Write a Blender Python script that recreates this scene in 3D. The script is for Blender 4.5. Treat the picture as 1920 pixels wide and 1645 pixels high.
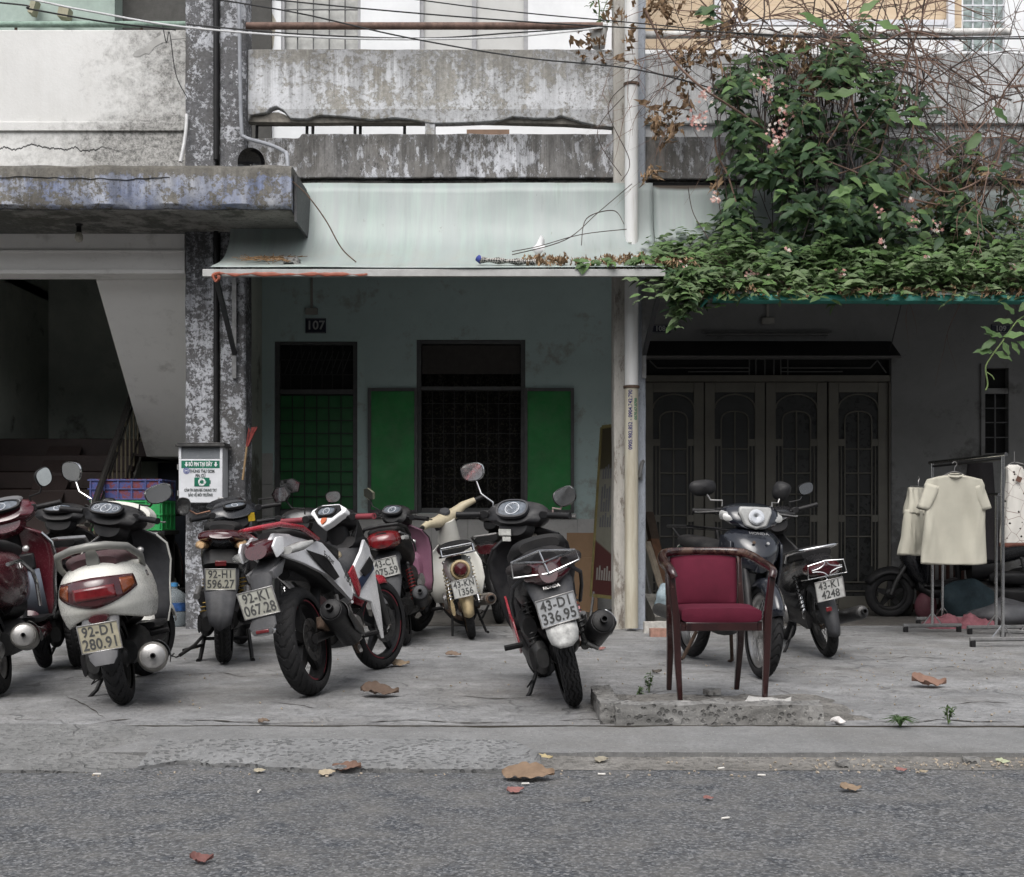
import bpy, bmesh, math, random
from mathutils import Vector, Matrix, noise as mnoise
R_ = math.radians
random.seed(7)
for o in list(bpy.data.objects): bpy.data.objects.remove(o)
SC = bpy.context.scene
COL = SC.collection
V = Vector

# ------------------------------------------------------------------ camera, sky, sun, exposure
FOC, HZ, CH = 2400.0, 980.0, 0.88          # focal length in photo pixels, horizon row, eye height
cam = bpy.data.cameras.new('camera'); camo = bpy.data.objects.new('camera', cam); COL.objects.link(camo)
camo.location = (0, 0, CH); camo.rotation_euler = (R_(90), 0, 0)
cam.sensor_width = 36; cam.lens = FOC / 1920 * 36; cam.shift_y = (HZ - 822.5) / 1920
cam.clip_start = 0.05; cam.clip_end = 500
SC.camera = camo
wd = bpy.data.worlds.new('World'); SC.world = wd; wd.use_nodes = True
wt = wd.node_tree; wt.nodes.clear()
sky = wt.nodes.new('ShaderNodeTexSky'); sky.sky_type = 'NISHITA'; sky.sun_disc = False
SUN_EL, SUN_AZ = 55, 192                   # degrees; azimuth the light comes from, measured from +Y clockwise
sky.sun_elevation = R_(SUN_EL); sky.sun_rotation = R_(SUN_AZ)
sky.air_density = 1.0; sky.dust_density = 4.0; sky.ozone_density = 1.0
hsv = wt.nodes.new('ShaderNodeHueSaturation'); hsv.inputs['Saturation'].default_value = 0.3
bg = wt.nodes.new('ShaderNodeBackground'); bg.inputs['Strength'].default_value = 0.14
wo = wt.nodes.new('ShaderNodeOutputWorld')
wt.links.new(sky.outputs[0], hsv.inputs['Color']); wt.links.new(hsv.outputs[0], bg.inputs[0]); wt.links.new(bg.outputs[0], wo.inputs[0])
sl = bpy.data.lights.new('sun', 'SUN'); sl.energy = 1.2; sl.angle = R_(50); sl.color = (1.0, 0.985, 0.965)
so = bpy.data.objects.new('sun', sl); COL.objects.link(so)
az, el = R_(SUN_AZ), R_(SUN_EL)
sd = V((math.sin(az) * math.cos(el), math.cos(az) * math.cos(el), math.sin(el)))
so.location = sd * 40; so.rotation_euler = (-sd).to_track_quat('-Z', 'Y').to_euler()
SC.render.engine = 'CYCLES'
SC.view_settings.view_transform = 'Standard'; SC.view_settings.look = 'None'
SC.view_settings.gamma = 1; SC.view_settings.exposure = 0.65; SC.view_settings.use_curve_mapping = False
SC.cycles.max_bounces = 6; SC.cycles.diffuse_bounces = 3; SC.cycles.glossy_bounces = 3
SC.cycles.caustics_reflective = False; SC.cycles.caustics_refractive = False

def P(u, v, D): return V(((u - 960) * D / FOC, D, CH + (HZ - v) * D / FOC))
def X(u, D): return (u - 960) * D / FOC
def Z(v, D): return CH + (HZ - v) * D / FOC
def GD(v, z=0.0): return (CH - z) * FOC / (v - HZ)      # depth of a ground point seen at row v
def lerp(a, b, t): return a + (b - a) * t
def nz(p, s=1.0, o=0.0): return mnoise.noise(V(p) * s + V((o, o * 1.7, -o)))

# ------------------------------------------------------------------ node materials
class NT:
    def __init__(s, name):
        s.m = bpy.data.materials.new(name); s.m.use_nodes = True
        s.t = s.m.node_tree; s.t.nodes.clear()
        s.out = s.t.nodes.new('ShaderNodeOutputMaterial'); s.b = s.t.nodes.new('ShaderNodeBsdfPrincipled')
        s.t.links.new(s.b.outputs[0], s.out.inputs[0])
        s.co = s.t.nodes.new('ShaderNodeTexCoord').outputs['Object']
    def put(s, sock, v):
        if hasattr(v, 'links'): s.t.links.new(v, sock)
        elif isinstance(v, (tuple, list)) and sock.type == 'RGBA': sock.default_value = (v[0], v[1], v[2], 1)
        else: sock.default_value = v
    def node(s, t, props=None, ins=None):
        n = s.t.nodes.new(t)
        for k, v in (props or {}).items(): setattr(n, k, v)
        for k, v in (ins or {}).items(): s.put(n.inputs[k], v)
        return n
    def vec(s, sc=(1, 1, 1), loc=(0, 0, 0), rot=(0, 0, 0)):
        return s.node('ShaderNodeMapping', None, {'Vector': s.co, 'Scale': sc, 'Location': loc, 'Rotation': rot}).outputs[0]
    def noise(s, scale, detail=6, rough=.6, dist=0., vec=None):
        return s.node('ShaderNodeTexNoise', None, {'Vector': vec or s.co, 'Scale': scale, 'Detail': detail, 'Roughness': rough, 'Distortion': dist}).outputs[0]
    def voro(s, scale, feature='F1', out='Distance', vec=None, rnd=1.):
        return s.node('ShaderNodeTexVoronoi', {'feature': feature}, {'Vector': vec or s.co, 'Scale': scale, 'Randomness': rnd}).outputs[out]
    def ramp(s, f, stops, interp='LINEAR'):
        n = s.node('ShaderNodeValToRGB', None, {'Fac': f}); r = n.color_ramp; r.interpolation = interp
        while len(r.elements) < len(stops): r.elements.new(0.5)
        for e, (p, c) in zip(r.elements, stops):
            e.position = p; e.color = (c[0], c[1], c[2], 1) if isinstance(c, (tuple, list)) else (c, c, c, 1)
        return n.outputs[0]
    def mix(s, f, a, b, mode='MIX'):
        n = s.node('ShaderNodeMix', {'data_type': 'RGBA', 'blend_type': mode})
        s.put(n.inputs[0], f); s.put(n.inputs[6], a); s.put(n.inputs[7], b); return n.outputs[2]
    def ma(s, op, a, b=0., c=0.):
        n = s.node('ShaderNodeMath', {'operation': op}); s.put(n.inputs[0], a); s.put(n.inputs[1], b)
        s.put(n.inputs[2], c); return n.outputs[0]
    def mr(s, f, a, b, c=0., d=1.):
        return s.node('ShaderNodeMapRange', {'clamp': True}, {0: f, 1: a, 2: b, 3: c, 4: d}).outputs[0]
    def step(s, f, t, w=.03): return s.mr(f, t - w, t + w)
    def sep(s):
        if not hasattr(s, '_sep'): s._sep = s.node('ShaderNodeSeparateXYZ', None, {0: s.co})
        return s._sep.outputs
    def up(s):
        g = s.t.nodes.new('ShaderNodeNewGeometry')
        return s.node('ShaderNodeSeparateXYZ', None, {0: g.outputs['Normal']}).outputs[2]
    def bump(s, h, strength=.3, dist=.01):
        s.put(s.b.inputs['Normal'], s.node('ShaderNodeBump', None, {'Height': h, 'Strength': strength, 'Distance': dist}).outputs[0])
    def done(s, col, rough=.6, metal=0., spec=.4, coat=0., crough=.1):
        s.put(s.b.inputs['Base Color'], col); s.put(s.b.inputs['Roughness'], rough); s.put(s.b.inputs['Metallic'], metal)
        s.put(s.b.inputs['Specular IOR Level'], spec)
        if coat: s.put(s.b.inputs['Coat Weight'], coat); s.put(s.b.inputs['Coat Roughness'], crough)
        return s.m

MATS = {}
def cached(fn):
    def w(name, *a, **k):
        if name not in MATS: MATS[name] = fn(name, *a, **k)
        return MATS[name]
    return w
def sc3(c, k): return tuple(max(0, min(1, x * k)) for x in c)

@cached
def plain(name, col, rough=.55, metal=0., var=.18, scale=14, bump=.0, dust=0., dustcol=(.23, .21, .19), spec=.4, coat=0.):
    """solid colour with mottling, uneven roughness and a little dust lying on it"""
    t = NT(name)
    n = t.noise(scale, 6, .65); n2 = t.noise(scale * 6, 4, .6)
    c = t.mix(t.mr(n, .3, .7), sc3(col, 1 - var), sc3(col, 1 + var))
    if dust:
        f = t.ma('MULTIPLY', t.mr(t.noise(7, 8, .7), .38, .7), t.mr(t.up(), -.5, .9, .25, 1.))
        c = t.mix(t.ma('MULTIPLY', f, dust), c, dustcol)
    if bump: t.bump(n2, bump, .004)
    return t.done(c, t.mr(n2, .3, .7, max(.02, rough - .08), min(1, rough + .12)), metal, spec, coat)
@cached
def paint(name, col, rough=.28, dust=.3, coat=.4):
    t = NT(name)
    n = t.noise(5, 8, .7); f = t.noise(90, 3, .6)
    c = t.mix(t.mr(n, .3, .75), sc3(col, .86), sc3(col, 1.08))
    d = t.ma('MULTIPLY', t.mr(n, .35, .75), t.mr(t.up(), -.4, .9, .3, 1.))
    sp = t.step(t.noise(160, 2, .5), .68, .03)
    d = t.ma('ADD', t.ma('MULTIPLY', d, dust), t.ma('MULTIPLY', sp, dust * .5))
    c = t.mix(d, c, (.22, .2, .18))
    return t.done(c, t.ma('ADD', t.mr(f, .3, .7, rough - .06, rough + .1), t.ma('MULTIPLY', d, .5)), 0, .5, coat, .12)
@cached
def flat(name, col, rough=.6):
    t = NT(name); return t.done(col, rough)
@cached
def weather(name, paint_c, under, dark, fs=9, thr=.5, w=.02, big=.35, streak=.4, lichen=.35, paint2=None, p2s=2.2, bump=.5, stretch=1., off=0., mid=.35, p2t=.52, zbare=None, drips=()):
    """old wall paint flaking off grey render: ragged small flakes, larger bare areas, streaks, soot"""
    t = NT(name)
    v = t.vec((1, 1, stretch), (off, off * .7, -off))
    b = t.noise(1.1, 5, .6, .2, v); md = t.noise(6, 8, .7, .3, v); sm = t.noise(fs, 9, .82, .1, v); fi = t.noise(130, 4, .7, 0, v)
    f = t.ma('ADD', sm, t.ma('MULTIPLY', t.ma('SUBTRACT', b, .5), big))
    f = t.ma('ADD', f, t.ma('MULTIPLY', t.ma('SUBTRACT', md, .5), mid))
    if zbare: f = t.ma('SUBTRACT', f, t.mr(t.sep()[2], zbare[0], zbare[1], 0., zbare[2]))
    m = t.step(f, thr, w)
    un = t.mix(t.mr(t.noise(28, 9, .8, 0, v), .3, .7), sc3(under, .5), sc3(under, 1.4))
    un = t.mix(t.mr(t.noise(2.4, 6, .65, .3, v), .42, .7, 0, .55), un, sc3((under[0] * 1.05, under[1] * .97, under[2] * .82), .7))
    pc = t.mix(t.mr(t.noise(3.1, 8, .7, 0, v), .3, .7), sc3(paint_c, .8), sc3(paint_c, 1.1))
    if paint2: pc = t.mix(t.step(t.noise(p2s, 8, .7, .3, t.vec((1, 1, .6), (off + 9, 3, 1))), p2t, .12), pc, paint2)
    c = t.mix(t.ma('MULTIPLY', m, t.mr(fi, .3, .6, .75, 1.)), un, pc)
    s = t.noise(1, 8, .65, 0, t.vec((7, 7, .55), (off, 0, 0)))
    c = t.mix(t.ma('MULTIPLY', t.mr(s, .45, .72), streak), c, dark)
    for zt, ln, k in drips:                     # soot run down from ledges
        dn = t.noise(1, 7, .7, 0, t.vec((17, 17, .5), (off + zt, 0, 0))); g = t.mr(t.sep()[2], zt - ln, zt, 0., 1.)
        g = t.ma('MULTIPLY', g, t.ma('LESS_THAN', t.sep()[2], zt + .02))
        c = t.mix(t.ma('MULTIPLY', t.step(t.ma('ADD', dn, t.ma('MULTIPLY', g, .32)), .68, .09), t.mr(g, 0., .25, 0., k)), c, sc3(dark, .7))
    l = t.ma('MULTIPLY', t.step(t.noise(34, 10, .85, 0, v), .57, .05), t.mr(t.noise(2.2, 4, .6, 0, v), .36, .62))
    c = t.mix(t.ma('MULTIPLY', l, lichen), c, sc3(dark, .5))
    t.bump(t.ma('ADD', m, t.ma('MULTIPLY', fi, .6)), bump, .007)
    return t.done(c, .9, 0, .2)

# ------------------------------------------------------------------ mesh building
def frame(d):
    d = V(d).normalized(); a = V((0, 0, 1)) if abs(d.z) < .9 else V((1, 0, 0))
    x = a.cross(d).normalized(); return x, d.cross(x)
class MB:
    def __init__(s): s.v = []; s.f = []
    def add(s, vs, fs):
        o = len(s.v); s.v += [V(p) for p in vs]; s.f += [tuple(i + o for i in f) for f in fs]; return s
    def bx(s, x0, x1, y0, y1, z0, z1):
        return s.add([(x0, y0, z0), (x1, y0, z0), (x1, y1, z0), (x0, y1, z0), (x0, y0, z1), (x1, y0, z1), (x1, y1, z1), (x0, y1, z1)],
                     [(0, 3, 2, 1), (4, 5, 6, 7), (0, 1, 5, 4), (1, 2, 6, 5), (2, 3, 7, 6), (3, 0, 4, 7)])
    def box(s, c, sz, rot=(0, 0, 0)):
        from mathutils import Euler
        m = Euler(rot).to_matrix(); t = MB().bx(-sz[0] / 2, sz[0] / 2, -sz[1] / 2, sz[1] / 2, -sz[2] / 2, sz[2] / 2)
        return s.add([m @ p + V(c) for p in t.v], t.f)
    def tube(s, pts, r, n=8, cap=True, flat_=None):
        pts = [V(p) for p in pts]; k = len(pts); rs = r if isinstance(r, (list, tuple)) else [r] * k
        vs = []; fs = []; px = None
        for i in range(k):
            d = (pts[min(i + 1, k - 1)] - pts[max(i - 1, 0)])
            if d.length < 1e-9: d = V((0, 0, 1))
            d.normalize()
            if px is None: x, y = frame(d)
            else:
                x = px - d * px.dot(d)
                if x.length < 1e-6: x, _ = frame(d)
                x.normalize(); y = d.cross(x)
            px = x
            for j in range(n):
                a = 2 * math.pi * (j + .5) / n
                vs.append(pts[i] + (x * math.cos(a) + y * math.sin(a) * (flat_ or 1)) * rs[i])
        for i in range(k - 1):
            for j in range(n):
                fs.append((i * n + j, i * n + (j + 1) % n, (i + 1) * n + (j + 1) % n, (i + 1) * n + j))
        if cap: fs += [tuple(reversed(range(n))), tuple(range((k - 1) * n, k * n))]
        return s.add(vs, fs)
    def cyl(s, a, b, r0, r1=None, n=16): return s.tube([a, b], [r0, r0 if r1 is None else r1], n)
    def lathe(s, prof, o=(0, 0, 0), ax=(0, 1, 0), n=32, a0=0, a1=2 * math.pi):
        o = V(o); ax = V(ax).normalized(); x, y = frame(ax); full = abs(a1 - a0 - 2 * math.pi) < 1e-6
        m = n if full else n + 1; vs = []; fs = []; k = len(prof)
        for i in range(m):
            a = a0 + (a1 - a0) * i / n; d = x * math.cos(a) + y * math.sin(a)
            vs += [o + d * r + ax * h for r, h in prof]
        for i in range(n):
            i2 = (i + 1) % m
            for j in range(k - 1): fs.append((i * k + j, i2 * k + j, i2 * k + j + 1, i * k + j + 1))
        return s.add(vs, fs)
    def loft(s, secs, n=20, cap=True):
        """sections (x, y, z, half width y, half height up, half height down, pitch deg, exponent) along +x"""
        vs = []; fs = []
        for q in secs:
            q = list(q) + [0, 2.4][len(q) - 6:]; x, y, z, w, hu, hd, pit, e = q
            p = R_(pit); upv = V((-math.sin(p), 0, math.cos(p)))
            for j in range(n):
                a = 2 * math.pi * j / n; c, si = math.cos(a), math.sin(a)
                yy = w * math.copysign(abs(c) ** (2 / e), c); zz = (hu if si > 0 else hd) * math.copysign(abs(si) ** (2 / e), si)
                vs.append(V((x, y + yy, z)) + upv * zz)
        for i in range(len(secs) - 1):
            for j in range(n): fs.append((i * n + j, i * n + (j + 1) % n, (i + 1) * n + (j + 1) % n, (i + 1) * n + j))
        if cap: fs += [tuple(reversed(range(n))), tuple(range((len(secs) - 1) * n, len(secs) * n))]
        return s.add(vs, fs)
    def grid(s, rows):
        k = len(rows[0]); vs = [p for r in rows for p in r]
        return s.add(vs, [(i * k + j, i * k + j + 1, (i + 1) * k + j + 1, (i + 1) * k + j) for i in range(len(rows) - 1) for j in range(k - 1)])
    def prism(s, poly, o, ux, uy, depth):
        """polygon in the plane (ux, uy) at o, pushed through by depth (a vector)"""
        o, ux, uy, d = V(o), V(ux), V(uy), V(depth); k = len(poly)
        a = [o + ux * p[0] + uy * p[1] for p in poly]; b = [p + d for p in a]
        return s.add(a + b, [tuple(range(k)), tuple(reversed(range(k, 2 * k)))] + [(i, k + i, k + (i + 1) % k, (i + 1) % k) for i in range(k)])
    def ell(s, c, r, rot=(0, 0, 0), n=14, m=10):
        from mathutils import Euler
        M = Euler(rot).to_matrix(); c = V(c); vs = []; fs = []
        for i in range(m + 1):
            a = math.pi * (i / m - .5)
            for j in range(n):
                b = 2 * math.pi * j / n
                vs.append(c + M @ V((r[0] * math.cos(a) * math.cos(b), r[1] * math.cos(a) * math.sin(b), r[2] * math.sin(a))))
        for i in range(m):
            for j in range(n): fs.append((i * n + j, i * n + (j + 1) % n, (i + 1) * n + (j + 1) % n, (i + 1) * n + j))
        return s.add(vs, fs)
    def xf(s, M): s.v = [M @ p for p in s.v]; return s
    def vgrid(s, secs, a0, a1, zlo, zhi, na=40, nt=12, off=0.):
        """skin of a body given by level sections (z, rear x, front x, half width, exponent); a = 0 looks straight back"""
        def at(z):
            z = max(secs[0][0], min(secs[-1][0], z))
            for p, q in zip(secs, secs[1:]):
                if p[0] <= z <= q[0]:
                    t = (z - p[0]) / (q[0] - p[0]); return [lerp(p[i], q[i], t) for i in range(1, 5)]
        rows = []
        for j in range(nt + 1):
            row = []
            for i in range(na + 1):
                a = R_(lerp(a0, a1, i / na)); lo, hi = zlo(math.degrees(a)), zhi(math.degrees(a)); z = lerp(lo, hi, j / nt); xr, xf, w, e = at(z)
                c, si = math.cos(a), math.sin(a); cx = (xr + xf) / 2
                row.append(V((cx - ((xf - xr) / 2 + off) * math.copysign(abs(c) ** (2 / e), c), (w + off) * math.copysign(abs(si) ** (2 / e), si), z)))
            rows.append(row)
        return s.grid(rows)
    def mirror(s):
        k = len(s.v); s.v += [V((p.x, -p.y, p.z)) for p in s.v]
        s.f += [tuple(reversed([i + k for i in f])) for f in s.f]; return s
    def jit(s, amp, sc=6., o=0.):
        s.v = [p + V((nz(p, sc, o), nz(p, sc, o + 5), nz(p, sc, o + 11))) * amp for p in s.v]; return s
    def mesh(s, name, smooth=38):
        me = bpy.data.meshes.new(name); me.from_pydata([tuple(p) for p in s.v], [], s.f)
        bm = bmesh.new(); bm.from_mesh(me)
        bmesh.ops.remove_doubles(bm, verts=bm.verts, dist=1e-6)
        bmesh.ops.recalc_face_normals(bm, faces=bm.faces); bm.to_mesh(me); bm.free()
        if smooth: me.shade_smooth(); me.set_sharp_from_angle(angle=R_(smooth))
        return me

def wloc(o):
    l = V((0, 0, 0))
    while o: l = l + o.location; o = o.parent
    return l
def link(name, me, mat, parent=None, world=True):
    o = bpy.data.objects.new(name, me); COL.objects.link(o)
    if mat and not me.materials: me.materials.append(mat)
    if parent:
        o.parent = parent
        if world: o.location = -wloc(parent)
    return o
def build(name, mb, mat, parent=None, world=True, bevel=0., smooth=38, solid=0., seg=2, sub=0):
    if parent is None and mb.v:
        lo = V([min(p[i] for p in mb.v) for i in range(3)]); hi = V([max(p[i] for p in mb.v) for i in range(3)])
        b = V(((lo.x + hi.x) / 2, (lo.y + hi.y) / 2, lo.z)); mb.v = [p - b for p in mb.v]
    o = link(name, mb.mesh(name, smooth), mat, parent, world)
    if parent is None: o.location = b
    if solid:
        m = o.modifiers.new('solid', 'SOLIDIFY'); m.thickness = solid; m.offset = 0
    if bevel:
        m = o.modifiers.new('bevel', 'BEVEL'); m.width = bevel; m.segments = seg; m.limit_method = 'ANGLE'; m.angle_limit = R_(35); m.harden_normals = False
    if sub:
        m = o.modifiers.new('sub', 'SUBSURF'); m.levels = sub; m.render_levels = sub
    return o
def tag(o, label, cat, group=None):
    o['label'] = label; o['category'] = cat
    if group: o['group'] = group
    return o
def struct(o): o['kind'] = 'structure'; return o
def stuff(o): o['kind'] = 'stuff'; return o
def thing(name, label, cat, loc=(0, 0, 0), group=None):
    o = bpy.data.objects.new(name, None); COL.objects.link(o); o.empty_display_size = .2
    o.location = loc; return tag(o, label, cat, group)

_TX = {}
def text(s_, size, bold=0., ext=.001, align='CENTER', sx=1., spacing=1.):
    """lettering as a mesh in the XY plane"""
    cu = bpy.data.curves.new('t', 'FONT'); cu.body = s_; cu.size = size; cu.align_x = align; cu.align_y = 'CENTER'
    cu.extrude = ext; cu.offset = bold; cu.space_character = spacing; cu.resolution_u = 3; cu.space_line = 1.
    ob = bpy.data.objects.new('t', cu); COL.objects.link(ob)
    dg = bpy.context.evaluated_depsgraph_get(); dg.update()
    me = ob.evaluated_get(dg).to_mesh(); mb = MB()
    mb.add([V((p.co.x * sx, p.co.y, p.co.z)) for p in me.vertices], [tuple(f.vertices) for f in me.polygons])
    ob.evaluated_get(dg).to_mesh_clear(); bpy.data.objects.remove(ob); bpy.data.curves.remove(cu)
    return mb
def basis(o, ux, uy):
    ux, uy = V(ux).normalized(), V(uy).normalized(); uz = ux.cross(uy)
    M = Matrix((ux, uy, uz)).transposed().to_4x4(); M.translation = V(o); return M
FACE = lambda o: basis(o, (1, 0, 0), (0, 0, 1))      # lettering on a wall that faces the street
def bez(ps, n=16):
    out = []
    for i in range(n + 1):
        t = i / n; q = [V(p) for p in ps]
        while len(q) > 1: q = [q[j].lerp(q[j + 1], t) for j in range(len(q) - 1)]
        out.append(tuple(q[0]))
    return out
# ------------------------------------------------------------------ ground
DW, DP, DC, DS = 12.8, 10.57, 9.75, 9.8          # depths: porch wall, columns, sheet canopy edge, concrete slab edge

def mat_asphalt():
    t = NT('asphalt')
    cell = t.node('ShaderNodeTexVoronoi', None, {'Vector': t.co, 'Scale': 120.}).outputs['Color']
    g = t.node('ShaderNodeSeparateColor', None, {0: cell}).outputs[0]
    c = t.ramp(g, [(0., (.007, .008, .011)), (.3, (.028, .034, .043)), (.65, (.06, .067, .08)), (1., (.28, .285, .29))])
    c = t.mix(t.mr(t.noise(60, 3, .6), .35, .65, 0, .5), c, t.mix(t.step(t.noise(48, 2, .5), .5, .06), (.012, .014, .018), (.2, .2, .2)))
    c = t.mix(t.mr(t.noise(1.1, 6, .65), .35, .7, .0, .3), c, (.05, .053, .06))
    c = t.mix(t.ma('MULTIPLY', t.step(t.noise(2.3, 8, .7), .64, .06), .2), c, (.03, .032, .038))
    wear = t.mr(t.noise(.5, 5, .6, .5, t.vec((.35, 1, 1))), .4, .65)
    c = t.mix(t.ma('MULTIPLY', wear, .15), c, (.11, .11, .112))
    y = t.sep()[1]
    edge = t.ma('MULTIPLY', t.mr(y, 4.2, 4.95), t.mr(t.noise(5, 8, .7), .35, .7))
    c = t.mix(t.ma('MULTIPLY', edge, .6), c, (.17, .162, .15))
    t.bump(t.ma('ADD', t.voro(95.), t.ma('MULTIPLY', t.noise(240, 2), .5)), .55, .006)
    return t.done(c, .85, 0, .3)
def mat_concrete(name, base, var=.35, agg=0., dirt=.5, crack=.6, dsc=1.1):
    t = NT(name)
    n1 = t.noise(.8, 8, .7, .3); n2 = t.noise(6, 10, .7); n3 = t.noise(55, 6, .75); st = t.noise(1.3, 10, .75, .2, t.vec((.75, 1.5, 1)))
    c = t.mix(t.mr(n2, .3, .7), sc3(base, 1 - var), sc3(base, 1 + var * .7))
    c = t.mix(t.mr(st, .42, .7, 0, dirt), c, sc3(base, .45))
    c = t.mix(t.mr(n1, .48, .75, 0, dirt * .8), c, (.13, .115, .095))
    c = t.mix(t.mr(n3, .48, .72, 0, .6), c, sc3(base, .4))
    sp = t.step(t.noise(120, 2, .5), .69, .02); c = t.mix(t.ma('MULTIPLY', sp, .5), c, (.5, .48, .44))
    h = t.ma('ADD', t.ma('MULTIPLY', n3, .6), n2)
    if agg:
        e = t.voro(38., 'F1', 'Distance', t.vec((1, 1.2, 1)))
        pit = t.step(t.ma('ADD', e, t.ma('MULTIPLY', t.noise(30, 3), .35)), .54, .05)
        pit = t.ma('SUBTRACT', 1., pit); k = t.ma('MULTIPLY', pit, t.step(t.noise(11, 3, .6), .45, .1))
        c = t.mix(t.ma('MULTIPLY', k, agg), c, sc3(base, .3)); h = t.ma('SUBTRACT', h, t.ma('MULTIPLY', k, 1.2))
    if crack:
        ed = t.voro(dsc, 'DISTANCE_TO_EDGE', 'Distance', t.node('ShaderNodeVectorMath', None, {0: t.co, 1: t.node('ShaderNodeTexNoise', None, {'Vector': t.co, 'Scale': 3.}).outputs[1]}).outputs[0])
        ck = t.ma('MULTIPLY', t.ma('SUBTRACT', 1., t.mr(ed, .004, .012)), t.step(t.noise(.9, 3), .5, .06))
        c = t.mix(t.ma('MULTIPLY', ck, crack), c, sc3(base, .22)); h = t.ma('SUBTRACT', h, ck)
    t.bump(h, .8, .01)
    return t.done(c, .88, 0, .25)
M_asph = mat_asphalt()
M_pave = mat_concrete('pavement_concrete', (.285, .285, .285), .34, .12, .75, .5, .55)
M_kerb = mat_concrete('kerb_concrete', (.215, .215, .213), .2, 0, .45, 0)
M_patch = mat_concrete('aggregate_concrete', (.22, .222, .222), .25, .6, .4, 0)
M_apron = mat_concrete('apron_concrete', (.21, .21, .206), .25, .25, .5, .5)
M_dirt = mat_concrete('gutter_dust', (.22, .21, .195), .5, .4, .95, 0)

def patch(name, x0, x1, nx, fa, fb, ny, zf, mat, skirt=None):
    mb = MB(); rows = []
    for j in range(ny + 1):
        r = []
        for i in range(nx + 1):
            x = lerp(x0, x1, i / nx); y = lerp(fa(x), fb(x), j / ny); r.append(V((x, y, zf(x, y, j / ny))))
        rows.append(r)
    if skirt is not None: rows.insert(0, [V((p.x, p.y + .004, skirt)) for p in rows[0]])
    mb.grid(rows); return build(name, mb, mat, None, smooth=50)
g = struct(build('ground', MB().grid([[V((-160, -160, -.14)), V((160, -160, -.14))], [V((-160, 160, -.14)), V((160, 160, -.14))]]), M_apron))
struct(build('road', MB().grid([[V((x, y, -.06)) for x in (-80, -20, -5, 5, 20, 80)] for y in (-9, 0, 2, 3.5, 5.2)]), M_asph))
ed = lambda x: 5.56 + .012 * nz((x, 0, 0), 3.1) + .016 * nz((x, 4, 0), .9) + .008 * nz((x, 2, 0), 14)
def zp(x, y, t): return .006 * nz((x, y, 0), .8) + .003 * nz((x, y, 3), 3) - (.004 if t == 0 else 0)
struct(patch('pavement', -14, 14, 280, ed, lambda x: 16, 60, zp, M_pave, -.03))
ke = lambda x: 5.06 + .008 * nz((x, 1, 0), 2.2) + .006 * nz((x, 7, 0), 11)
struct(patch('kerb', -1.75, 14, 330, ke, lambda x: ed(x) - .012 - .09 * max(0, nz((x, 9, 1), .9) + .3 * nz((x, 9, 1), 7) + .05) - .03 * max(0, nz((x, 3, 1), 13)), 8,
             lambda x, y, t: lerp(-.028, -.004, t) + .003 * nz((x, y, 0), 4) - (.006 * abs(nz((x, 0, 0), 17)) if t == 0 else 0), M_kerb, -.09))
struct(build('crack_fill', MB().grid([[V((lerp(-14, 14, i / 280), y, z)) for i in range(281)] for y, z in ((5.35, -.03), (5.45, -.022))] + [[V((x, ed(x) - .003, -.014)) for x in [lerp(-14, 14, i / 280) for i in range(281)]], [V((x, ed(x) - .0025, -.001)) for x in [lerp(-14, 14, i / 280) for i in range(281)]]]), plain('crack_dirt', (.05, .045, .038), .95)))
struct(patch('gutter', -.5, 14, 200, lambda x: 4.84 + .05 * nz((x, 0, 2), 1.3) + .02 * nz((x, 0, 2), 6), lambda x: 5.07, 8,
             lambda x, y, t: -.0585 + .012 * t + .012 * max(0, nz((x, y, 0), 2.5)) * min(1, 6 * t), M_dirt))
def fr(x):                                         # broken front edge of the old concrete along the road
    e = 4.80 + .03 * nz((x, 3, 0), 1.2) + .015 * nz((x, 3, 5), 5) + .006 * nz((x, 3, 5), 22)
    return e + .17 * math.exp(-((x + 1.27) / .14) ** 2) + .1 * math.exp(-((x + 1.02) / .1) ** 2)
struct(patch('apron', -14, -1.36, 240, fr, lambda x: ed(x) - .004 - .1 * max(0, nz((x, 2, 2), 1.3) + .3 * nz((x, 2, 2), 9)), 14,
             lambda x, y, t: lerp(-.046, .004, min(1, t * 1.25)) - .022 * max(0, (x + 1.75) / .39) + .005 * nz((x, y, 0), 2.4) + (-.008 * abs(nz((x, 0, 3), 19)) if t == 0 else 0), M_apron, -.085))
struct(patch('road_edge_patch', -1.42, .11, 150, fr, lambda x: max(fr(x) + .004, 5.19 - .09 * max(0, (x + .45)) ** 2 + .02 * nz((x, 6, 0), 3) + .01 * nz((x, 6, 0), 13) - .1 * max(0, -1.2 - x) - .36 * max(0, (x + .02) / .13) ** 1.6), 12,
             lambda x, y, t: lerp(-.042, .004, t ** .8) + .004 * nz((x, y, 0), 9) + (-.01 * abs(nz((x, 0, 3), 23)) if t == 0 else 0), M_patch, -.085))

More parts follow.
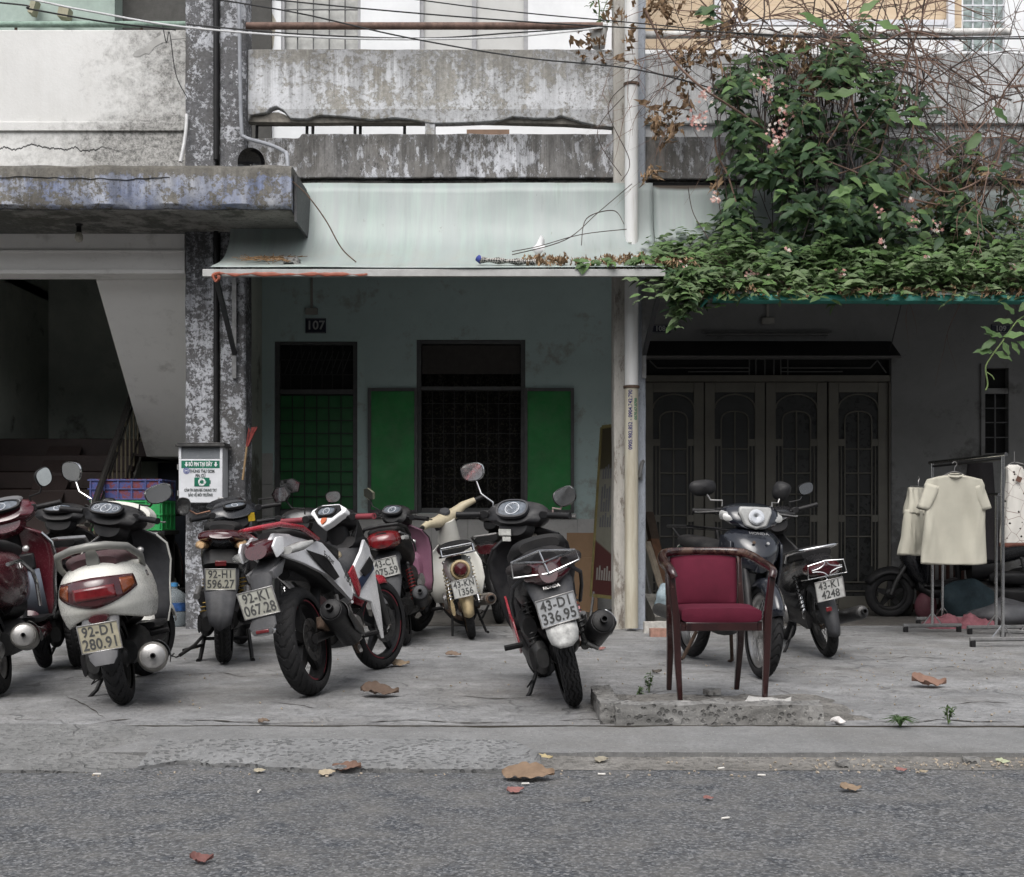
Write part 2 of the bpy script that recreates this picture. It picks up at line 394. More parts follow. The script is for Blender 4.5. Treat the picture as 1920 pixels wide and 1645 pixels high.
struct(build('porch_floor', MB().bx(-2.5, 9, 10.86, 12.82, -.01, .012), plain('porch_tile', (.085, .08, .073), .6, 0, .3, 5, .1, .3), bevel=.004))
pav = bpy.data.objects['pavement']; random.seed(3)
def crack(pts, w=.008):
    c = [V((X(u, GD(v)), GD(v), .0045)) for u, v in pts]; out = []
    for a_, b_ in zip(c, c[1:]):
        for k in range(14): q = a_.lerp(b_, k / 14); out.append(q + V((.012 * nz(q, 9), .03 * nz(q, 7, 3), .0012 * 0)))
    rows = [[], []]
    for i, q in enumerate(out):
        h = w * (.35 + abs(nz(q, 13, 5)) * 2.2) * min(1, i / 6, (len(out) - 1 - i) / 6); rows[0].append(q - V((0, h, 0))); rows[1].append(q + V((0, h, 0)))
        for r in rows: r[-1].z = zp(r[-1].x, r[-1].y, 1) + .0022
    build('crack', MB().grid(rows), MATS['crack_dirt'], pav)
for pts in ([(60, 1372), (130, 1368), (210, 1352), (260, 1349)], [(335, 1350), (420, 1352), (520, 1356), (630, 1353)], [(660, 1356), (760, 1349), (900, 1355), (990, 1352)], [(500, 1317), (560, 1322), (600, 1328)], [(1040, 1351), (1100, 1349), (1160, 1353)], [(1630, 1351), (1700, 1355), (1760, 1350), (1840, 1354), (1920, 1352)], [(1300, 1255), (1360, 1262), (1450, 1290), (1500, 1310)], [(1640, 1240), (1700, 1232), (1800, 1236)], [(330, 1268), (410, 1262), (480, 1272)], [(850, 1305), (930, 1312), (1010, 1308)], [(1780, 1322), (1850, 1316), (1910, 1320)], [(120, 1305), (170, 1330), (200, 1352)]): crack(pts)
# ------------------------------------------------------------------ wall materials
W_col = weather('column_paint', (.52, .53, .56), (.13, .13, .135), (.035, .035, .037), 30, .565, .02, .7, .4, .85, off=3, mid=.7, drips=((7.3, 2.6, .45), (3.3, 1.2, .5)))
W_slab = weather('slab_blue_paint', (.52, .53, .55), (.2, .19, .17), (.05, .048, .045), 22, .49, .02, .45, .45, .85, paint2=(.21, .25, .38), p2s=2.2, off=1, mid=.7, p2t=.5, zbare=(3.52, 3.6, .3), drips=((3.62, .3, .4),))
W_par = weather('parapet_paint', (.6, .61, .63), (.37, .36, .335), (.11, .105, .095), 20, .5, .03, .9, .3, .95, off=5, mid=.9, drips=((4.83, .55, .42), (4.3, .2, .3)))
W_band = weather('band_paint', (.6, .61, .64), (.21, .205, .2), (.045, .043, .04), 24, .52, .02, .6, .5, .9, stretch=.5, off=8, mid=.8, drips=((4.13, .45, .55),))
W_right = weather('right_paint', (.66, .67, .68), (.34, .34, .33), (.14, .14, .135), 16, .44, .05, .6, .35, .5, stretch=.6, off=11, mid=.6, drips=((4.8, .5, .4),))
def mat_left():
    t = NT('left_white_paint'); x, y, z = t.sep()[0:3]
    n = t.noise(2.2, 10, .7); w = t.mix(t.mr(n, .3, .75), (.57, .565, .545), (.67, .665, .65))
    w = t.mix(t.ma('MULTIPLY', t.mr(t.noise(1, 8, .6, 0, t.vec((9, 9, .5))), .5, .75), .12), w, (.4, .38, .34))
    mold = t.noise(9, 12, .78, .2); k = t.mr(x, -3.75, -2.85); kb = t.mr(z, 4.28, 4.05)
    f = t.ma('ADD', t.ma('MULTIPLY', k, .62), t.ma('MULTIPLY', kb, t.mr(x, -5.2, -3.1, .12, .5)))
    f = t.ma('ADD', f, t.ma('MULTIPLY', t.ma('SUBTRACT', mold, .5), 1.5))
    c = t.mix(t.mr(f, .22, .7, 0, .92), w, t.mix(t.mr(t.noise(30, 9, .85), .4, .6), (.07, .07, .065), (.42, .41, .39)))
    ck = t.ma('SUBTRACT', 1., t.mr(t.ma('ABSOLUTE', t.ma('SUBTRACT', z, t.ma('ADD', 3.98, t.ma('MULTIPLY', t.ma('SUBTRACT', t.noise(2.4, 8, .65, 0, t.vec((1, 0, 0))), .5), .35)))), .003, .009))
    c = t.mix(t.ma('MULTIPLY', ck, t.mr(x, -3.2, -3.45)), c, (.03, .03, .03))
    t.bump(t.ma('SUBTRACT', t.noise(40, 6, .7), ck), .4, .006)
    return t.done(c, .88, 0, .2)
M_left = mat_left()
def mat_porch(name, hi, lo, stain, sc=1.):
    t = NT(name); n = t.noise(1.2 * sc, 8, .7, .4); f = t.noise(9, 8, .75); z = t.sep()[2]
    c = t.mix(t.mr(n, .3, .75), lo, hi)
    d = t.ma('MULTIPLY', t.step(t.ma('ADD', t.noise(2.1, 9, .7), t.mr(z, .4, 2.1, .16, -.06)), .575, .05), .8)
    c = t.mix(d, c, stain); c = t.mix(t.mr(f, .55, .8, 0, .3), c, sc3(lo, .5))
    t.bump(f, .25, .005); return t.done(c, .85, 0, .25)
M_teal = mat_porch('porch_teal_paint', (.54, .66, .64), (.45, .57, .55), (.3, .28, .25))
M_grey = mat_porch('porch_grey_paint', (.26, .26, .255), (.18, .18, .176), (.09, .087, .082))
M_stair = mat_porch('stairwell_paint', (.62, .64, .56), (.34, .37, .33), (.12, .115, .09), .8)
M_white = plain('upper_white_wall', (.72, .73, .74), .85, 0, .07, 3, .1)
M_beam = mat_porch('soffit_paint', (.84, .82, .79), (.76, .74, .71), (.55, .53, .5))
M_soff = weather('slab_underside', (.3, .29, .27), (.12, .12, .11), (.03, .032, .028), 3, .47, .06, .7, .3, .8, off=2)
M_dark = plain('dark_void', (.012, .012, .012), .9)
M_steel = plain('grey_steel', (.2, .2, .2), .5, .4, .3, 20, 0, .3)
M_rust = plain('rusty_pipe', (.14, .09, .072), .75, .2, .45, 18, .3)
M_tile = plain('white_tile', (.5, .49, .47), .3, 0, .08, 6, 0, .25)

def holes(x0, x1, z0, z1, D, th, hs):
    """wall sheet facing the street at depth D with rectangular openings that have reveals"""
    xs = sorted({x0, x1, *[h[0] for h in hs], *[h[1] for h in hs]}); zs = sorted({z0, z1, *[h[2] for h in hs], *[h[3] for h in hs]})
    mb = MB()
    for a, b in zip(xs, xs[1:]):
        for c, d in zip(zs, zs[1:]):
            if any(h[0] <= a and b <= h[1] and h[2] <= c and d <= h[3] for h in hs): continue
            mb.add([(a, D, c), (b, D, c), (b, D, d), (a, D, d)], [(0, 1, 2, 3)])
    for a, b, c, d in hs:
        mb.add([(a, D, c), (b, D, c), (b, D, d), (a, D, d), (a, D + th, c), (b, D + th, c), (b, D + th, d), (a, D + th, d)],
               [(0, 4, 5, 1), (1, 5, 6, 2), (2, 6, 7, 3), (3, 7, 4, 0)])
    return mb
def slabpoly(poly, D, th): return MB().prism([(X(u, D), Z(v, D)) for u, v in poly], (0, D, 0), (1, 0, 0), (0, 0, 1), (0, th, 0))
def rough_column(x0, x1, y0, y1, z0, z1, amp=.006, o=0.):
    """column with slightly eaten corners"""
    mb = MB(); n = 60; rows = []; cx, cy = (x0 + x1) / 2, (y0 + y1) / 2; hx, hy = (x1 - x0) / 2, (y1 - y0) / 2; c = .012
    ring = [(-hx + c, -hy), (hx - c, -hy), (hx, -hy + c), (hx, hy), (-hx, hy), (-hx, -hy + c)]
    for i in range(n + 1):
        z = lerp(z0, z1, i / n)
        r = [V((cx + a + amp * nz((a * 9, z, o), 3), cy + b + amp * nz((b * 9, z, o + 3), 3), z)) for a, b in ring]; rows.append(r + [r[0]])
    return mb.grid(rows)
def jag(u0, u1, v, amp, n, o=0., f=.02):
    return [(lerp(u0, u1, i / n), v + amp * nz((lerp(u0, u1, i / n) * f, o, 0), 1.) + amp * .4 * nz((i * .9, o, 4), 1.)) for i in range(n + 1)]

# ------------------------------------------------------------------ left building: stairwell
SB = thing('stairwell_building', 'old white-painted building at the left with an open stairwell under a concrete slab', 'building', (-4.2, 10.7, 0))
build('column', rough_column(X(347, DP), X(402, DP), DP, DP + .25, -.02, 7.3), W_col, SB)
build('parapet', MB().bx(-14, X(356, 10.62), 10.62, 10.74, 3.55, Z(56, 10.62)), M_left, SB, bevel=.01)
build('paint_scar', slabpoly([(248, 104), (253, 97), (264, 90), (272, 92), (278, 83), (287, 74), (300, 67), (322, 66), (338, 69), (353, 70), (338, 73), (322, 74), (316, 79), (305, 80), (297, 84), (288, 90), (284, 96), (280, 102), (273, 100), (262, 106), (252, 107)], 10.617, .002), plain('bare_scar', (.34, .335, .32), .95, 0, .2, 8, .3), SB)
build('parapet_ledge', MB().bx(-14, X(352, 10.6), 10.598, 10.618, Z(246, 10.6), Z(228, 10.6)), M_left, SB, bevel=.008)
rows = []
for i in range(121):                               # overhanging slab with a worn lower lip
    x = lerp(-14, X(546, DS), (i / 120) ** .6); a = .012
    e = lambda k: V((0, a * nz((x, k, 0), 4), a * nz((x, 0, k), 4)))
    rows.append([V((x, 10.66, 3.62)), V((x, DS + .03, 3.62)) + e(1), V((x, DS, 3.59)) + e(2), V((x, DS + .005, 3.45)) + e(3), V((x, DS, 3.32)) + e(4), V((x, DS + .03, 3.29)) + e(5), V((x, 10.66, 3.29)), V((x, 10.66, 3.62))])
mb = MB().grid(rows); k = len(mb.v); mb.f.append(tuple(range(k - 7, k))); mb.f.append((0, 1, 2, 3, 4, 5, 6))
build('overhang_slab', mb, W_slab, SB, smooth=50)
build('slab_soffit', MB().bx(-14, X(543, DS), DS + .05, 10.65, 3.282, 3.2895), M_soff, SB)
build('slab_crack', MB().tube([(x, DS - .0005 + .004 * nz((x, 9, 9), 3), 3.515 + .03 * nz((x, 1, 1), 2.2) + .01 * nz((x, 1, 1), 11)) for x in [-4.4 + i * .02 for i in range(90)]], .0035, 4), M_dark, SB)
build('slab_end_sheet', MB().bx(X(546, DS) + .012, X(546, DS) + .03, 9.87, 10.6, 3.2, 3.56), plain('shadow_dark_sheet', (.06, .06, .062), .6), SB)  # shadow tone painted into the sheet that covers the slab end
build('beam', MB().bx(-14, X(347, 10.66), 10.66, 10.9, 2.95, 3.3), M_beam, SB, bevel=.006)
build('beam_ledge', MB().bx(-14, X(347, 10.64), 10.64, 10.659, 2.95, 2.985).bx(-14, X(347, 10.64), 10.645, 10.659, 3.13, 3.15), M_beam, SB, bevel=.004)
build('side_wall', MB().bx(-5.3, -5.07, 10.7, 14.2, 0, 4.5), M_stair, SB); build('side_wall', MB().bx(-2.7, -2.5, 10.83, 14.2, 0, 4.5), M_stair, SB)
build('rear_wall', MB().bx(-5.3, -2.5, 14., 14.15, 0, 4.6), M_stair, SB)
build('stairwell_ceiling', MB().bx(-5.3, -2.5, 10.9, 14.2, 4.3, 4.5).bx(-14, -5.07, 10.7, 14, 3.3, 3.4), M_stair, SB)
build('left_bay_wall', MB().bx(-14, -5.3, 10.75, 10.95, 0, 3.3), M_stair, SB)
# returning upper flight seen from below, then landing and the lower flight
build('upper_flight_soffit', MB().prism([(10.9, 2.94), (12.4, 1.52), (14., 1.52), (14., 1.66), (12.45, 1.66), (10.9, 3.1)], (-3.54, 0, 0), (0, 1, 0), (0, 0, 1), (.85, 0, 0)), M_beam, SB)
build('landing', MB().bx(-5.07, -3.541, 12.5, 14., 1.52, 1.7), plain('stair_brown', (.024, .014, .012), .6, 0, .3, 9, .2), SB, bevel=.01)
fl = build('lower_flight', MB().prism([(10.95, 0), (11.2, 0), (12.5, 1.3), (12.5, 1.52), (10.95, .1)], (-5.07, 0, 0), (0, 1, 0), (0, 0, 1), (1.45, 0, 0)), plain('stair_concrete', (.12, .115, .1), .8, 0, .3, 6, .3), SB)
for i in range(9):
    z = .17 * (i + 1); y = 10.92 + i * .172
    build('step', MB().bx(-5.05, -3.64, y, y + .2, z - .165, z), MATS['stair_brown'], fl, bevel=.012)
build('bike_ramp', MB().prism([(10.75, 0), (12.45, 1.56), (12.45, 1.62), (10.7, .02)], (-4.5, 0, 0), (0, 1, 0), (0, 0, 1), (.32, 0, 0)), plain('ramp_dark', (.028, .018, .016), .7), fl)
rl = build('stair_railing', MB().tube([(-3.6, 10.85, .86), (-3.6, 12.45, 2.42), (-3.6, 12.62, 2.42)], .028, 8), plain('railing_dark', (.02, .018, .016), .5), SB)
for k in range(13):
    y = 10.9 + k * .128; z = (y - 10.85) * .975
    build('baluster', MB().cyl((-3.6, y, z + .12), (-3.6, y, z + .72 if k % 2 else z + .86), .009, n=6), plain('baluster_paint', (.13, .11, .07), .6), rl)
for dz in (.72, .24): build('rail_bar', MB().cyl((-3.6, 10.85, dz), (-3.6, 12.5, 1.61 + dz), .011, n=6), MATS['railing_dark'], rl)
build('under_stair_wall', MB().bx(-3.9, -2.7, 12.95, 13.0, 0, 1.5), M_stair, SB)
build('store_door', MB().bx(X(296, 12.9), X(296, 12.9) + .75, 12.9, 12.94, 0, Z(868, 12.9)), plain('dark_blue_door', (.008, .012, .02), .5), SB, bevel=.005)
build('upper_rail', MB().tube([(-14, 10.64, Z(46, 10.64)), (X(350, 10.64), 10.64, Z(46, 10.64))], .026, 10), plain('green_rust_pipe', (.2, .28, .23), .7, 0, .35, 20), SB)
for u in (30, 265): build('rail_post', MB().cyl((X(u, 10.66), 10.66, Z(60, 10.66)), (X(u, 10.66), 10.66, Z(46, 10.66)), .012, n=8), M_rust, SB)
build('upper_wall', MB().bx(-14, X(188, 12.6), 12.6, 12.8, 3.6, 7.3).bx(X(188, 12.5), X(215, 12.5), 12.5, 12.8, 3.6, 7.3), plain('upper_green_wall', (.3, .365, .33), .8, 0, .2, 4), SB)
build('upper_opening', MB().bx(X(216, 12.7), -2.4, 12.75, 12.9, 3.6, 7.3), plain('upper_opening_dark', (.07, .068, .064), .9), SB)
build('wall_bracket', MB().box((X(64, 12.5), 12.5, Z(15, 12.5)), (.05, .12, .14), (0, .3, 0)).box((X(122, 12.5), 12.5, Z(26, 12.5)), (.1, .12, .1), (0, .2, 0)), plain('bracket_tan', (.3, .28, .2), .7), SB)
build('upper_floor', MB().bx(-14, -2.46, 10.66, 12.8, 3.5, 3.6), M_soff, SB)
build('unseen_roof', MB().bx(-14, -2.44, 12.5, 14.2, 7.3, 7.45), M_soff, SB)  # unseen roof slab, added to block light and set back from the front

# ------------------------------------------------------------------ middle house, number 107
H7 = thing('house', 'two-storey house with number 107, teal porch wall and crumbling grey balcony', 'house', (-.7, 10.7, 0))
xl, xr = -2.5, 1.03
dr = (X(514, DW), X(670, DW), 0., Z(640, DW)); wn = (X(781, DW), X(985, DW), Z(962, DW), Z(637, DW))
build('porch_wall', holes(xl, xr, 0, 3.72, DW, .14, [dr, wn]), M_teal, H7)
build('column', rough_column(X(411, DP), X(460, DP), DP + .01, DP + .26, -.02, 7.3, .007, 4), W_col, H7)
build('column_joint', MB().bx(X(402, DP), X(411, DP), DP + .06, DP + .2, 0, 7.3), M_dark, H7)
M_frame = plain('door_frame_grey', (.1, .1, .1), .5, .2, .2)
M_green = plain('green_shutter_paint', (.02, .22, .05), .4, 0, .25, 3, 0, .3)
M_dgreen = plain('green_door_panel', (.014, .13, .035), .4, 0, .2, 4, 0, .2)
M_bar = plain('grille_steel', (.035, .034, .034), .5, .3, .3)
DD = DW + .06
dz = Z(735, DW); dzb = Z(955, DW)
do = build('door', MB().bx(dr[0] + .05, dr[1] - .05, DD + .02, DD + .04, dzb, dz - .03), M_dgreen, H7)
build('kick_panel', MB().bx(dr[0] + .05, dr[1] - .05, DD + .012, DD + .05, .02, dzb - .002), plain('door_steel', (.16, .16, .165), .45, .3, .15, 8, 0, .3), do, bevel=.004)
build('door_frame', MB().bx(dr[0], dr[0] + .048, DD - .02, DD + .05, 0, dr[3]).bx(dr[1] - .048, dr[1], DD - .02, DD + .05, 0, dr[3]).bx(dr[0] + .049, dr[1] - .049, DD - .018, DD + .05, dz - .02, dz + .03).bx(dr[0] + .049, dr[1] - .049, DD - .018, DD + .05, dr[3] - .03, dr[3]), M_frame, do, bevel=.003)
for i in range(1, 6):
    x = lerp(dr[0] + .05, dr[1] - .05, i / 6); build('grille_bar', MB().bx(x - .004, x + .004, DD, DD + .01, dzb, dz - .03), M_bar, do)
for i in range(0, 9):
    z = lerp(dzb, dz - .03, i / 9); build('grille_bar', MB().bx(dr[0] + .05, dr[1] - .05, DD - .009, DD - .001, z - .004, z + .004), M_bar, do)
tr = build('transom', MB().bx(dr[0] + .05, dr[1] - .05, DD + .05, DD + .06, dz + .031, dr[3] - .031), M_dark, H7)
for i in range(1, 7):
    x = lerp(dr[0] + .05, dr[1] - .05, i / 7); build('transom_bar', MB().bx(x - .004, x + .004, DD, DD + .01, dz + .031, dr[3] - .031), M_bar, tr)
for i in (1, 2):
    z = lerp(dz + .03, dr[3] - .03, i / 3); build('transom_bar', MB().bx(dr[0] + .05, dr[1] - .05, DD - .009, DD - .001, z - .004, z + .004), M_bar, tr)
for i in range(11):
    x = lerp(dr[0] + .1, dr[1] - .15, i / 10); build('blind_strip', MB().box((x + .03, DD + .03, lerp(dz, dr[3], .6)), (.008, .004, .24), (0, .35, 0)), plain('blind_grey', (.06, .062, .06), .5), tr)
wi = build('window', MB().bx(wn[0], wn[0] + .045, DD - .04, DD + .03, wn[2], wn[3]).bx(wn[1] - .045, wn[1], DD - .04, DD + .03, wn[2], wn[3]).bx(wn[0] + .046, wn[1] - .046, DD - .038, DD + .03, wn[3] - .04, wn[3]).bx(wn[0] + .046, wn[1] - .046, DD - .038, DD + .03, wn[2], wn[2] + .05).bx(wn[0] + .046, wn[1] - .046, DD - .036, DD + .03, Z(728, DW) - .02, Z(728, DW) + .02), M_frame, H7, bevel=.003)
t = NT('lace_curtain'); lc = t.mix(t.ma('MULTIPLY', t.step(t.noise(45, 3, .6), .55, .05), t.step(t.noise(9, 4, .6), .45, .08)), (.008, .007, .006), (.05, .047, .035))
build('curtain', MB().grid([[V((lerp(wn[0], wn[1], i / 60), DW + .19 + .02 * math.sin(i * .9), z)) for i in range(61)] for z in (wn[2], wn[3])]), t.done(lc, .9), wi)
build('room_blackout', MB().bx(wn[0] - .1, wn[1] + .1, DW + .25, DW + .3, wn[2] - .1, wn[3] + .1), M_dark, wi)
build('head_board', MB().bx(wn[0] + .05, wn[1] - .05, DD, DD + .02, Z(700, DW), wn[3] - .05), plain('brown_board', (.045, .038, .034), .6), wi)
for i in range(1, 9):
    x = lerp(wn[0] + .045, wn[1] - .045, i / 9); build('window_bar', MB().bx(x - .003, x + .003, DD - .01, DD - .003, wn[2] + .05, Z(728, DW)), M_bar, wi)
for i in range(1, 8):
    z = lerp(wn[2] + .05, Z(728, DW), i / 8); build('window_bar', MB().bx(wn[0] + .045, wn[1] - .045, DD - .018, DD - .011, z - .003, z + .003), M_bar, wi)
for a, b in ((690, 783), (983, 1076)):
    x0, x1, z0, z1 = X(a, DW - .04), X(b, DW - .04), Z(962, DW - .04), Z(728, DW - .04)
    s_ = build('shutter', MB().bx(x0 + .03, x1 - .03, DW - .045, DW - .03, z0 + .03, z1 - .03), M_green, H7)
    build('shutter_frame', MB().bx(x0, x0 + .032, DW - .06, DW - .02, z0, z1).bx(x1 - .032, x1, DW - .06, DW - .02, z0, z1).bx(x0 + .033, x1 - .033, DW - .058, DW - .02, z0, z0 + .032).bx(x0 + .033, x1 - .033, DW - .058, DW - .02, z1 - .032, z1), M_frame, s_, bevel=.002)
build('window_sill', MB().bx(X(672, DW), X(1080, DW), DW - .05, DW - .001, Z(972, DW), Z(963, DW)), M_tile, H7, bevel=.004)
def tiles(x0, x1, z0, z1, nx, nzz, parent):
    for i in range(nx):
        for j in range(nzz):
            a, b = lerp(x0, x1, i / nx), lerp(x0, x1, (i + 1) / nx); c, d = lerp(z0, z1, j / nzz), lerp(z0, z1, (j + 1) / nzz); o = random.uniform(0, .002)
            build('tile', MB().bx(a + .002, b - .002, DW - .013 - o, DW - .001, c + .002, d - .002), M_tile, parent, bevel=.0015, seg=1)
tiles(xl, dr[0] - .01, .005, Z(850, DW), 1, 5, H7); tiles(dr[1] + .01, xr - .01, .005, Z(973, DW), 7, 3, H7)
def number_plate(parent, s_, u, v, D, w, h):
    c = P(u, v, D); o = build('number_plate', MB().box(c, (w, .012, h)), plain('plate_navy', (.012, .014, .03), .4), parent, bevel=.003)
    build('digits', text(s_, h * .82, .002, .001, sx=1.0).xf(FACE(c + V((0, -.009, 0)))), plain('digit_grey', (.4, .4, .4), .5), o)
    build('plate_border', MB().bx(c.x - w / 2 + .008, c.x + w / 2 - .008, c.y - .0085, c.y - .0065, c.z - h / 2 + .006, c.z - h / 2 + .009).bx(c.x - w / 2 + .008, c.x + w / 2 - .008, c.y - .0085, c.y - .0065, c.z + h / 2 - .009, c.z + h / 2 - .006), MATS['digit_grey'], o)
number_plate(H7, '107', 592, 611, DW - .008, .205, .15)
M_sock = plain('socket_plastic', (.3, .29, .26), .5, 0, .1, 10, 0, .3)
def junction(u, v, parent):
    c = P(u, v, DW - .02); o = build('junction_box', MB().box(c, (.125, .038, .065)), M_sock, parent, bevel=.006)
    build('conduit', MB().bx(c.x - .012, c.x + .012, DW - .016, DW - .001, c.z + .034, 3.7), M_sock, o)
junction(584, 584, H7)
# balcony of 107
par = [(464, 93)] + jag(468, 1150, 92.5, 1.5, 60, 2.) + [(1154, 94), (1154, 232)] + [(1152, 238), (1120, 236), (1085, 228), (1052, 217), (1040, 222), (1000, 222), (962, 219), (940, 226), (900, 229), (850, 231), (818, 231)] + [(808, 231), (770, 224), (740, 221), (700, 225), (650, 219), (600, 216), (575, 224), (545, 222), (530, 206), (518, 199), (505, 204), (500, 211), (470, 216), (464, 226)]
par = [(u, v + (1.2 * nz((u * .3, 1, 1), 1) if v > 150 else 0)) for u, v in par]
build('balcony_parapet', slabpoly(par, 10.65, .1), W_par, H7, bevel=.008)
build('broken_edge', slabpoly([(464, 229)] + [(u, v - 3) for u, v in jag(466, 800, 218, 7, 60, 7., .03)] + [(808, 231), (700, 230), (600, 231)], 10.69, .09).add(*(lambda q: (q.v, q.f))(slabpoly([(900, 229)] + jag(905, 1150, 219, 5, 40, 9., .03) + [(1153, 239), (1060, 233)], 10.69, .09))), plain('bare_render', (.2, .185, .16), .95, 0, .4, 22, .8), H7, bevel=.004)
band = [(464, 263)] + jag(470, 560, 259, 2, 14, 3.) + jag(566, 1150, 251, 1.6, 50, 5.) + [(1154, 252), (1154, 333)] + jag(1150, 470, 334, 2.5, 60, 4.) + [(464, 334)]
build('balcony_band', slabpoly(band, 10.63, .13), W_band, H7, bevel=.01)
build('balcony_post', MB().bx(X(797, 10.67), X(816, 10.67), 10.66, 10.74, Z(256, 10.67), Z(228, 10.67)), W_par, H7, bevel=.006)
bc = thing('folded_chairs', 'black metal chair frames standing behind the balcony gap', 'chairs', (X(620, 11.6), 11.6, 3.84))
for u in (480, 574, 585, 664, 674, 757): build('leg', MB().tube([(X(u, 11.6), 11.6, 3.84), (X(u + 2, 11.6), 11.6, 4.56)], .014, 6), M_dark, bc)
for a, b_ in ((478, 586), (664, 760)): build('seat', MB().bx(X(a, 11.6), X(b_, 11.6), 11.5, 11.7, 4.5, 4.53), M_dark, bc)
tag(build('board', MB().bx(X(875, 11.9), X(955, 11.9), 11.9, 11.93, 3.85, Z(243, 11.9)), plain('brown_balcony_board', (.2, .13, .09), .7)), 'brown board leaning behind the right gap of the balcony', 'board')
build('balcony_floor', MB().bx(-2.46, 1.03, 10.68, DW, 3.71, 3.84), M_soff, H7)
build('bond_beam', MB().bx(-2.4, 1.0, 10.66, 10.8, 3.69, 3.709), M_dark, H7)
uw = [(X(527, DW), X(676, DW), Z(118, DW), 6.6), (X(787, DW), X(990, DW), Z(200, DW), 6.6)]
build('upper_wall', holes(-2.46, 1.03, 3.8, 7.3, DW, .1, uw), M_white, H7)
build('unseen_roof', MB().bx(-2.44, 1.03, 12.5, 14.2, 7.3, 7.45), M_soff, H7)  # unseen roof, kept back so the open balcony catches light
M_ufr = plain('upper_frame_grey', (.33, .33, .34), .6)
w1 = build('upper_window', MB().bx(uw[0][0], uw[0][0] + .03, DW + .02, DW + .08, uw[0][2], 6.6).bx(uw[0][1] - .03, uw[0][1], DW + .02, DW + .08, uw[0][2], 6.6).bx(uw[0][0] + .031, uw[0][1] - .031, DW + .022, DW + .08, uw[0][2], uw[0][2] + .03), M_ufr, H7)
build('upper_pane', MB().bx(uw[0][0], uw[0][1], DW + .085, DW + .095, uw[0][2], 6.6), plain('pale_frosted_glass', (.5, .5, .48), .4), w1)
for i in range(1, 5):
    x = lerp(uw[0][0], uw[0][1], i / 5); build('window_bar', MB().bx(x - .006, x + .006, DW + .03, DW + .042, uw[0][2] + .03, 6.6), plain('thin_bar', (.1, .1, .1), .6), w1)
for i in range(1, 8):
    z = uw[0][2] + i * .135; build('window_bar', MB().bx(uw[0][0] + .03, uw[0][1] - .03, DW + .016, DW + .028, z - .006, z + .006), MATS['thin_bar'], w1)
d1 = build('upper_door', MB().bx(uw[1][0], uw[1][1], DW + .07, DW + .09, uw[1][2], 6.6), plain('pale_door', (.5, .5, .485), .6, 0, .06, 5), H7)
for u in (790, 889, 986): build('door_stile', MB().bx(X(u - 4, DW), X(u + 4, DW), DW + .03, DW + .068, uw[1][2], 6.6), M_ufr, d1)
build('paint_scar', slabpoly([(464, 100), (490, 105), (512, 90), (518, 40), (505, 15), (516, -20), (464, -20)], DW - .004, .003), plain('scar_plaster', (.42, .39, .33), .9, 0, .35, 6, .3), H7)
rail = build('balcony_rail', MB().tube([(X(462, 10.6), 10.6, Z(49, 10.6)), (X(1130, 10.6), 10.6, Z(49, 10.6))], .03, 12), M_rust, H7)

# ------------------------------------------------------------------ right house, number 108
H8 = thing('house', 'house with number 108, dark porch with four glazed door leaves under a vine', 'house', (3.2, 10.7, 0))
fd = (X(1196, DW), X(1672, DW), 0., Z(672, DW)); n9 = (X(1846, DW), X(1892, DW), Z(850, DW), Z(690, DW))
build('porch_wall', holes(1.03, 9, 0, 3.72, DW + .01, .14, [fd, n9]), M_grey, H8)
W_rc = weather('right_column_paint', (.5, .48, .44), (.3, .27, .24), (.13, .11, .09), 7, .4, .03, .4, .5, .4, stretch=.3, off=6)
W_rb = weather('right_column_blue', (.42, .45, .5), (.22, .22, .22), (.07, .07, .07), 10, .36, .03, .3, .3, .6, stretch=.5, off=7)
build('column', rough_column(X(1151, DP), X(1180, DP), DP, DP + .25, -.02, 7.3, .005, 8), W_rc, H7)
cb = build('column', rough_column(X(1186, DP), X(1211, DP), DP + .01, DP + .26, -.02, 7.3, .005, 12), W_rb, H8)
build('column_handle', MB().tube([(X(1197, DP), DP + .01, Z(893, DP)), (X(1197, DP), DP - .07, Z(893, DP)), (X(1202, DP), DP - .08, Z(869, DP)), (X(1205, DP), DP - .03, Z(866, DP))], .017, 8).box((X(1199, DP), DP - .0, Z(894, DP)), (.05, .03, .05)), M_steel, cb)
M_cream = plain('cream_door_paint', (.145, .136, .113), .5, 0, .15, 5, 0, .2)
M_frost = plain('frosted_glass', (.06, .06, .055), .35, 0, .3, 10)
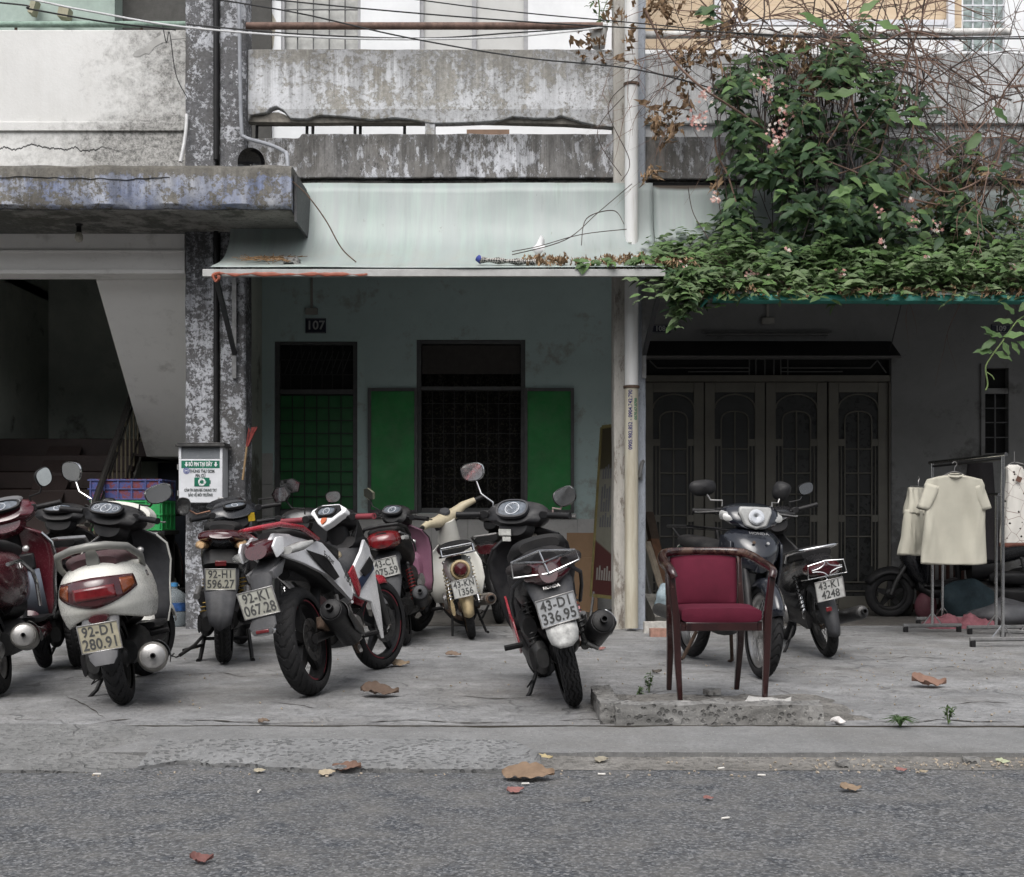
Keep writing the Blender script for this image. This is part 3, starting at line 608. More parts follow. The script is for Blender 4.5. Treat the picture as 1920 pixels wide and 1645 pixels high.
def leaf_door(u0, u1, pat):
    x0, x1, z0, z1 = X(u0, DW), X(u1, DW), .02, Z(716, DW); d = DW + .05
    L = build('door_leaf', MB().bx(x0, x0 + .1, d, d + .04, z0, z1).bx(x1 - .1, x1, d, d + .04, z0, z1).bx(x0 + .101, x1 - .101, d + .001, d + .04, z1 - .1, z1).bx(x0 + .101, x1 - .101, d + .001, d + .04, z0, z0 + .12), M_cream, H8, bevel=.004)
    gx0, gx1, gz0, gz1 = x0 + .1, x1 - .1, z0 + .12, z1 - .1; cx = (gx0 + gx1) / 2; w = (gx1 - gx0) / 2
    t = NT('leaf_glass%d' % pat) if 'leaf_glass%d' % pat not in MATS else None
    if t:
        c = t.mix(t.mr(t.noise(6, 4), .3, .7), (.035, .035, .034), (.05, .05, .048))
        if pat: c = t.mix(t.ma('MULTIPLY', t.step(t.noise(22, 5, .55, .6), .56, .03), t.step(t.noise(5, 2), .45, .1)), c, (.012, .013, .012))
        MATS['leaf_glass%d' % pat] = t.done(c, .3)
    build('pane', MB().bx(gx0, gx1, d + .02, d + .026, gz0, gz1), MATS['leaf_glass%d' % pat], L)
    bar = lambda pts, r=.008: build('leaf_bar', MB().tube([(p[0], d + .006, p[1]) for p in pts], r, 6), M_cream, L)
    zt = gz1 - .16
    bar([(cx + w * math.sin(a), zt + .14 * math.cos(a)) for a in [R_(q) for q in range(-90, 91, 15)]])
    iw = w * .68; zi = zt - .14
    bar([(cx - iw, gz0 + .3)] + [(cx - iw, zi)] + [(cx + iw * math.sin(a), zi + .11 * math.cos(a) ** .6) for a in [R_(q) for q in range(-85, 86, 17)]] + [(cx + iw, zi), (cx + iw, gz0 + .3)])
    bar([(cx, zi + .11), (cx, gz0 + .14)])
    for f in (0., .185, .37, .555, .74): bar([(cx - iw, lerp(zi - .3, gz0 + .3, f) if f else zi - .27), (cx + iw, lerp(zi - .3, gz0 + .3, f) if f else zi - .27)])
    for s_ in (-1, 1):
        bar([(cx + s_ * w * .86, gz0), (cx + s_ * w * .86, zi - .22)], .006)
        for z in (zi - .2, lerp(zi, gz0, .55)): build('leaf_bar', MB().bx(min(cx + s_ * iw, cx + s_ * w), max(cx + s_ * iw, cx + s_ * w), d - .001, d + .012, z - .04, z + .03), M_cream, L)
    bar([(gx0, gz0 + .14), (gx1, gz0 + .14)], .007); bar([(gx0, gz0 + .05), (gx1, gz0 + .05)], .007)
for (a, b), p_ in zip(((1207, 1321), (1323, 1436), (1438, 1553), (1556, 1668)), (0, 0, 1, 1)): leaf_door(a, b, p_)
build('door_head', MB().bx(fd[0], fd[1], DW + .03, DW + .11, Z(715, DW), Z(703, DW)).bx(fd[1] - .02, fd[1] - .001, DW + .02, DW + .11, 0, Z(716, DW)), M_cream, H8, bevel=.003)
tg = build('transom', MB().bx(fd[0], fd[1], DW + .1, DW + .12, Z(703, DW), fd[3]), M_dark, H8)
for a, b, v1, v2 in ((1232, 1405, 690, 690), (1290, 1405, 697, 697), (1232, 1218, 690, 676), (1465, 1632, 690, 690), (1465, 1580, 697, 697), (1632, 1645, 690, 676), (1645, 1662, 676, 700)) + tuple((u, u, 674, 703) for u in (1405, 1417, 1434, 1451, 1464, 1477)):
    build('transom_bar', MB().tube([P(a, v1, DW + .06), P(b, v2, DW + .06)], .007, 6), plain('transom_grey', (.12, .12, .115), .5), tg)
build('door_threshold', MB().bx(fd[0], fd[1], DW - .03, DW + .1, 0, .018), M_cream, H8)
aw = build('door_awning', MB().prism([(0, 0), (.34, -.19), (.34, -.2), (0, -.012)], (fd[0] - .03, DW, Z(640, DW)), (0, -1, 0), (0, 0, 1), (2.56, 0, 0)), plain('awning_black', (.009, .009, .01), .6), H8)
build('awning_edge', MB().bx(fd[0] - .03, fd[0] + 2.53, DW - .348, DW - .335, Z(640, DW) - .215, Z(640, DW) - .19), plain('awning_trim', (.1, .095, .09), .5), aw)
build('lamp_tube', MB().cyl(P(1322, 627, DW - .04), P(1552, 627, DW - .04), .016, n=10).bx(X(1316, DW), X(1558, DW), DW - .03, DW + .005, Z(625, DW), Z(621, DW)), plain('dead_lamp_tube', (.12, .12, .115), .4), H8)
number_plate(H8, '108', 1238, 617, DW - .003, .2, .085); number_plate(H8, '109', 1876, 617, DW - .003, .19, .09)
junction(1440, 602, H8)
w9 = build('side_window', MB().bx(n9[0], n9[1], DW + .1, DW + .12, n9[2], n9[3]), M_dark, H8)
build('window_frame', MB().bx(n9[0], n9[1], DW + .02, DW + .06, Z(738, DW), Z(728, DW)).bx(n9[0] - .04, n9[0] - .001, DW - .02, DW + .06, n9[2] - .05, n9[3] + .04), M_grey, w9)
for u in (1869,): build('window_bar', MB().bx(X(u, DW) - .006, X(u, DW) + .006, DW + .04, DW + .052, n9[2], Z(738, DW)), M_frame, w9)
for v in (765, 792, 820): build('window_bar', MB().bx(n9[0], n9[1], DW + .03, DW + .04, Z(v, DW) - .005, Z(v, DW) + .005), M_frame, w9)
build('balcony_parapet', slabpoly([(1205, 96)] + jag(1210, 2400, 100, 2, 60, 12) + [(2400, 232), (1205, 232)], 10.65, .1), W_right, H8, bevel=.008)
build('balcony_band', slabpoly([(1205, 256), (2400, 256), (2400, 336), (1205, 336)], 10.63, .13), W_band, H8, bevel=.01)
build('balcony_strut', slabpoly([(1205, 230), (2400, 230), (2400, 258), (1205, 258)], 10.69, .06), W_right, H8)
build('balcony_floor', MB().bx(1.03, 9, 10.68, DW, 3.71, 3.84), M_soff, H8)
build('bond_beam', MB().bx(1.12, 9, 10.66, 10.8, 3.69, 3.709), M_dark, H8)
build('unseen_roof', MB().bx(1.03, 9, 12.5, 14.2, 7.3, 7.45), M_soff, H8)  # roof added out of view, set back to leave the balcony lit
t = NT('ply_sheet'); wv = t.noise(3, 6, .6, 1.2, t.vec((.6, 1, 9)))
M_ply = t.done(t.mix(t.mr(wv, .35, .7), (.54, .41, .28), (.6, .48, .34)), .7)
uw8 = (X(1806, DW), X(1884, DW), Z(98, DW), 6.5)
build('upper_wall', holes(1.03, 9, 3.8, 7.3, DW, .1, [uw8]), M_white, H8)
for a, b, v0, v1 in ((1195, 1372, -150, 92), (1384, 1588, -150, 36), (1592, 1780, -150, 40), (1786, 1803, -150, 52)):
    build('plywood_sheet', MB().bx(X(a, 11.4), X(b, 11.4), 11.4, 11.42, Z(v1, 11.4), Z(v0, 11.4)), M_ply, H8)
for a, b, v0, v1 in ((1340, 1352, -60, 110), (1778, 1790, -60, 95)):
    build('steel_post', MB().bx(X(a, 11.3), X(b, 11.3), 11.3, 11.35, Z(v1, 11.3), Z(v0, 11.3)), plain('pale_post', (.6, .61, .64), .5, .1), H8)
build('steel_rail', MB().bx(X(1380, 11.34), X(1778, 11.34), 11.34, 11.38, Z(47, 11.34), Z(37, 11.34)), MATS['pale_post'], H8)
build('balcony_rail', MB().tube([(X(1205, 10.9), 10.9, Z(66, 10.9)), (X(1895, 10.9), 10.9, Z(60, 10.9))], .032, 12), plain('white_rail', (.5, .49, .47), .6, 0, .4, 12), H8)
w8 = build('upper_window', MB().bx(uw8[0], uw8[1], DW + .08, DW + .09, uw8[2], uw8[3]), plain('floral_curtain', (.32, .38, .37), .7, 0, .5, 18), H8)
for i in range(5): build('window_bar', MB().bx(lerp(uw8[0], uw8[1], i / 4) - .007, lerp(uw8[0], uw8[1], i / 4) + .007, DW + .02, DW + .034, uw8[2], uw8[3]), MATS['pale_post'], w8)
for i in range(8): build('window_bar', MB().bx(uw8[0], uw8[1], DW + .008, DW + .019, uw8[2] + i * .155, uw8[2] + i * .155 + .014), MATS['pale_post'], w8)
build('side_partition', MB().bx(6.6, 6.75, 10.7, DW, 0, 3.7), M_grey, H8)

build('light_leak_board', MB().bx(1.0, 9, DW + .3, DW + .34, 0, 3.8), M_dark, H8); build('light_leak_board', MB().bx(-2.5, 1.02, DW + .33, DW + .37, 0, 3.8), M_dark, H7)  # dark boards added behind the openings to stop sky leaking through gaps
# ------------------------------------------------------------------ sheet-metal canopies
def mat_sheet(name='mint_sheet_metal', dirt=.7):
    t = NT(name); n = t.noise(1.5, 6, .6, 0, t.vec((3, .4, .4))); s = t.noise(1, 8, .65, 0, t.vec((14, 1, 1)))
    c = t.mix(t.mr(n, .35, .7), (.26, .3, .287), (.325, .352, .346)); c = t.mix(t.mr(s, .48, .72, 0, .5), c, (.33, .43, .38))
    up = t.up(); d = t.ma('MULTIPLY', t.mr(up, .6, .95), t.mr(t.noise(6, 10, .75), .45, .7)); d = t.ma('MULTIPLY', d, dirt) if dirt < .9 else t.mr(up, .5, .7); c = t.mix(d, c, (.3, .29, .25) if dirt < .9 else (.07, .055, .04))
    rn = t.ma('MULTIPLY', t.step(t.noise(1, 6, .6, 0, t.vec((22, 2, 1.2), (3, 0, 0))), .64, .05), t.mr(t.noise(2.5, 4), .4, .6)); c = t.mix(t.ma('MULTIPLY', rn, .45), c, (.2, .22, .19))
    sp = t.ma('MULTIPLY', t.step(t.noise(16, 6, .7, 0, t.vec((1, 1, .5))), .68, .02), .6); c = t.mix(sp, c, (.17, .17, .14))
    t.bump(t.ma('ADD', n, t.noise(3, 2)), .2, .03); return t.done(c, .42, 0, .4)
M_sheet = mat_sheet(); M_sheet2 = mat_sheet('mint_sheet_dirty', .97)
def sheet(x0, x1, prof, nx=90, o=0., amp=.02):
    rows = []
    for k, (d, z) in enumerate(prof):
        rows.append([V((lerp(x0, x1, i / nx), d + amp * (nz((lerp(x0, x1, i / nx), z, o), 1.7) + .4 * nz((lerp(x0, x1, i / nx), z, o + 2), 5)), z + amp * .6 * nz((lerp(x0, x1, i / nx), z, o + 9), 1.3) * (0 if k in (0,) else 1))) for i in range(nx + 1)])
    return MB().grid(rows)
C7 = thing('sheet_canopy', 'pale mint sheet-metal canopy curving out over the number 107 porch', 'canopy', (-.6, 9.8, 2.7))
pr7 = bez([(10.56, 3.68, 0), (10.5, 3.35, 0), (10.5, 2.98, 0), (10.1, 2.95, 0), (DC, 2.825, 0)])
build('sheet', sheet(-2.3, 1.16, [(p[0], p[1]) for p in pr7]), M_sheet, C7, solid=.003, smooth=60)
build('front_rail', MB().bx(-2.36, 1.17, DC + .004, DC + .045, 2.755, 2.812), plain('pale_rail', (.36, .36, .35), .5, .3, .2, 6, 0, .4), C7, bevel=.004)
for u, ub in ((405, 440), (1243, 1208)):
    a, b = P(u, 521, DC + .05), P(ub, 664, DP - .02)
    br = build('bracket', MB().tube([a, b], .024, 4), plain('bracket_grey', (.055, .057, .06), .5, .4), C7)
    build('bracket_plate', MB().bx(b.x - .02, b.x + .015, DP - .03, DP - .012, b.z - .2, b.z + .62), M_steel, br)
C8 = thing('sheet_canopy', 'mint sheet-metal canopy under the vine, its front edge wrapped in teal tarp', 'canopy', (3.2, 9.6, 2.5))
pr8 = bez([(10.56, 3.66, 0), (10.5, 3.3, 0), (10.45, 2.95, 0), (10.0, 2.85, 0), (9.6, 2.585, 0)])
build('sheet', sheet(1.162, 5.6, [(p[0], p[1]) for p in pr8], 70, 4., .03), M_sheet2, C8, solid=.003, smooth=60)
tq = [(lerp(1.5, 5.6, i / 60), 9.58 + .01 * nz((i * .2, 0, 0)), 2.565 - .012 * i / 60 - .01 * abs(nz((i * .13, 3, 0)))) for i in range(61)]
build('front_pole', MB().tube([(1.2, 9.6, 2.572), (5.6, 9.6, 2.558)], .02, 8), plain('pole_grey', (.25, .22, .2), .6, 0, .3), C8)
tm = MB(); rr = []
for q in tq:
    rr.append([V((q[0], q[1] + .01, q[2] + .03)), V((q[0], q[1] - .015, q[2] + .012)), V((q[0], q[1] - .018 + .008 * nz((q[0], 5, 0), 5), q[2] - .022)), V((q[0], q[1] + .02, q[2] - .04 + .012 * nz((q[0], 8, 0), 4)))])
build('tarp_edge', tm.grid(rr), plain('teal_tarp', (.04, .22, .18), .45, 0, .25, 5), C8, solid=.002, smooth=60)
a = tq[0]; build('tarp_corner', MB().grid([[V((1.5, 9.57, 2.61)), V((1.49, 9.57, 2.56))], [V((1.44, 9.57, 2.545)), V((1.43, 9.58, 2.5))], [V((1.4, 9.59, 2.49)), V((1.41, 9.59, 2.48))]]), MATS['teal_tarp'], C8, solid=.002)

# ------------------------------------------------------------------ invented terraces added out of view behind the viewer, to shade the porches
for i, (x0, x1, h, c, lab) in enumerate(((-46, -19, 6.4, (.3, .29, .27), 'grey house row added unseen to shade the porches, far left behind the viewer'), (-18.9, -5, 7.2, (.34, .31, .25), 'ochre shop row added unseen to shade the porches, left behind the viewer'), (-4.9, 9, 6.6, (.27, .28, .28), 'blue-grey house row added unseen to shade the porches, straight behind the viewer'), (9.1, 23, 7.4, (.33, .3, .28), 'tall pink-grey house row added unseen to shade the porches, right behind the viewer'), (23.1, 48, 6.4, (.3, .3, .26), 'olive house row added unseen to shade the porches, far right behind the viewer'))):
    r = thing('added_terrace', lab, 'building', ((x0 + x1) / 2, -11, 0), 'added terraces shading the porches')
    m = plain('terrace_paint_%d' % i, c, .85, 0, .2, 1.5); hs = []
    n = int((x1 - x0) / 4.5)
    for k in range(n):
        a = x0 + (k + .5) * (x1 - x0) / n
        for z0, z1, w in ((.05, 2.7, 1.5), (4.2, 5.7, .9)): hs.append((a - w, a + w, z0, z1))
    build('wall', holes(x0, x1, 0, h, 0, -.2, hs).xf(Matrix.Translation((0, -10, 0)) @ Matrix.Scale(1, 4)), m, r)
    build('unseen_roof', MB().bx(x0 - .1, x1 + .0, -16, -9.5, h, h + .25), M_soff, r)
    for a, b_, z0, z1 in hs: build('window' if z0 > 1 else 'shop_shutter', MB().bx(a, b_, -10.2, -10.15, z0, z1), plain('terrace_glass', (.04, .045, .05), .2) if z0 > 1 else M_steel, r)
# ------------------------------------------------------------------ motorbikes
K_tyre = plain('tyre_rubber', (.018, .018, .019), .75, 0, .25, 30, .3, .14, (.12, .11, .1), spec=.2)
K_black = plain('black_plastic', (.011, .011, .012), .45, 0, .3, 20, .1, .1, spec=.22)
K_grey = plain('grey_plastic', (.045, .046, .05), .5, 0, .2, 20, .1, .15, spec=.25)
K_lgrey = plain('light_grey_plastic', (.12, .12, .125), .45, 0, .15, 20, .1, .2)
K_eng = plain('engine_metal', (.05, .05, .05), .45, .5, .35, 25, .2, .2)
K_alu = plain('aluminium', (.42, .41, .4), .35, .85, .25, 20, 0, .3)
K_chrome = plain('chrome', (.62, .62, .62), .16, 1., .12, 20, 0, .15)
K_bseat = plain('black_vinyl', (.012, .012, .013), .5, 0, .25, 40, .25, .12, spec=.22)
K_rust = plain('rusted_metal', (.11, .075, .055), .75, .3, .5, 30, .4)
K_ind = plain('amber_lens', (.5, .33, .18), .2, 0, .3, 30, 0, .2, coat=.6)
K_clear = plain('clear_lens', (.33, .33, .32), .12, 0, .2, 30, 0, .2, coat=.8)
K_red = plain('red_lens', (.13, .006, .009), .12, 0, .35, 14, 0, .1, coat=.8)
K_dred = plain('dark_red_lens', (.045, .004, .007), .12, 0, .3, 14, 0, .1, coat=.8)
K_ink = plain('plate_ink', (.09, .09, .088), .6, 0, .5, 60)
K_mir = plain('mirror_glass', (.55, .56, .56), .04, 1., .06, 9)
K_gauge = plain('gauge_glass', (.1, .115, .135), .12, 0, .5, 40, 0, .2, coat=.6)
K_gaugew = plain('gauge_print', (.55, .57, .6), .4, 0, .3, 60)

class Bike:
    def __init__(s, name, label, loc, head, lean, steer=0., L=1.26, rake=26, cat='motorbike', roll=0):
        s.root = thing(name, label, cat, (loc[0], loc[1], .004), 'motorbikes parked on the pavement')
        s.root.rotation_euler = (R_(-lean), 0, R_(90 + head)); s.root.scale = (.95, .95, .95); s.L = L; s.dz = 0.
        a = R_(rake); ax = V((-math.sin(a), 0, math.cos(a))); A = V((L - .33, 0, .9))
        s.S = Matrix.Translation(A) @ Matrix.Rotation(R_(steer), 4, ax) @ Matrix.Translation(-A)
    def add(s, name, mb, mat, par=None, steer=False, **k):
        if s.dz and not steer: mb.v = [p + V((0, 0, s.dz)) for p in mb.v]
        if steer: mb.xf(s.S)
        return build(name, mb, mat, par or s.root, world=False, **k)

def tyre_mesh(R, w, ht, tread):
    mb = MB(); n, m = 216, 30; rows = []
    for i in range(n + 1):
        th = 2 * math.pi * i / n; row = []
        for j in range(m + 1):
            t = j / m * 2 - 1; ph = t * 2.0; r = R - ht * .62 + ht * .62 * math.cos(ph); y = w / 2 * math.sin(max(-1.57, min(1.57, ph)) if abs(ph) < 1.57 else ph)
            g = 0.
            if abs(ph) < 1.15:
                s_ = th * R / .034
                if tread == 'zig': g = 1. if abs(((ph * 2.1 + .55 * abs((s_ % 2) - 1)) % 1.) - .5) < .14 else 0
                elif tread == 'diag': g = 1. if ((s_ * .55 + abs(ph) * 1.1) % 1.) < .17 and .12 < abs(ph) else 0
                elif tread == 'block': g = 1. if ((s_ * .9 + (.5 if ph > 0 else 0) + abs(ph) * .4) % 1.) < .28 and abs(ph) > .2 or abs(abs(ph) - .22) < .09 else 0
            r -= g * .008; row.append(V((r * math.cos(th), y, r * math.sin(th))))
        rows.append(row)
    return mb.grid(rows)
def wheel(b, nm, cx, R, w, rim, style='cast', ns=5, rmat=None, tread='diag', steer=False, stripe=None, disc=0.):
    rmat = rmat or K_black; hw = w * .36; mb = MB()
    mb.lathe([(rim + .008, -hw), (rim - .006, -hw), (rim - .02, -hw * .6), (rim - .02, hw * .6), (rim - .006, hw), (rim + .008, hw)], n=48)
    mb.lathe([(.001, -.06), (.03, -.06), (.05, -.045), (.05, .045), (.03, .06), (.001, .06)], n=20)
    if style == 'cast':
        for k in range(ns):
            a = 2 * math.pi * k / ns + .3; d = V((math.cos(a), 0, math.sin(a))); e = V((-math.sin(a), 0, math.cos(a)))
            o0, o1 = d * .04, d * (rim - .015)
            mb.add([o0 + e * .03 + V((0, .02, 0)), o0 - e * .03 + V((0, .02, 0)), o1 - e * .016 + V((0, .012, 0)), o1 + e * .016 + V((0, .012, 0)), o0 + e * .03 - V((0, .02, 0)), o0 - e * .03 - V((0, .02, 0)), o1 - e * .016 - V((0, .012, 0)), o1 + e * .016 - V((0, .012, 0))],
                   [(0, 1, 2, 3), (7, 6, 5, 4), (0, 4, 5, 1), (1, 5, 6, 2), (2, 6, 7, 3), (3, 7, 4, 0)])
    elif style == 'wire':
        for k in range(36):
            a = 2 * math.pi * k / 36; a2 = a + (.45 if k % 2 else -.45); sd_ = .035 if (k // 2) % 2 else -.035
            mb.cyl((.05 * math.cos(a2), sd_, .05 * math.sin(a2)), ((rim - .015) * math.cos(a), 0, (rim - .015) * math.sin(a)), .0018, n=4)
    else: mb.lathe([(.04, -.03), (rim - .01, -.02), (rim - .01, .02), (.04, .03)], n=32)
    off = V((cx, 0, R)); M = Matrix.Translation(off)
    wo = b.add(nm, mb.xf(M), rmat, steer=steer, smooth=30)
    b.add('tyre', tyre_mesh(R, w, R - rim, tread).xf(M), K_tyre, wo, steer=steer, smooth=30)
    if stripe:
        st = MB()
        for k in (0, 1, 2, 3): st.lathe([(rim + .001, -hw - .002), (rim - .005, -hw - .002)], n=20, a0=k * 1.57, a1=k * 1.57 + 1.1)
        b.add('rim_stripe', st.xf(M), stripe, wo, steer=steer)
    if disc:
        dm = MB(); dm.lathe([(disc, -.055), (disc * .62, -.055), (disc * .62, -.05), (disc, -.05), (disc, -.055)], n=40)
        for k in range(12):
            a = k * math.pi / 6; dm.box((disc * .82 * math.cos(a), -.057, disc * .82 * math.sin(a)), (.03, .003, .008), (0, -a - .6, 0))
        b.add('brake_disc', dm.xf(M), K_eng, wo, steer=steer)
    return wo
def fender(b, nm, cx, R, wdt, a0, a1, mat, steer=False, lift=.02, drop=.035, n=14):
    rows = []
    for i in range(n + 1):
        a = R_(lerp(a0, a1, i / n)); tp = 1 - .35 * max(0, (i / n - .7) / .3) - .3 * max(0, (.2 - i / n) / .2); row = []
        for j in range(9):
            t = j / 4 - 1; r = R + lift - drop * t * t
            row.append(V((cx + r * math.cos(a), wdt / 2 * t * tp, R + r * math.sin(a))))
        rows.append(row)
    return b.add(nm, MB().grid(rows), mat, steer=steer, solid=.005, smooth=60)
def mirror(b, side, base, head, size=(.075, .05), shape='oval', yaw=8, roll=0, stem=K_black, shell=K_black, steer=True, tilt=-8):
    base, head = V(base), V(head); md = base.lerp(head, .5) + V((0, side * .01, -.02))
    pts = []
    for k in range(28):
        a = 2 * math.pi * k / 28; c, s_ = math.cos(a), math.sin(a)
        if shape == 'hex':
            m = max(abs(c * .96 + s_ * .25), abs(s_), abs(c * .75 - s_ * .66)); pts.append((c / m * size[0], s_ / m * size[1]))
        else:
            e = 2 / 2.6; pts.append((size[0] * math.copysign(abs(c) ** e, c) * (1 + .1 * s_), size[1] * math.copysign(abs(s_) ** e, s_)))
    M = Matrix.Translation(head) @ Matrix.Rotation(R_(yaw * -side), 4, 'Z') @ Matrix.Rotation(R_(tilt), 4, 'Y') @ Matrix.Rotation(R_(roll), 4, 'X')
    hm = MB(); rings = [(1., -.004), (1.04, .004), (.98, .016), (.75, .03), (.35, .038), (.02, .04)]
    hm.add([M @ V((dx, -side * p[0] * k, p[1] * k)) for k, dx in rings for p in pts], [(i * 28 + j, i * 28 + (j + 1) % 28, (i + 1) * 28 + (j + 1) % 28, (i + 1) * 28 + j) for i in range(5) for j in range(28)])
    ho = b.add('mirror', hm, shell, steer=steer)
    b.add('mirror_glass', MB().add([M @ V((-.002, -side * p[0] * .93, p[1] * .93)) for p in pts], [tuple(range(28))]), K_mir, ho, steer=steer)
    b.add('mirror_stem', MB().tube([base, base + V((0, 0, .035)), md, head + V((.012, 0, 0))], .0055, 8), stem, ho, steer=steer)
def bars(b, x, z, w=.34, grip=K_black, lever=K_alu, inner=.1, drop=-.005, back=.05, pod=True):
    o = b.add('handlebar', MB().tube([(x - back, -w, z + drop), (x, -inner, z), (x, inner, z), (x - back, w, z + drop)], .011, 10), K_black, steer=True)
    for s_ in (-1, 1):
        a, c = V((x - back * .45, s_ * (w - .14), z + drop * .5)), V((x - back, s_ * w, z + drop)); g = MB(); pts = [a.lerp(c, k / 12) for k in range(13)]
        g.tube(pts, [.0165 + (.0015 if k % 2 else 0) for k in range(12)] + [.019], 12)
        b.add('grip', g, grip, o, steer=True)
        b.add('brake_lever', MB().tube([(x + .03, s_ * (w - .17), z - .004), (x + .045, s_ * (w - .13), z - .004), (x + .015, s_ * (w - .02), z - .014), (x + .02, s_ * w, z - .012)], [.007, .007, .006, .008], 8, flat_=.7), lever, o, steer=True)
        if pod: b.add('switch_pod', MB().loft([(x - .03, s_ * (w - .165), z, .03, .022, .025), (x + .025, s_ * (w - .165), z, .03, .02, .022)], 14), K_black, o, steer=True, bevel=.004)
    for s_, k in ((1, .05), (-1, .03)): b.add('control_cable', MB().tube(bez([(x + .02, s_ * (w - .18), z - .01), (x + .12, s_ * (w - .2), z + .03 + k), (x + .16, s_ * .06, z - .02), (x + .1, s_ * .03, z - .2)], 14), .0035, 5), K_black, o, steer=True)
    return o
def gauge(b, c, w, h, pitch, par=None, style='oval', frame_m=K_black, face=None):
    """instrument face at c, looking back and up at the rider"""
    p = R_(pitch); up = V((math.sin(p), 0, math.cos(p))); n_ = V((-math.cos(p), 0, math.sin(p))); c = V(c); M = basis(c, (0, -1, 0), up)
    def ring(w_, h_, d, e=2.6, n=28): return [M @ V((w_ * math.copysign(abs(math.cos(a)) ** (2 / e), math.cos(a)), h_ * math.copysign(abs(math.sin(a)) ** (2 / e), math.sin(a)), d)) for a in [2 * math.pi * k / n for k in range(n)]]
    mb = MB(); R1, R2, R3, R4 = ring(w * 1.14, h * 1.18, -.015), ring(w * 1.14, h * 1.18, .004), ring(w, h, .006), ring(w, h, -.002)
    mb.add(R1 + R2 + R3 + R4, [(i * 28 + j, i * 28 + (j + 1) % 28, (i + 1) * 28 + (j + 1) % 28, (i + 1) * 28 + j) for i in range(3) for j in range(28)])
    o = b.add('instrument_cluster', mb, frame_m, par, steer=True)
    fm = MB().add(ring(w, h, -.001), [tuple(range(28))]); q = MB()
    r = min(w, h) * .78
    for cx, rr in (((0, r),) if style != 'triple' else ((0, r), (-w * .66, r * .55), (w * .66, r * .55))):
        q.lathe([(rr, 0), (rr * .9, 0), (rr * .9, .002), (rr, .002)], (cx, 0, .0005), (0, 0, 1), 28)
        for k in range(15):
            a = R_(-40 + k * 260 / 14); q.box((cx + rr * .76 * math.cos(a), rr * .76 * math.sin(a), .0012), (rr * .18, rr * .05, .001), (0, 0, a))
        q.box((cx - rr * .2, rr * .15, .0025), (rr * .75, rr * .06, .001), (0, 0, 2.4))
    b.add('gauge_face', fm, face or K_gauge, o if not par else par, steer=True)
    b.add('gauge_marks', q.xf(M), K_gaugew, o if not par else par, steer=True)
def plate(b, c, pitch, lines, w=.19, h=.14, yaw=0, roll=0, back=None, bg=None, tint=(.52, .51, .46)):
    M = Matrix.Translation(V(c)) @ Matrix.Rotation(R_(yaw), 4, 'Z') @ Matrix.Rotation(R_(pitch), 4, 'Y') @ Matrix.Rotation(R_(roll), 4, 'X') @ basis((0, 0, 0), (0, -1, 0), (0, 0, 1))
    pm = bg or plain('plate_%d' % int(tint[2] * 100), sc3(tint, .92), .5, 0, .2, 24, 0, .6, (.2, .16, .11))
    o = b.add('licence_plate', MB().box((0, 0, 0), (w, h, .003)).xf(M), pm, bevel=.004)
    fr_ = MB(); t_ = .0035
    for x0, x1, y0, y1 in ((-w / 2, w / 2, -h / 2, -h / 2 + t_), (-w / 2, w / 2, h / 2 - t_, h / 2), (-w / 2, -w / 2 + t_, -h / 2 + t_ + .0003, h / 2 - t_ - .0003), (w / 2 - t_, w / 2, -h / 2 + t_ + .0003, h / 2 - t_ - .0003)): fr_.bx(x0 - .001, x1 + .001, y0 - .001, y1 + .001, -.003, .0042)
    b.add('plate_rim', fr_.xf(M), K_alu, o, bevel=.001, seg=1)
    for s_, y, sz, sp in ((lines[0], .032, .07, 1.08), (lines[1], -.032, .076, 1.02)):
        tx = text(s_, sz, .0016, .0006, sx=.8, spacing=sp); b.add('plate_lettering', tx.xf(M @ Matrix.Translation((0, y * h / .14, .0022))), K_ink, o, smooth=0)
    if back: b.add('plate_bracket', MB().box((0, .01, -.012), (w * .5, h * .7, .016)).xf(M), back, bevel=.004)
    return o
def muffler(b, a, c, r, mat, cap=K_eng, tip=.016, shield=None, pipe=None, side=-1):
    a, c = V(a), V(c); d = (c - a).normalized(); o = b.add('muffler', MB().tube([a, a + d * .03, a + d * .06, c - d * .05, c - d * .015, c], [r * .45, r * .75, r * .97, r, r * .97, r * .86], 24), mat)
    b.add('muffler_cap', MB().tube([c - d * .002, c + d * .012, c + d * .018], [r * .8, r * .78, r * .6], 24), cap, o)
    b.add('muffler_tip', MB().lathe([(tip, 0), (tip, .04), (tip * .72, .04), (tip * .7, .004), (.0005, .002)], c + d * .016, d, 16), K_black, o)
    if shield:
        x, y = frame(d); out = (V((0, side, .5)) - d * V((0, side, .5)).dot(d)).normalized(); per = d.cross(out); rows = []
        for i in range(9):
            q = a.lerp(c, .12 + .74 * i / 8); k = .9 - .5 * abs(i / 8 - .5); rows.append([q + (out * math.cos(t) + per * math.sin(t)) * (r + .012) for t in [lerp(-k, k, j / 6) for j in range(7)]])
        b.add('heat_shield', MB().grid(rows), shield, o, solid=.004, smooth=60)
    if pipe: b.add('exhaust_pipe', MB().tube(pipe + [a], .016, 10), K_rust, o)
    return o
def shock(b, lo, hi, r=.022, spring=K_black, body=K_eng):
    lo, hi = V(lo), V(hi); d = hi - lo; x, y = frame(d); L_ = d.length; dn = d.normalized()
    o = b.add('rear_shock', MB().tube([lo, lo + d * .45], r * .62, 10).tube([lo + d * .45, hi], r * .4, 8).ell(lo, (.018, .018, .018)).ell(hi, (.018, .018, .018)), body)
    b.add('shock_spring', MB().tube([lo + d * (.12 + .74 * k / 90) + (x * math.cos(k * .62) + y * math.sin(k * .62)) * r for k in range(91)], .0042, 5), spring, o)
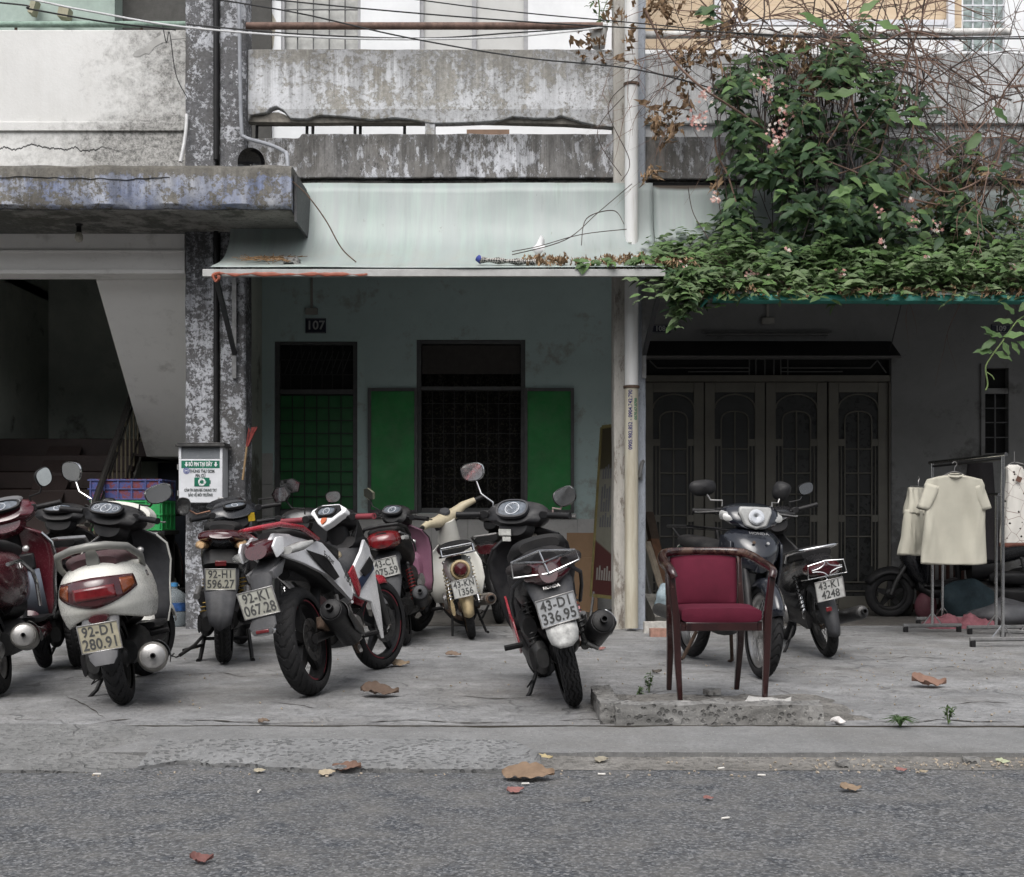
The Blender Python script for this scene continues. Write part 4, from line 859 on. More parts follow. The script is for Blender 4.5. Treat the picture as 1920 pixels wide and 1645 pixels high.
def shell(b, nm, rows, mat, th=.008, steer=False, par=None, nj=13, bevel=0):
    """panel across the bike: each row (x, z, half width, sweep of the edges along x, sweep along z)"""
    out = []
    for x, z, w, sx, sz in rows:
        out.append([V((x + sx * abs(t) ** 2.2, w * t, z + sz * abs(t) ** 2.2)) for t in [2 * j / (nj - 1) - 1 for j in range(nj)]])
    return b.add(nm, MB().grid(out), mat, par, steer=steer, solid=th, smooth=60), [r[0] for r in out], [r[-1] for r in out]
def side_panel(b, nm, poly, yf, th, mat, par=None, sides=(1, -1), bevel=.004):
    """faceted cowl outline in (x, z), pushed out to y = yf(x, z)"""
    for s_ in sides:
        k = len(poly); a = [V((x, s_ * yf(x, z), z)) for x, z in poly]; c = [V((p.x, p.y - s_ * th, p.z)) for p in a]
        cen = sum(a, V()) / k + V((0, s_ * .008, 0)); cb = cen - V((0, s_ * (th + .01), 0))
        mb = MB().add(a + c + [cen, cb], [(i, (i + 1) % k, 2 * k) for i in range(k)] + [(k + (i + 1) % k, k + i, 2 * k + 1) for i in range(k)] + [(i, k + i, k + (i + 1) % k, (i + 1) % k) for i in range(k)])
        b.add(nm, mb, mat, par, bevel=bevel, smooth=25)
def stand(b, side=1, x=.42, kind='side'):
    if kind == 'side':
        b.add('side_stand', MB().tube([(x, .1, .2), (x - .04, .19, .06), (x - .1, .25, .012), (x - .16, .255, .006)], [.012, .011, .011, .009], 8).tube([(x - .02, .15, .12), (x - .1, .2, .1), (x - .11, .17, .13)], .004, 6), K_black)
    else:
        b.add('centre_stand', MB().tube([(x, .14, .2), (x - .1, .17, .01), (x - .16, .18, .005)], .014, 8).tube([(x, -.14, .2), (x - .1, -.17, .01), (x - .16, -.18, .005)], .014, 8).tube([(x - .03, .15, .14), (x - .03, -.15, .14)], .012, 8).tube([(x - .06, .16, .1), (x - .2, .27, .08)], .011, 8), K_black)
def pegs(b, x, z, w=.22, m=K_black):
    for s_ in (1, -1): b.add('foot_peg', MB().tube([(x, s_ * (w - .1), z), (x - .01, s_ * w, z + .005)], .016, 8), m)
def lettering(b, s_, sz, o, ux, uy, mat, bold=.0006, name='badge_lettering'):
    b.add(name, text(s_, sz, bold, .0006).xf(basis(o, ux, uy)), mat, smooth=0)

# ---------- shared scooter underpinnings
def scooter_base(b, R=.235, w=.1, rim=.15, Rf=.235, wf=.09, rimf=.15, fmat=K_grey, tread='block', rmat=K_eng, drive=K_eng, shockm=K_black, skirt=K_black, fdr=(25, 165), two=False, disc=0.):
    L = b.L
    wheel(b, 'rear_wheel', 0, R, w, rim, 'cast', 5, rmat, tread); wheel(b, 'front_wheel', L, Rf, wf, rimf, 'cast', 5, rmat, 'diag', steer=True, disc=disc)
    fender(b, 'front_fender', L, Rf, wf + .06, fdr[0], fdr[1], fmat, steer=True, lift=.03, drop=.06)
    for s_ in (1, -1): b.add('fork_leg', MB().tube([(L, s_ * (wf / 2 + .03), Rf), (L - .04, s_ * (wf / 2 + .03), Rf + .12), (L - .22, s_ * .04, .66)], [.018, .022, .018], 10), K_eng, steer=True)
    dv = b.add('drive_case', MB().loft([(-.07, .105, R, .03, .05, .05), (-.03, .11, R, .045, .085, .085), (.15, .11, R + .005, .05, .075, .085), (.35, .11, R + .02, .055, .08, .085), (.5, .11, R + .03, .05, .085, .09), (.56, .11, R + .03, .02, .05, .05)], 22), drive)
    b.add('drive_cover', MB().loft([(-.05, .155, R, .012, .06, .06), (.1, .16, R + .005, .014, .05, .06), (.45, .165, R + .03, .014, .06, .06), (.5, .16, R + .03, .008, .03, .03)], 18), K_black, dv)
    b.add('engine', MB().loft([(.12, -.02, R + .02, .07, .06, .07), (.22, -.02, R + .03, .1, .09, .09), (.42, -.02, R + .04, .11, .1, .1), (.55, -.02, R + .05, .07, .07, .06)], 18).loft([(.42, 0, R + .06, .06, .06, .06), (.66, 0, R + .08, .055, .055, .055)], 14), K_eng)
    b.add('air_box', MB().loft([(-.02, .13, R + .16, .035, .05, .05), (.05, .13, R + .17, .045, .07, .06), (.28, .12, R + .17, .045, .07, .05), (.34, .12, R + .17, .02, .04, .03)], 18), K_black)
    shock(b, (-.02, .13, R + .02), (.05, .11, .6), .026, shockm)
    if two: shock(b, (-.02, -.13, R + .02), (.05, -.11, .6), .026, shockm)
    b.add('rear_hugger', MB().grid([[V(((R + .025) * math.cos(a), y, R + (R + .025) * math.sin(a) - .04 * abs(y / .06) ** 2)) for y in (-.065, -.04, 0, .04, .065)] for a in [R_(q) for q in range(55, 126, 10)]]), K_black, solid=.004, smooth=60)
    b.add('under_cowl', MB().loft([(.5, 0, .3, .12, .06, .08), (.62, 0, .27, .16, .05, .08), (.9, 0, .27, .16, .05, .07), (.99, 0, .33, .12, .06, .06)], 20), skirt)
    b.add('floorboard', MB().loft([(.5, 0, .345, .15, .02, .02, 0, 4), (.6, 0, .335, .17, .018, .02, 0, 4), (.95, 0, .335, .17, .018, .02, 0, 4)], 20), K_black)
    b.add('inner_frame', MB().tube([(.62, 0, .6), (.6, 0, .38), (.85, 0, .3), (1.0, 0, .5), (L - .3, 0, .82)], .035, 8), K_black)
    b.add('mud_flap_inner', MB().loft([(.2, 0, .5, .12, .12, .1), (.5, 0, .48, .13, .14, .12)], 14), K_black)
def scooter_front(b, outer, inner, edge=None, zt=.83, w0=.19, w1=.235, head=None, key=True, trim_r=.008):
    """leg shield with painted outside, plastic inside and a bright rim"""
    L = b.L; x0 = L - .31
    rows = [(x0 - .02, .33, w0 * .85, -.01, 0), (x0 + .0, .42, w0, -.03, 0), (x0 + .02, .55, w0 * 1.08, -.05, 0), (x0 + .02, .68, w1, -.07, 0), (x0 + .0, .78, w1 * .98, -.075, -.005), (x0 - .03, zt, w1 * .8, -.07, -.03), (x0 - .06, zt + .045, w1 * .4, -.03, -.02)]
    o, l, r = shell(b, 'leg_shield_inner', rows, inner, .01)
    shell(b, 'leg_shield', [(x + .018, z, w * 1.02, sx, sz) for x, z, w, sx, sz in rows], outer, .012)
    b.add('front_apron', MB().loft([(x0 - .02, 0, .33, .1, .06, .05, 60), (x0 + .08, 0, .45, .14, .06, .07, 70), (x0 + .12, 0, .58, .15, .06, .1, 85), (x0 + .1, 0, .72, .14, .06, .12, 100), (x0 + .04, 0, .84, .1, .04, .1, 110), (x0 + .0, 0, .9, .05, .02, .06, 115)], 20), outer)
    if edge:
        for q in (l, r): b.add('shield_trim', MB().tube([p + V((.006, 0, 0)) for p in q[:-1]], trim_r, 8), edge, o)
    b.add('glove_box', MB().loft([(x0 - .05, 0, .55, .1, .1, .1, 0, 4), (x0 + .02, 0, .56, .14, .13, .13, 0, 4)], 20), inner, o, bevel=.006)
    if key: b.add('key_switch', MB().lathe([(.001, .012), (.014, .012), (.02, .008), (.022, 0)], (x0 - .055, -.09, .76), (-1, 0, .2), 18), K_alu, o)
    b.add('column_cover', MB().tube([(x0 + .02, 0, .78), (L - .36, 0, .95)], [.07, .06], 14), K_black, steer=True)
    return o
def headset(b, mat, x=None, z=.99, w=.17, h=.065, d=.13, cover=None, pitch=-30):
    x = x or b.L - .39
    o = b.add('handlebar_cover', MB().loft([(x - d * .55, 0, z - .005, w * .55, h * .55, h * .7, pitch), (x - d * .3, 0, z, w * .9, h * .9, h, pitch * .8), (x, 0, z, w, h, h * 1.1, pitch * .5), (x + d * .5, 0, z - .01, w * .9, h, h * 1.1, 0), (x + d, 0, z - .03, w * .6, h * .7, h * .9, 12), (x + d * 1.25, 0, z - .04, w * .25, h * .3, h * .4, 20)], 26), mat, steer=True)
    if cover: b.add('rear_cover', MB().loft([(x - d * .5, 0, z - .06, w * .45, .05, .06, -10), (x - d * .1, 0, z - .06, w * .6, .05, .09, -5), (x + .03, 0, z - .07, w * .5, .04, .08, 0)], 20), cover, o, steer=True)
    return o
# ---------- 1: the cream scooter, 92-D1
def scooter_cream():
    v = 1325; D = GD(v) + .0; b = Bike('parked_scooter', 'cream white scooter with maroon tail lamp and grey grab rail, number 92-D1', (X(228, D), D + .05), 9, 9.5, -34, 1.26)
    cream = paint('cream_paint', (.7, .69, .63), .25, .16); K_gr = plain('grab_grey', (.2, .2, .185), .42, .2, .15, 20, 0, .35)
    scooter_base(b, .235, .105, .15, .235, .095, .15, cream, 'diag', K_eng, K_eng)
    scooter_front(b, cream, K_grey, cream, .86, .2, .245)
    b.dz = -.055
    # bulging rear bodywork, open below
    vs = [(.44, -.2, .5, .19, 2.3), (.5, -.285, .53, .215, 2.3), (.56, -.335, .55, .228, 2.3), (.62, -.352, .56, .228, 2.3), (.68, -.345, .56, .216, 2.3), (.73, -.315, .56, .195, 2.3), (.765, -.26, .56, .168, 2.3), (.785, -.19, .55, .13, 2.3), (.795, -.1, .5, .08, 2.2)]
    zb = lambda a: .475 + .055 * math.cos(R_(a)) ** 3 if abs(a) < 90 else .475
    bd = b.add('rear_body', MB().vgrid(vs, -165, 165, zb, lambda a: .795, 64, 22), cream, smooth=70, solid=.006)
    b.add('body_lining', MB().loft([(-.22, 0, .6, .12, .12, .08), (.0, 0, .6, .17, .14, .1), (.4, 0, .6, .18, .14, .12), (.6, 0, .58, .1, .12, .1)], 18), K_black, bd)
    lo = lambda a: .572 + .075 * (abs(a) / 52) ** 1.3; hi = lambda a: .718 - .012 * (abs(a) / 52)
    lens = b.add('tail_lamp', MB().vgrid(vs, -52, 52, lo, hi, 30, 8, .004), K_dred, bd, solid=.01, smooth=60)
    b.add('stop_lens', MB().vgrid(vs, -22, 22, lambda a: .615, lambda a: .675, 12, 4, .01), K_red, lens, solid=.004, smooth=60)
    for a0, a1 in ((-49, -30), (30, 49)): b.add('turn_lens', MB().vgrid(vs, a0, a1, lambda a: lo(a) + .012, lambda a: hi(a) - .012, 10, 4, .01), plain('orange_lens', (.16, .04, .012), .2, 0, .3, 20, coat=.6), lens, solid=.004, smooth=60)
    b.add('panel_seam', MB().vgrid(vs, -100, 100, lambda a: .576, lambda a: .5785, 40, 1, .0012), K_grey, bd)
    b.add('seat', MB().loft([(.66, 0, .72, .09, .03, .03), (.55, 0, .745, .14, .045, .05), (.3, 0, .765, .165, .05, .06), (.1, 0, .79, .165, .055, .06), (-.1, 0, .8, .15, .045, .06), (-.2, 0, .785, .11, .03, .04)], 24), plain('maroon_vinyl', (.05, .018, .022), .5, 0, .2, 30, .2, .3))
    gr = b.add('grab_rail', MB().tube([(.12, .19, .735), (.0, .2, .79), (-.18, .165, .845), (-.26, .08, .865), (-.275, 0, .87), (-.26, -.08, .865), (-.18, -.165, .845), (.0, -.2, .79), (.12, -.19, .735)], [.014, .017, .019, .02, .02, .02, .019, .017, .014], 12), K_gr)
    b.add('rail_post', MB().loft([(-.225, 0, .8, .03, .07, .06), (-.17, 0, .77, .035, .06, .06)], 14), K_gr, gr)
    b.add('tail_fender', MB().loft([(-.2, 0, .55, .085, .05, .05, 20), (-.29, 0, .5, .09, .03, .03, 55), (-.34, 0, .42, .085, .02, .03, 75), (-.37, 0, .33, .065, .015, .02, 80), (-.38, 0, .3, .045, .01, .012, 85)], 18), K_lgrey)
    b.add('plate_lamp', MB().loft([(-.345, 0, .52, .045, .018, .018), (-.31, 0, .525, .05, .02, .02)], 14), K_dred)
    plate(b, (-.385, 0, .435), -12, ('92-D1', '280.91'), roll=0, back=K_grey, tint=(.5, .46, .34))
    muffler(b, (.2, -.15, .24), (-.18, -.2, .285), .075, plain('muffler_silver', (.3, .29, .27), .42, .7, .3, 12, 0, .5), K_alu, .014, K_grey)
    b.dz = 0.; stand(b); headset(b, K_black, None, .975, .2, .07, .13, K_black)
    b.add('headlamp_cowl', MB().loft([(b.L - .34, 0, .985, .2, .075, .06, -20), (b.L - .26, 0, .97, .19, .08, .08, 0), (b.L - .2, 0, .95, .1, .05, .05, 10)], 24), cream, steer=True)
    gauge(b, (b.L - .475, 0, 1.02), .1, .042, 48, style='triple'); bars(b, b.L - .4, .985, .34)
    mirror(b, 1, (b.L - .4, .17, 1.02), (b.L - .42, .31, 1.2), (.075, .056), yaw=6, stem=K_chrome, shell=K_chrome)
    mirror(b, -1, (b.L - .4, -.17, 1.02), (b.L - .42, -.31, 1.13), (.075, .052), yaw=40, roll=-25, shell=K_chrome)
    lettering(b, 'SCR', .045, (-.06, -.226, .64), (1, 0, 0), (0, .2, 1), K_grey); lettering(b, 'HONDA', .026, (-.332, .0, .585), (0, -1, 0), (.15, 0, 1), K_grey)
    pegs(b, .5, .3)
scooter_cream()

# ---------- 2: black scooter with a round mirror, 92-H1
def scooter_black():
    D = GD(1247); b = Bike('parked_scooter', 'black scooter on its centre stand in front of the battery box, number 92-H1', (X(417, D), D + .05), 9, 0, 24, 1.28)
    blk = paint('black_paint', (.008, .009, .012), .22, .08)
    scooter_base(b, .265, .1, .178, .265, .09, .178, blk, 'block', K_black, K_black, plain('gold_spring', (.25, .16, .03), .4, .3), two=True)
    scooter_front(b, blk, K_black, None, .87, .19, .22)
    b.dz = .03
    b.add('rear_body', MB().loft([(.58, 0, .6, .1, .15, .12), (.4, 0, .64, .15, .15, .15), (.15, 0, .7, .16, .12, .13), (-.05, 0, .75, .145, .09, .1), (-.2, 0, .78, .115, .065, .08), (-.33, 0, .8, .06, .03, .04)], 26), blk)
    b.add('seat', MB().loft([(.62, 0, .74, .08, .03, .03), (.5, 0, .76, .13, .05, .05), (.25, 0, .79, .145, .05, .06), (.12, 0, .825, .14, .05, .05), (-.12, 0, .865, .12, .04, .05), (-.22, 0, .86, .08, .02, .03)], 22), K_bseat)
    tl = b.add('tail_lamp', MB().loft([(-.25, 0, .8, .15, .05, .04, -10), (-.3, 0, .805, .13, .045, .035, -20), (-.345, 0, .81, .07, .025, .02, -30)], 22), K_dred)
    for s_ in (1, -1): b.add('turn_lens', MB().loft([(-.2, s_ * .11, .755, .05, .03, .03, -10), (-.28, s_ * .125, .75, .035, .028, .03, -20), (-.32, s_ * .12, .745, .015, .015, .015)], 12), K_ind, tl)
    b.add('tail_cowl', MB().loft([(-.1, 0, .69, .13, .07, .07, 0), (-.24, 0, .67, .12, .06, .07, 20), (-.3, 0, .62, .11, .03, .05, 50)], 18), K_black)
    b.add('reflector', MB().box((-.335, 0, .635), (.01, .07, .035), (0, -.3, 0)), K_red, bevel=.003)
    plate(b, (-.35, 0, .535), -14, ('92-H1', '596.27'), back=K_black, tint=(.55, .54, .45))
    b.add('tail_fender', MB().grid([[V((-.33 + dx - .02 * (1 - abs(t)), w * t, z - zz * (1 - abs(t)))) for t in (-1, -.6, -.2, 0, .2, .6, 1)] for dx, w, z, zz in ((.07, .11, .6, 0), (.05, .11, .5, 0), (.0, .1, .45, .0), (-.05, .08, .32, .0), (-.07, .065, .255, .04))]), K_grey, solid=.008, smooth=30)
    b.dz = 0.; muffler(b, (.15, -.13, .3), (-.2, -.19, .36), .065, K_black, K_black, .02, K_lgrey)
    for s_ in (1, -1): b.add('shock_can', MB().cyl((-.2, s_ * .16, .45), (-.1, s_ * .15, .5), .022), K_alu)
    stand(b, kind='centre', x=.3)
    b.add('side_stand', MB().tube([(.35, .12, .2), (.1, .2, .11), (-.02, .28, .06)], .012, 8).tube([(-.02, .28, .06), (-.05, .3, .05), (-.04, .33, .06), (-.0, .32, .07)], .006, 6), K_black)
    hs = headset(b, blk, None, 1.0, .19, .07, .15, K_black)
    b.add('screen_cowl', MB().loft([(b.L - .36, 0, 1.04, .13, .05, .04, -30), (b.L - .26, 0, 1.05, .15, .06, .06, -10), (b.L - .16, 0, 1.0, .1, .05, .06, 10)], 20), blk, hs, steer=True)
    b.add('sticker', MB().box((b.L - .475, -.1, .94), (.004, .05, .06), (0, -.2, 0)), plain('yellow_sticker', (.5, .33, .02), .5, 0, .4, 60), hs, steer=True)
    gauge(b, (b.L - .455, 0, 1.045), .075, .03, 60); bars(b, b.L - .42, 1.0, .34)
    mirror(b, 1, (b.L - .4, .17, 1.0), (b.L - .43, .36, 1.1), (.047, .062), yaw=30, stem=plain('copper_stem', (.4, .22, .15), .4, .6), shell=K_alu, roll=15)
    mirror(b, -1, (b.L - .4, -.2, 1.02), (b.L - .44, -.44, 1.11), (.075, .052), 'hex', yaw=-22)
scooter_black()

# ---------- 3: maroon scooter cut by the left edge
def scooter_maroon():
    b = Bike('parked_scooter', 'maroon scooter with chrome-edged leg shield at the left edge of the row', (-2.6, 6.5), 10, 10, 8, 1.28)
    mar = paint('maroon_paint', (.085, .01, .018), .2, .2, .7)
    scooter_base(b, .24, .105, .15, .235, .09, .155, mar, 'block', K_alu, K_eng, skirt=mar)
    scooter_front(b, mar, mar, K_chrome, .87, .2, .25, trim_r=.012)
    b.add('toe_board', MB().grid([[V((b.L - .345 - .02 * k, y, .35 + .14 * k)) for y in (-.15, 0, .15)] for k in (0, 1, 2)]), plain('kick_plate', (.2, .22, .26), .35, .5, .1), solid=.006)
    b.add('rear_body', MB().loft([(.62, 0, .57, .1, .16, .14), (.5, 0, .58, .16, .18, .17), (.25, 0, .62, .2, .16, .2), (.0, 0, .65, .2, .13, .18), (-.2, 0, .68, .16, .09, .13), (-.33, 0, .68, .08, .05, .07)], 30), mar)
    b.add('seat', MB().loft([(.66, 0, .73, .09, .03, .03), (.5, 0, .755, .15, .05, .05), (.2, 0, .78, .16, .05, .05), (-.1, 0, .8, .14, .04, .05), (-.22, 0, .79, .09, .03, .03)], 22), K_bseat)
    for s_ in (1, -1): b.add('crash_bar', MB().tube([(-.2, s_ * .2, .68), (0, s_ * .225, .69), (.28, s_ * .225, .62), (.36, s_ * .22, .55), (.37, s_ * .215, .42)], .011, 8), K_chrome)
    b.add('tail_lamp', MB().loft([(-.28, 0, .69, .13, .05, .04), (-.35, 0, .685, .08, .035, .03)], 18), K_dred)
    muffler(b, (.2, -.15, .26), (-.18, -.21, .3), .07, plain('muffler_silver', (.3, .29, .27), .42, .7), K_alu, .012, K_eng)
    b.add('tail_fender', MB().loft([(-.2, 0, .55, .085, .05, .05, 20), (-.33, 0, .47, .085, .03, .03, 60), (-.38, 0, .32, .05, .015, .02, 80)], 16), K_grey)
    headset(b, mar, None, .99, .2, .075, .14, mar); gauge(b, (b.L - .475, 0, 1.03), .1, .04, 48); bars(b, b.L - .4, .985, .34)
    b.add('dash_top', MB().loft([(b.L - .45, 0, 1.04, .12, .03, .02, -40), (b.L - .33, 0, 1.06, .13, .03, .03, -10)], 18), K_lgrey, steer=True)
    mirror(b, -1, (b.L - .4, -.17, 1.02), (b.L - .43, -.28, 1.15), (.06, .055), yaw=45, roll=-20)
    b.add('cubby', MB().box((b.L - .385, -.09, .68), (.03, .09, .1)), K_black, bevel=.012)
    lettering(b, 'LEAD', .05, (.08, -.206, .66), (1, 0, 0), (0, .15, 1), K_chrome); stand(b)
scooter_maroon()

# ---------- 4: dark scooter squeezed in between
def scooter_dark():
    b = Bike('parked_scooter', 'dark grey scooter squeezed between the maroon scooter and the cream scooter', (-2.62, 7.75), 17, 8, -18, 1.24)
    scooter_base(b); scooter_front(b, K_black, K_black, None, .86, .19, .22)
    b.add('rear_body', MB().loft([(.58, 0, .58, .1, .16, .14), (.4, 0, .62, .16, .15, .16), (.1, 0, .67, .17, .12, .15), (-.15, 0, .7, .14, .09, .11), (-.32, 0, .72, .07, .04, .05)], 24), paint('plum_paint', (.012, .008, .009), .25, .1))
    b.add('seat', MB().loft([(.6, 0, .74, .09, .03, .03), (.4, 0, .77, .15, .045, .05), (.0, 0, .8, .14, .04, .05), (-.2, 0, .8, .09, .03, .03)], 20), K_bseat)
    b.add('grab_rail', MB().tube([(0, .17, .76), (-.2, .15, .82), (-.28, 0, .83), (-.2, -.15, .82), (0, -.17, .76)], .012, 8), K_alu)
    muffler(b, (.2, -.15, .26), (-.18, -.2, .3), .065, K_black); stand(b)
    headset(b, K_black, None, 1.0, .19, .07, .14, K_black); gauge(b, (b.L - .475, 0, 1.035), .09, .035, 52); bars(b, b.L - .41, 1.0, .36)
    mirror(b, -1, (b.L - .4, -.17, 1.02), (b.L - .43, -.34, 1.06), (.05, .045), yaw=25)
    b.add('tail_lamp', MB().loft([(-.27, 0, .73, .12, .045, .04), (-.34, 0, .73, .07, .03, .03)], 16), K_dred)
scooter_dark()

# ---------- 5: purple and black scooter, 43-C1
def scooter_purple():
    D = GD(1211); b = Bike('parked_scooter', 'black and mauve scooter with round red tail lamp, number 43-C1', (X(761, D), D + .03), -2, 10, -28, 1.24)
    pur = paint('mauve_paint', (.24, .11, .165), .3, .15)
    scooter_base(b, .265, .085, .18, .265, .08, .18, K_black, 'diag', K_black, K_eng, plain('red_spring', (.2, .02, .02), .4), skirt=K_black, two=True)
    scooter_front(b, pur, pur, K_black, .87, .19, .225)
    b.dz = .045
    b.add('rear_body', MB().loft([(.58, 0, .6, .09, .14, .12), (.4, 0, .64, .14, .14, .14), (.15, 0, .69, .16, .11, .12), (-.08, 0, .74, .15, .09, .1), (-.25, 0, .77, .11, .06, .08), (-.34, 0, .77, .06, .04, .05)], 26), K_black)
    b.add('tail_lamp', MB().loft([(-.22, .0, .765, .13, .065, .08, -8, 2.6), (-.3, 0, .765, .115, .06, .075, -8, 2.6), (-.345, 0, .76, .085, .045, .06, -8), (-.365, 0, .755, .03, .02, .03, -8)], 22, ), K_red)
    for s_ in (1, -1):
        b.add('turn_lens', MB().loft([(-.2, s_ * .155, .75, .03, .022, .02), (-.28, s_ * .15, .755, .015, .015, .015)], 12), K_clear)
        b.add('side_strip', MB().tube([(-.27, s_ * .13, .8), (-.05, s_ * .165, .765), (.2, s_ * .17, .7), (.28, s_ * .165, .64)], .008, 6), K_lgrey)
    b.add('seat', MB().loft([(.6, 0, .74, .08, .03, .03), (.45, 0, .76, .13, .045, .05), (.15, 0, .79, .145, .045, .05), (-.1, 0, .825, .13, .04, .05), (-.2, 0, .82, .09, .02, .03)], 22), K_bseat)
    b.add('grab_rail', MB().tube([(-.02, .17, .77), (-.15, .165, .83), (-.27, .12, .86), (-.3, 0, .865), (-.27, -.12, .86), (-.15, -.165, .83), (-.02, -.17, .77)], .014, 10), K_black)
    b.add('tail_fender', MB().loft([(-.15, 0, .62, .1, .06, .06, 10), (-.28, 0, .6, .1, .04, .04, 50), (-.34, 0, .45, .095, .02, .02, 75), (-.38, 0, .3, .06, .015, .015, 80)], 18), K_grey)
    plate(b, (-.375, 0, .56), -12, ('43-C1', '075.59'), back=K_black, roll=-4, tint=(.56, .56, .53))
    b.dz = 0.; muffler(b, (.12, -.16, .3), (-.24, -.2, .38), .065, K_black, K_grey, .018, None, [V((.5, -.08, .25)), V((.3, -.14, .24))])
    b.add('heel_guard', MB().loft([(.1, -.17, .42, .02, .05, .05), (.25, -.175, .45, .025, .06, .03)], 12), K_alu)
    stand(b); headset(b, K_black, None, 1.0, .13, .085, .12, K_black); gauge(b, (b.L - .465, 0, 1.045), .075, .045, 50, frame_m=K_grey); bars(b, b.L - .41, .99, .34, lever=K_black)
    mirror(b, 1, (b.L - .4, .17, 1.0), (b.L - .42, .26, 1.16), (.062, .042), 'hex', yaw=20, roll=25, shell=plain('olive_shell', (.14, .14, .1), .5))
    pegs(b, .12, .33)
scooter_purple()

# ---------- 6: black and red scooter in front, 43-D1
def scooter_red():
    D = GD(1328); b = Bike('parked_scooter', 'dusty black and red scooter with chrome tail guard, number 43-D1 336.95', (X(1079, D), D + .05), 3, 13.5, -30, 1.26)
    red = paint('red_paint', (.26, .012, .024), .25, .15, .6); db = plain('dusty_black', (.015, .015, .017), .42, 0, .25, 14, .1, .15, spec=.3)
    scooter_base(b, .28, .092, .195, .28, .085, .195, db, 'zig', K_black, K_eng, K_eng, skirt=red, two=True)
    scooter_front(b, db, db, K_black, .87, .2, .235, trim_r=.01)
    side_panel(b, 'lower_cowl', [(.5, .3), (.72, .24), (.97, .3), (.99, .44), (.92, .56), (.8, .46), (.56, .44)], lambda x, z: .19 - .05 * max(0, .4 - z), .012, red)
    b.add('rear_body', MB().loft([(.58, 0, .6, .1, .14, .14), (.45, 0, .63, .15, .14, .16), (.2, 0, .68, .175, .12, .16), (-.02, 0, .72, .165, .1, .14), (-.2, 0, .755, .125, .07, .1), (-.33, 0, .77, .06, .035, .045)], 26), db)
    b.add('rear_cowl_edge', MB().tube([(-.3, .1, .72), (-.15, .17, .66), (.1, .185, .58), (.35, .18, .48)], .01, 8).tube([(-.3, -.1, .72), (-.15, -.17, .66), (.1, -.185, .58), (.35, -.18, .48)], .01, 8), K_grey)
    b.add('seat', MB().loft([(.62, 0, .745, .08, .03, .03), (.45, 0, .765, .14, .05, .05), (.15, 0, .79, .155, .05, .06), (-.08, 0, .83, .14, .05, .06), (-.2, 0, .835, .1, .03, .04)], 22), K_bseat)
    tl = b.add('tail_lamp', MB().loft([(-.24, 0, .73, .13, .055, .08, -15), (-.32, 0, .725, .085, .055, .085, -15), (-.37, 0, .715, .045, .04, .06, -15)], 22), K_dred)
    for s_ in (1, -1): b.add('turn_lens', MB().loft([(-.2, s_ * .15, .745, .04, .03, .03, -10), (-.29, s_ * .125, .742, .045, .032, .03, -10), (-.34, s_ * .09, .74, .02, .02, .02)], 12), plain('smoke_lens', (.03, .026, .026), .3, 0, .3, 20, spec=.2), tl)
    g = b.add('tail_guard', MB().tube([(-.22, .175, .72), (-.32, .165, .715), (-.35, .16, .79), (-.37, .02, .815), (-.35, -.15, .78), (-.345, -.16, .73), (-.38, 0, .7), (-.32, .165, .715)], .0048, 8).tube([(-.37, .02, .815), (-.385, 0, .7)], .005, 6).tube([(-.35, .16, .79), (-.38, .01, .755), (-.35, -.15, .78)], .005, 6), K_chrome)
    b.add('tail_fender', MB().loft([(-.12, 0, .66, .12, .05, .06, 10), (-.26, 0, .645, .115, .04, .04, 40), (-.33, 0, .58, .1, .025, .025, 70), (-.37, 0, .46, .08, .015, .02, 78)], 20), K_grey)
    b.add('mud_guard', MB().grid([[V((-.375 + dx - .015 * (1 - t * t), w * t, z)) for t in (-1, -.6, 0, .6, 1)] for dx, w, z in ((.01, .075, .46), (-.005, .075, .41), (-.02, .065, .37), (-.03, .03, .345))]), plain('worn_alu', (.36, .36, .35), .6, .3, .4, 25, .2), solid=.006, smooth=50)
    plate(b, (-.4, 0, .525), -14, ('43-D1', '336.95'), back=K_grey, roll=-3, tint=(.56, .58, .6))
    lettering(b, 'HONDA', .022, (-.352, 0, .635), (0, -1, 0), (.35, 0, 1), K_alu)
    muffler(b, (.15, -.17, .29), (-.2, -.215, .4), .066, db, K_black, .018, K_chrome, [V((.45, -.06, .25)), V((.3, -.15, .26))])
    b.add('swing_bracket', MB().tube([(.02, -.12, .27), (.1, -.15, .36), (.05, -.15, .44)], .02, 8).tube([(-.05, -.13, .3), (-.05, -.18, .26)], .014, 8), K_alu)
    stand(b, x=.45); pegs(b, .3, .33, .27)
    hs = headset(b, db, None, 1.0, .19, .075, .14, db); gauge(b, (b.L - .47, 0, 1.035), .085, .055, 42, frame_m=K_grey); bars(b, b.L - .42, 1.0, .35)
    b.add('sticker', MB().box((b.L - .485, .04, .9), (.004, .075, .035), (0, -.1, 0)).box((b.L - .483, .03, .862), (.004, .05, .025), (0, -.1, 0)), plain('paper_sticker', (.5, .5, .47), .7, 0, .3, 50), hs, steer=True)
    b.add('key_cover', MB().box((b.L - .365, -.06, .84), (.02, .03, .055)), plain('worn_label', (.45, .42, .36), .6), bevel=.008)
    mirror(b, 1, (b.L - .4, .15, 1.03), (b.L - .42, .27, 1.24), (.075, .052), stem=K_chrome, shell=K_chrome, roll=-8, yaw=3)
    mirror(b, -1, (b.L - .4, -.22, 1.0), (b.L - .42, -.3, 1.1), (.066, .052), stem=plain('pink_stem', (.4, .3, .28), .4), shell=K_chrome, roll=-25, yaw=12)
scooter_red()

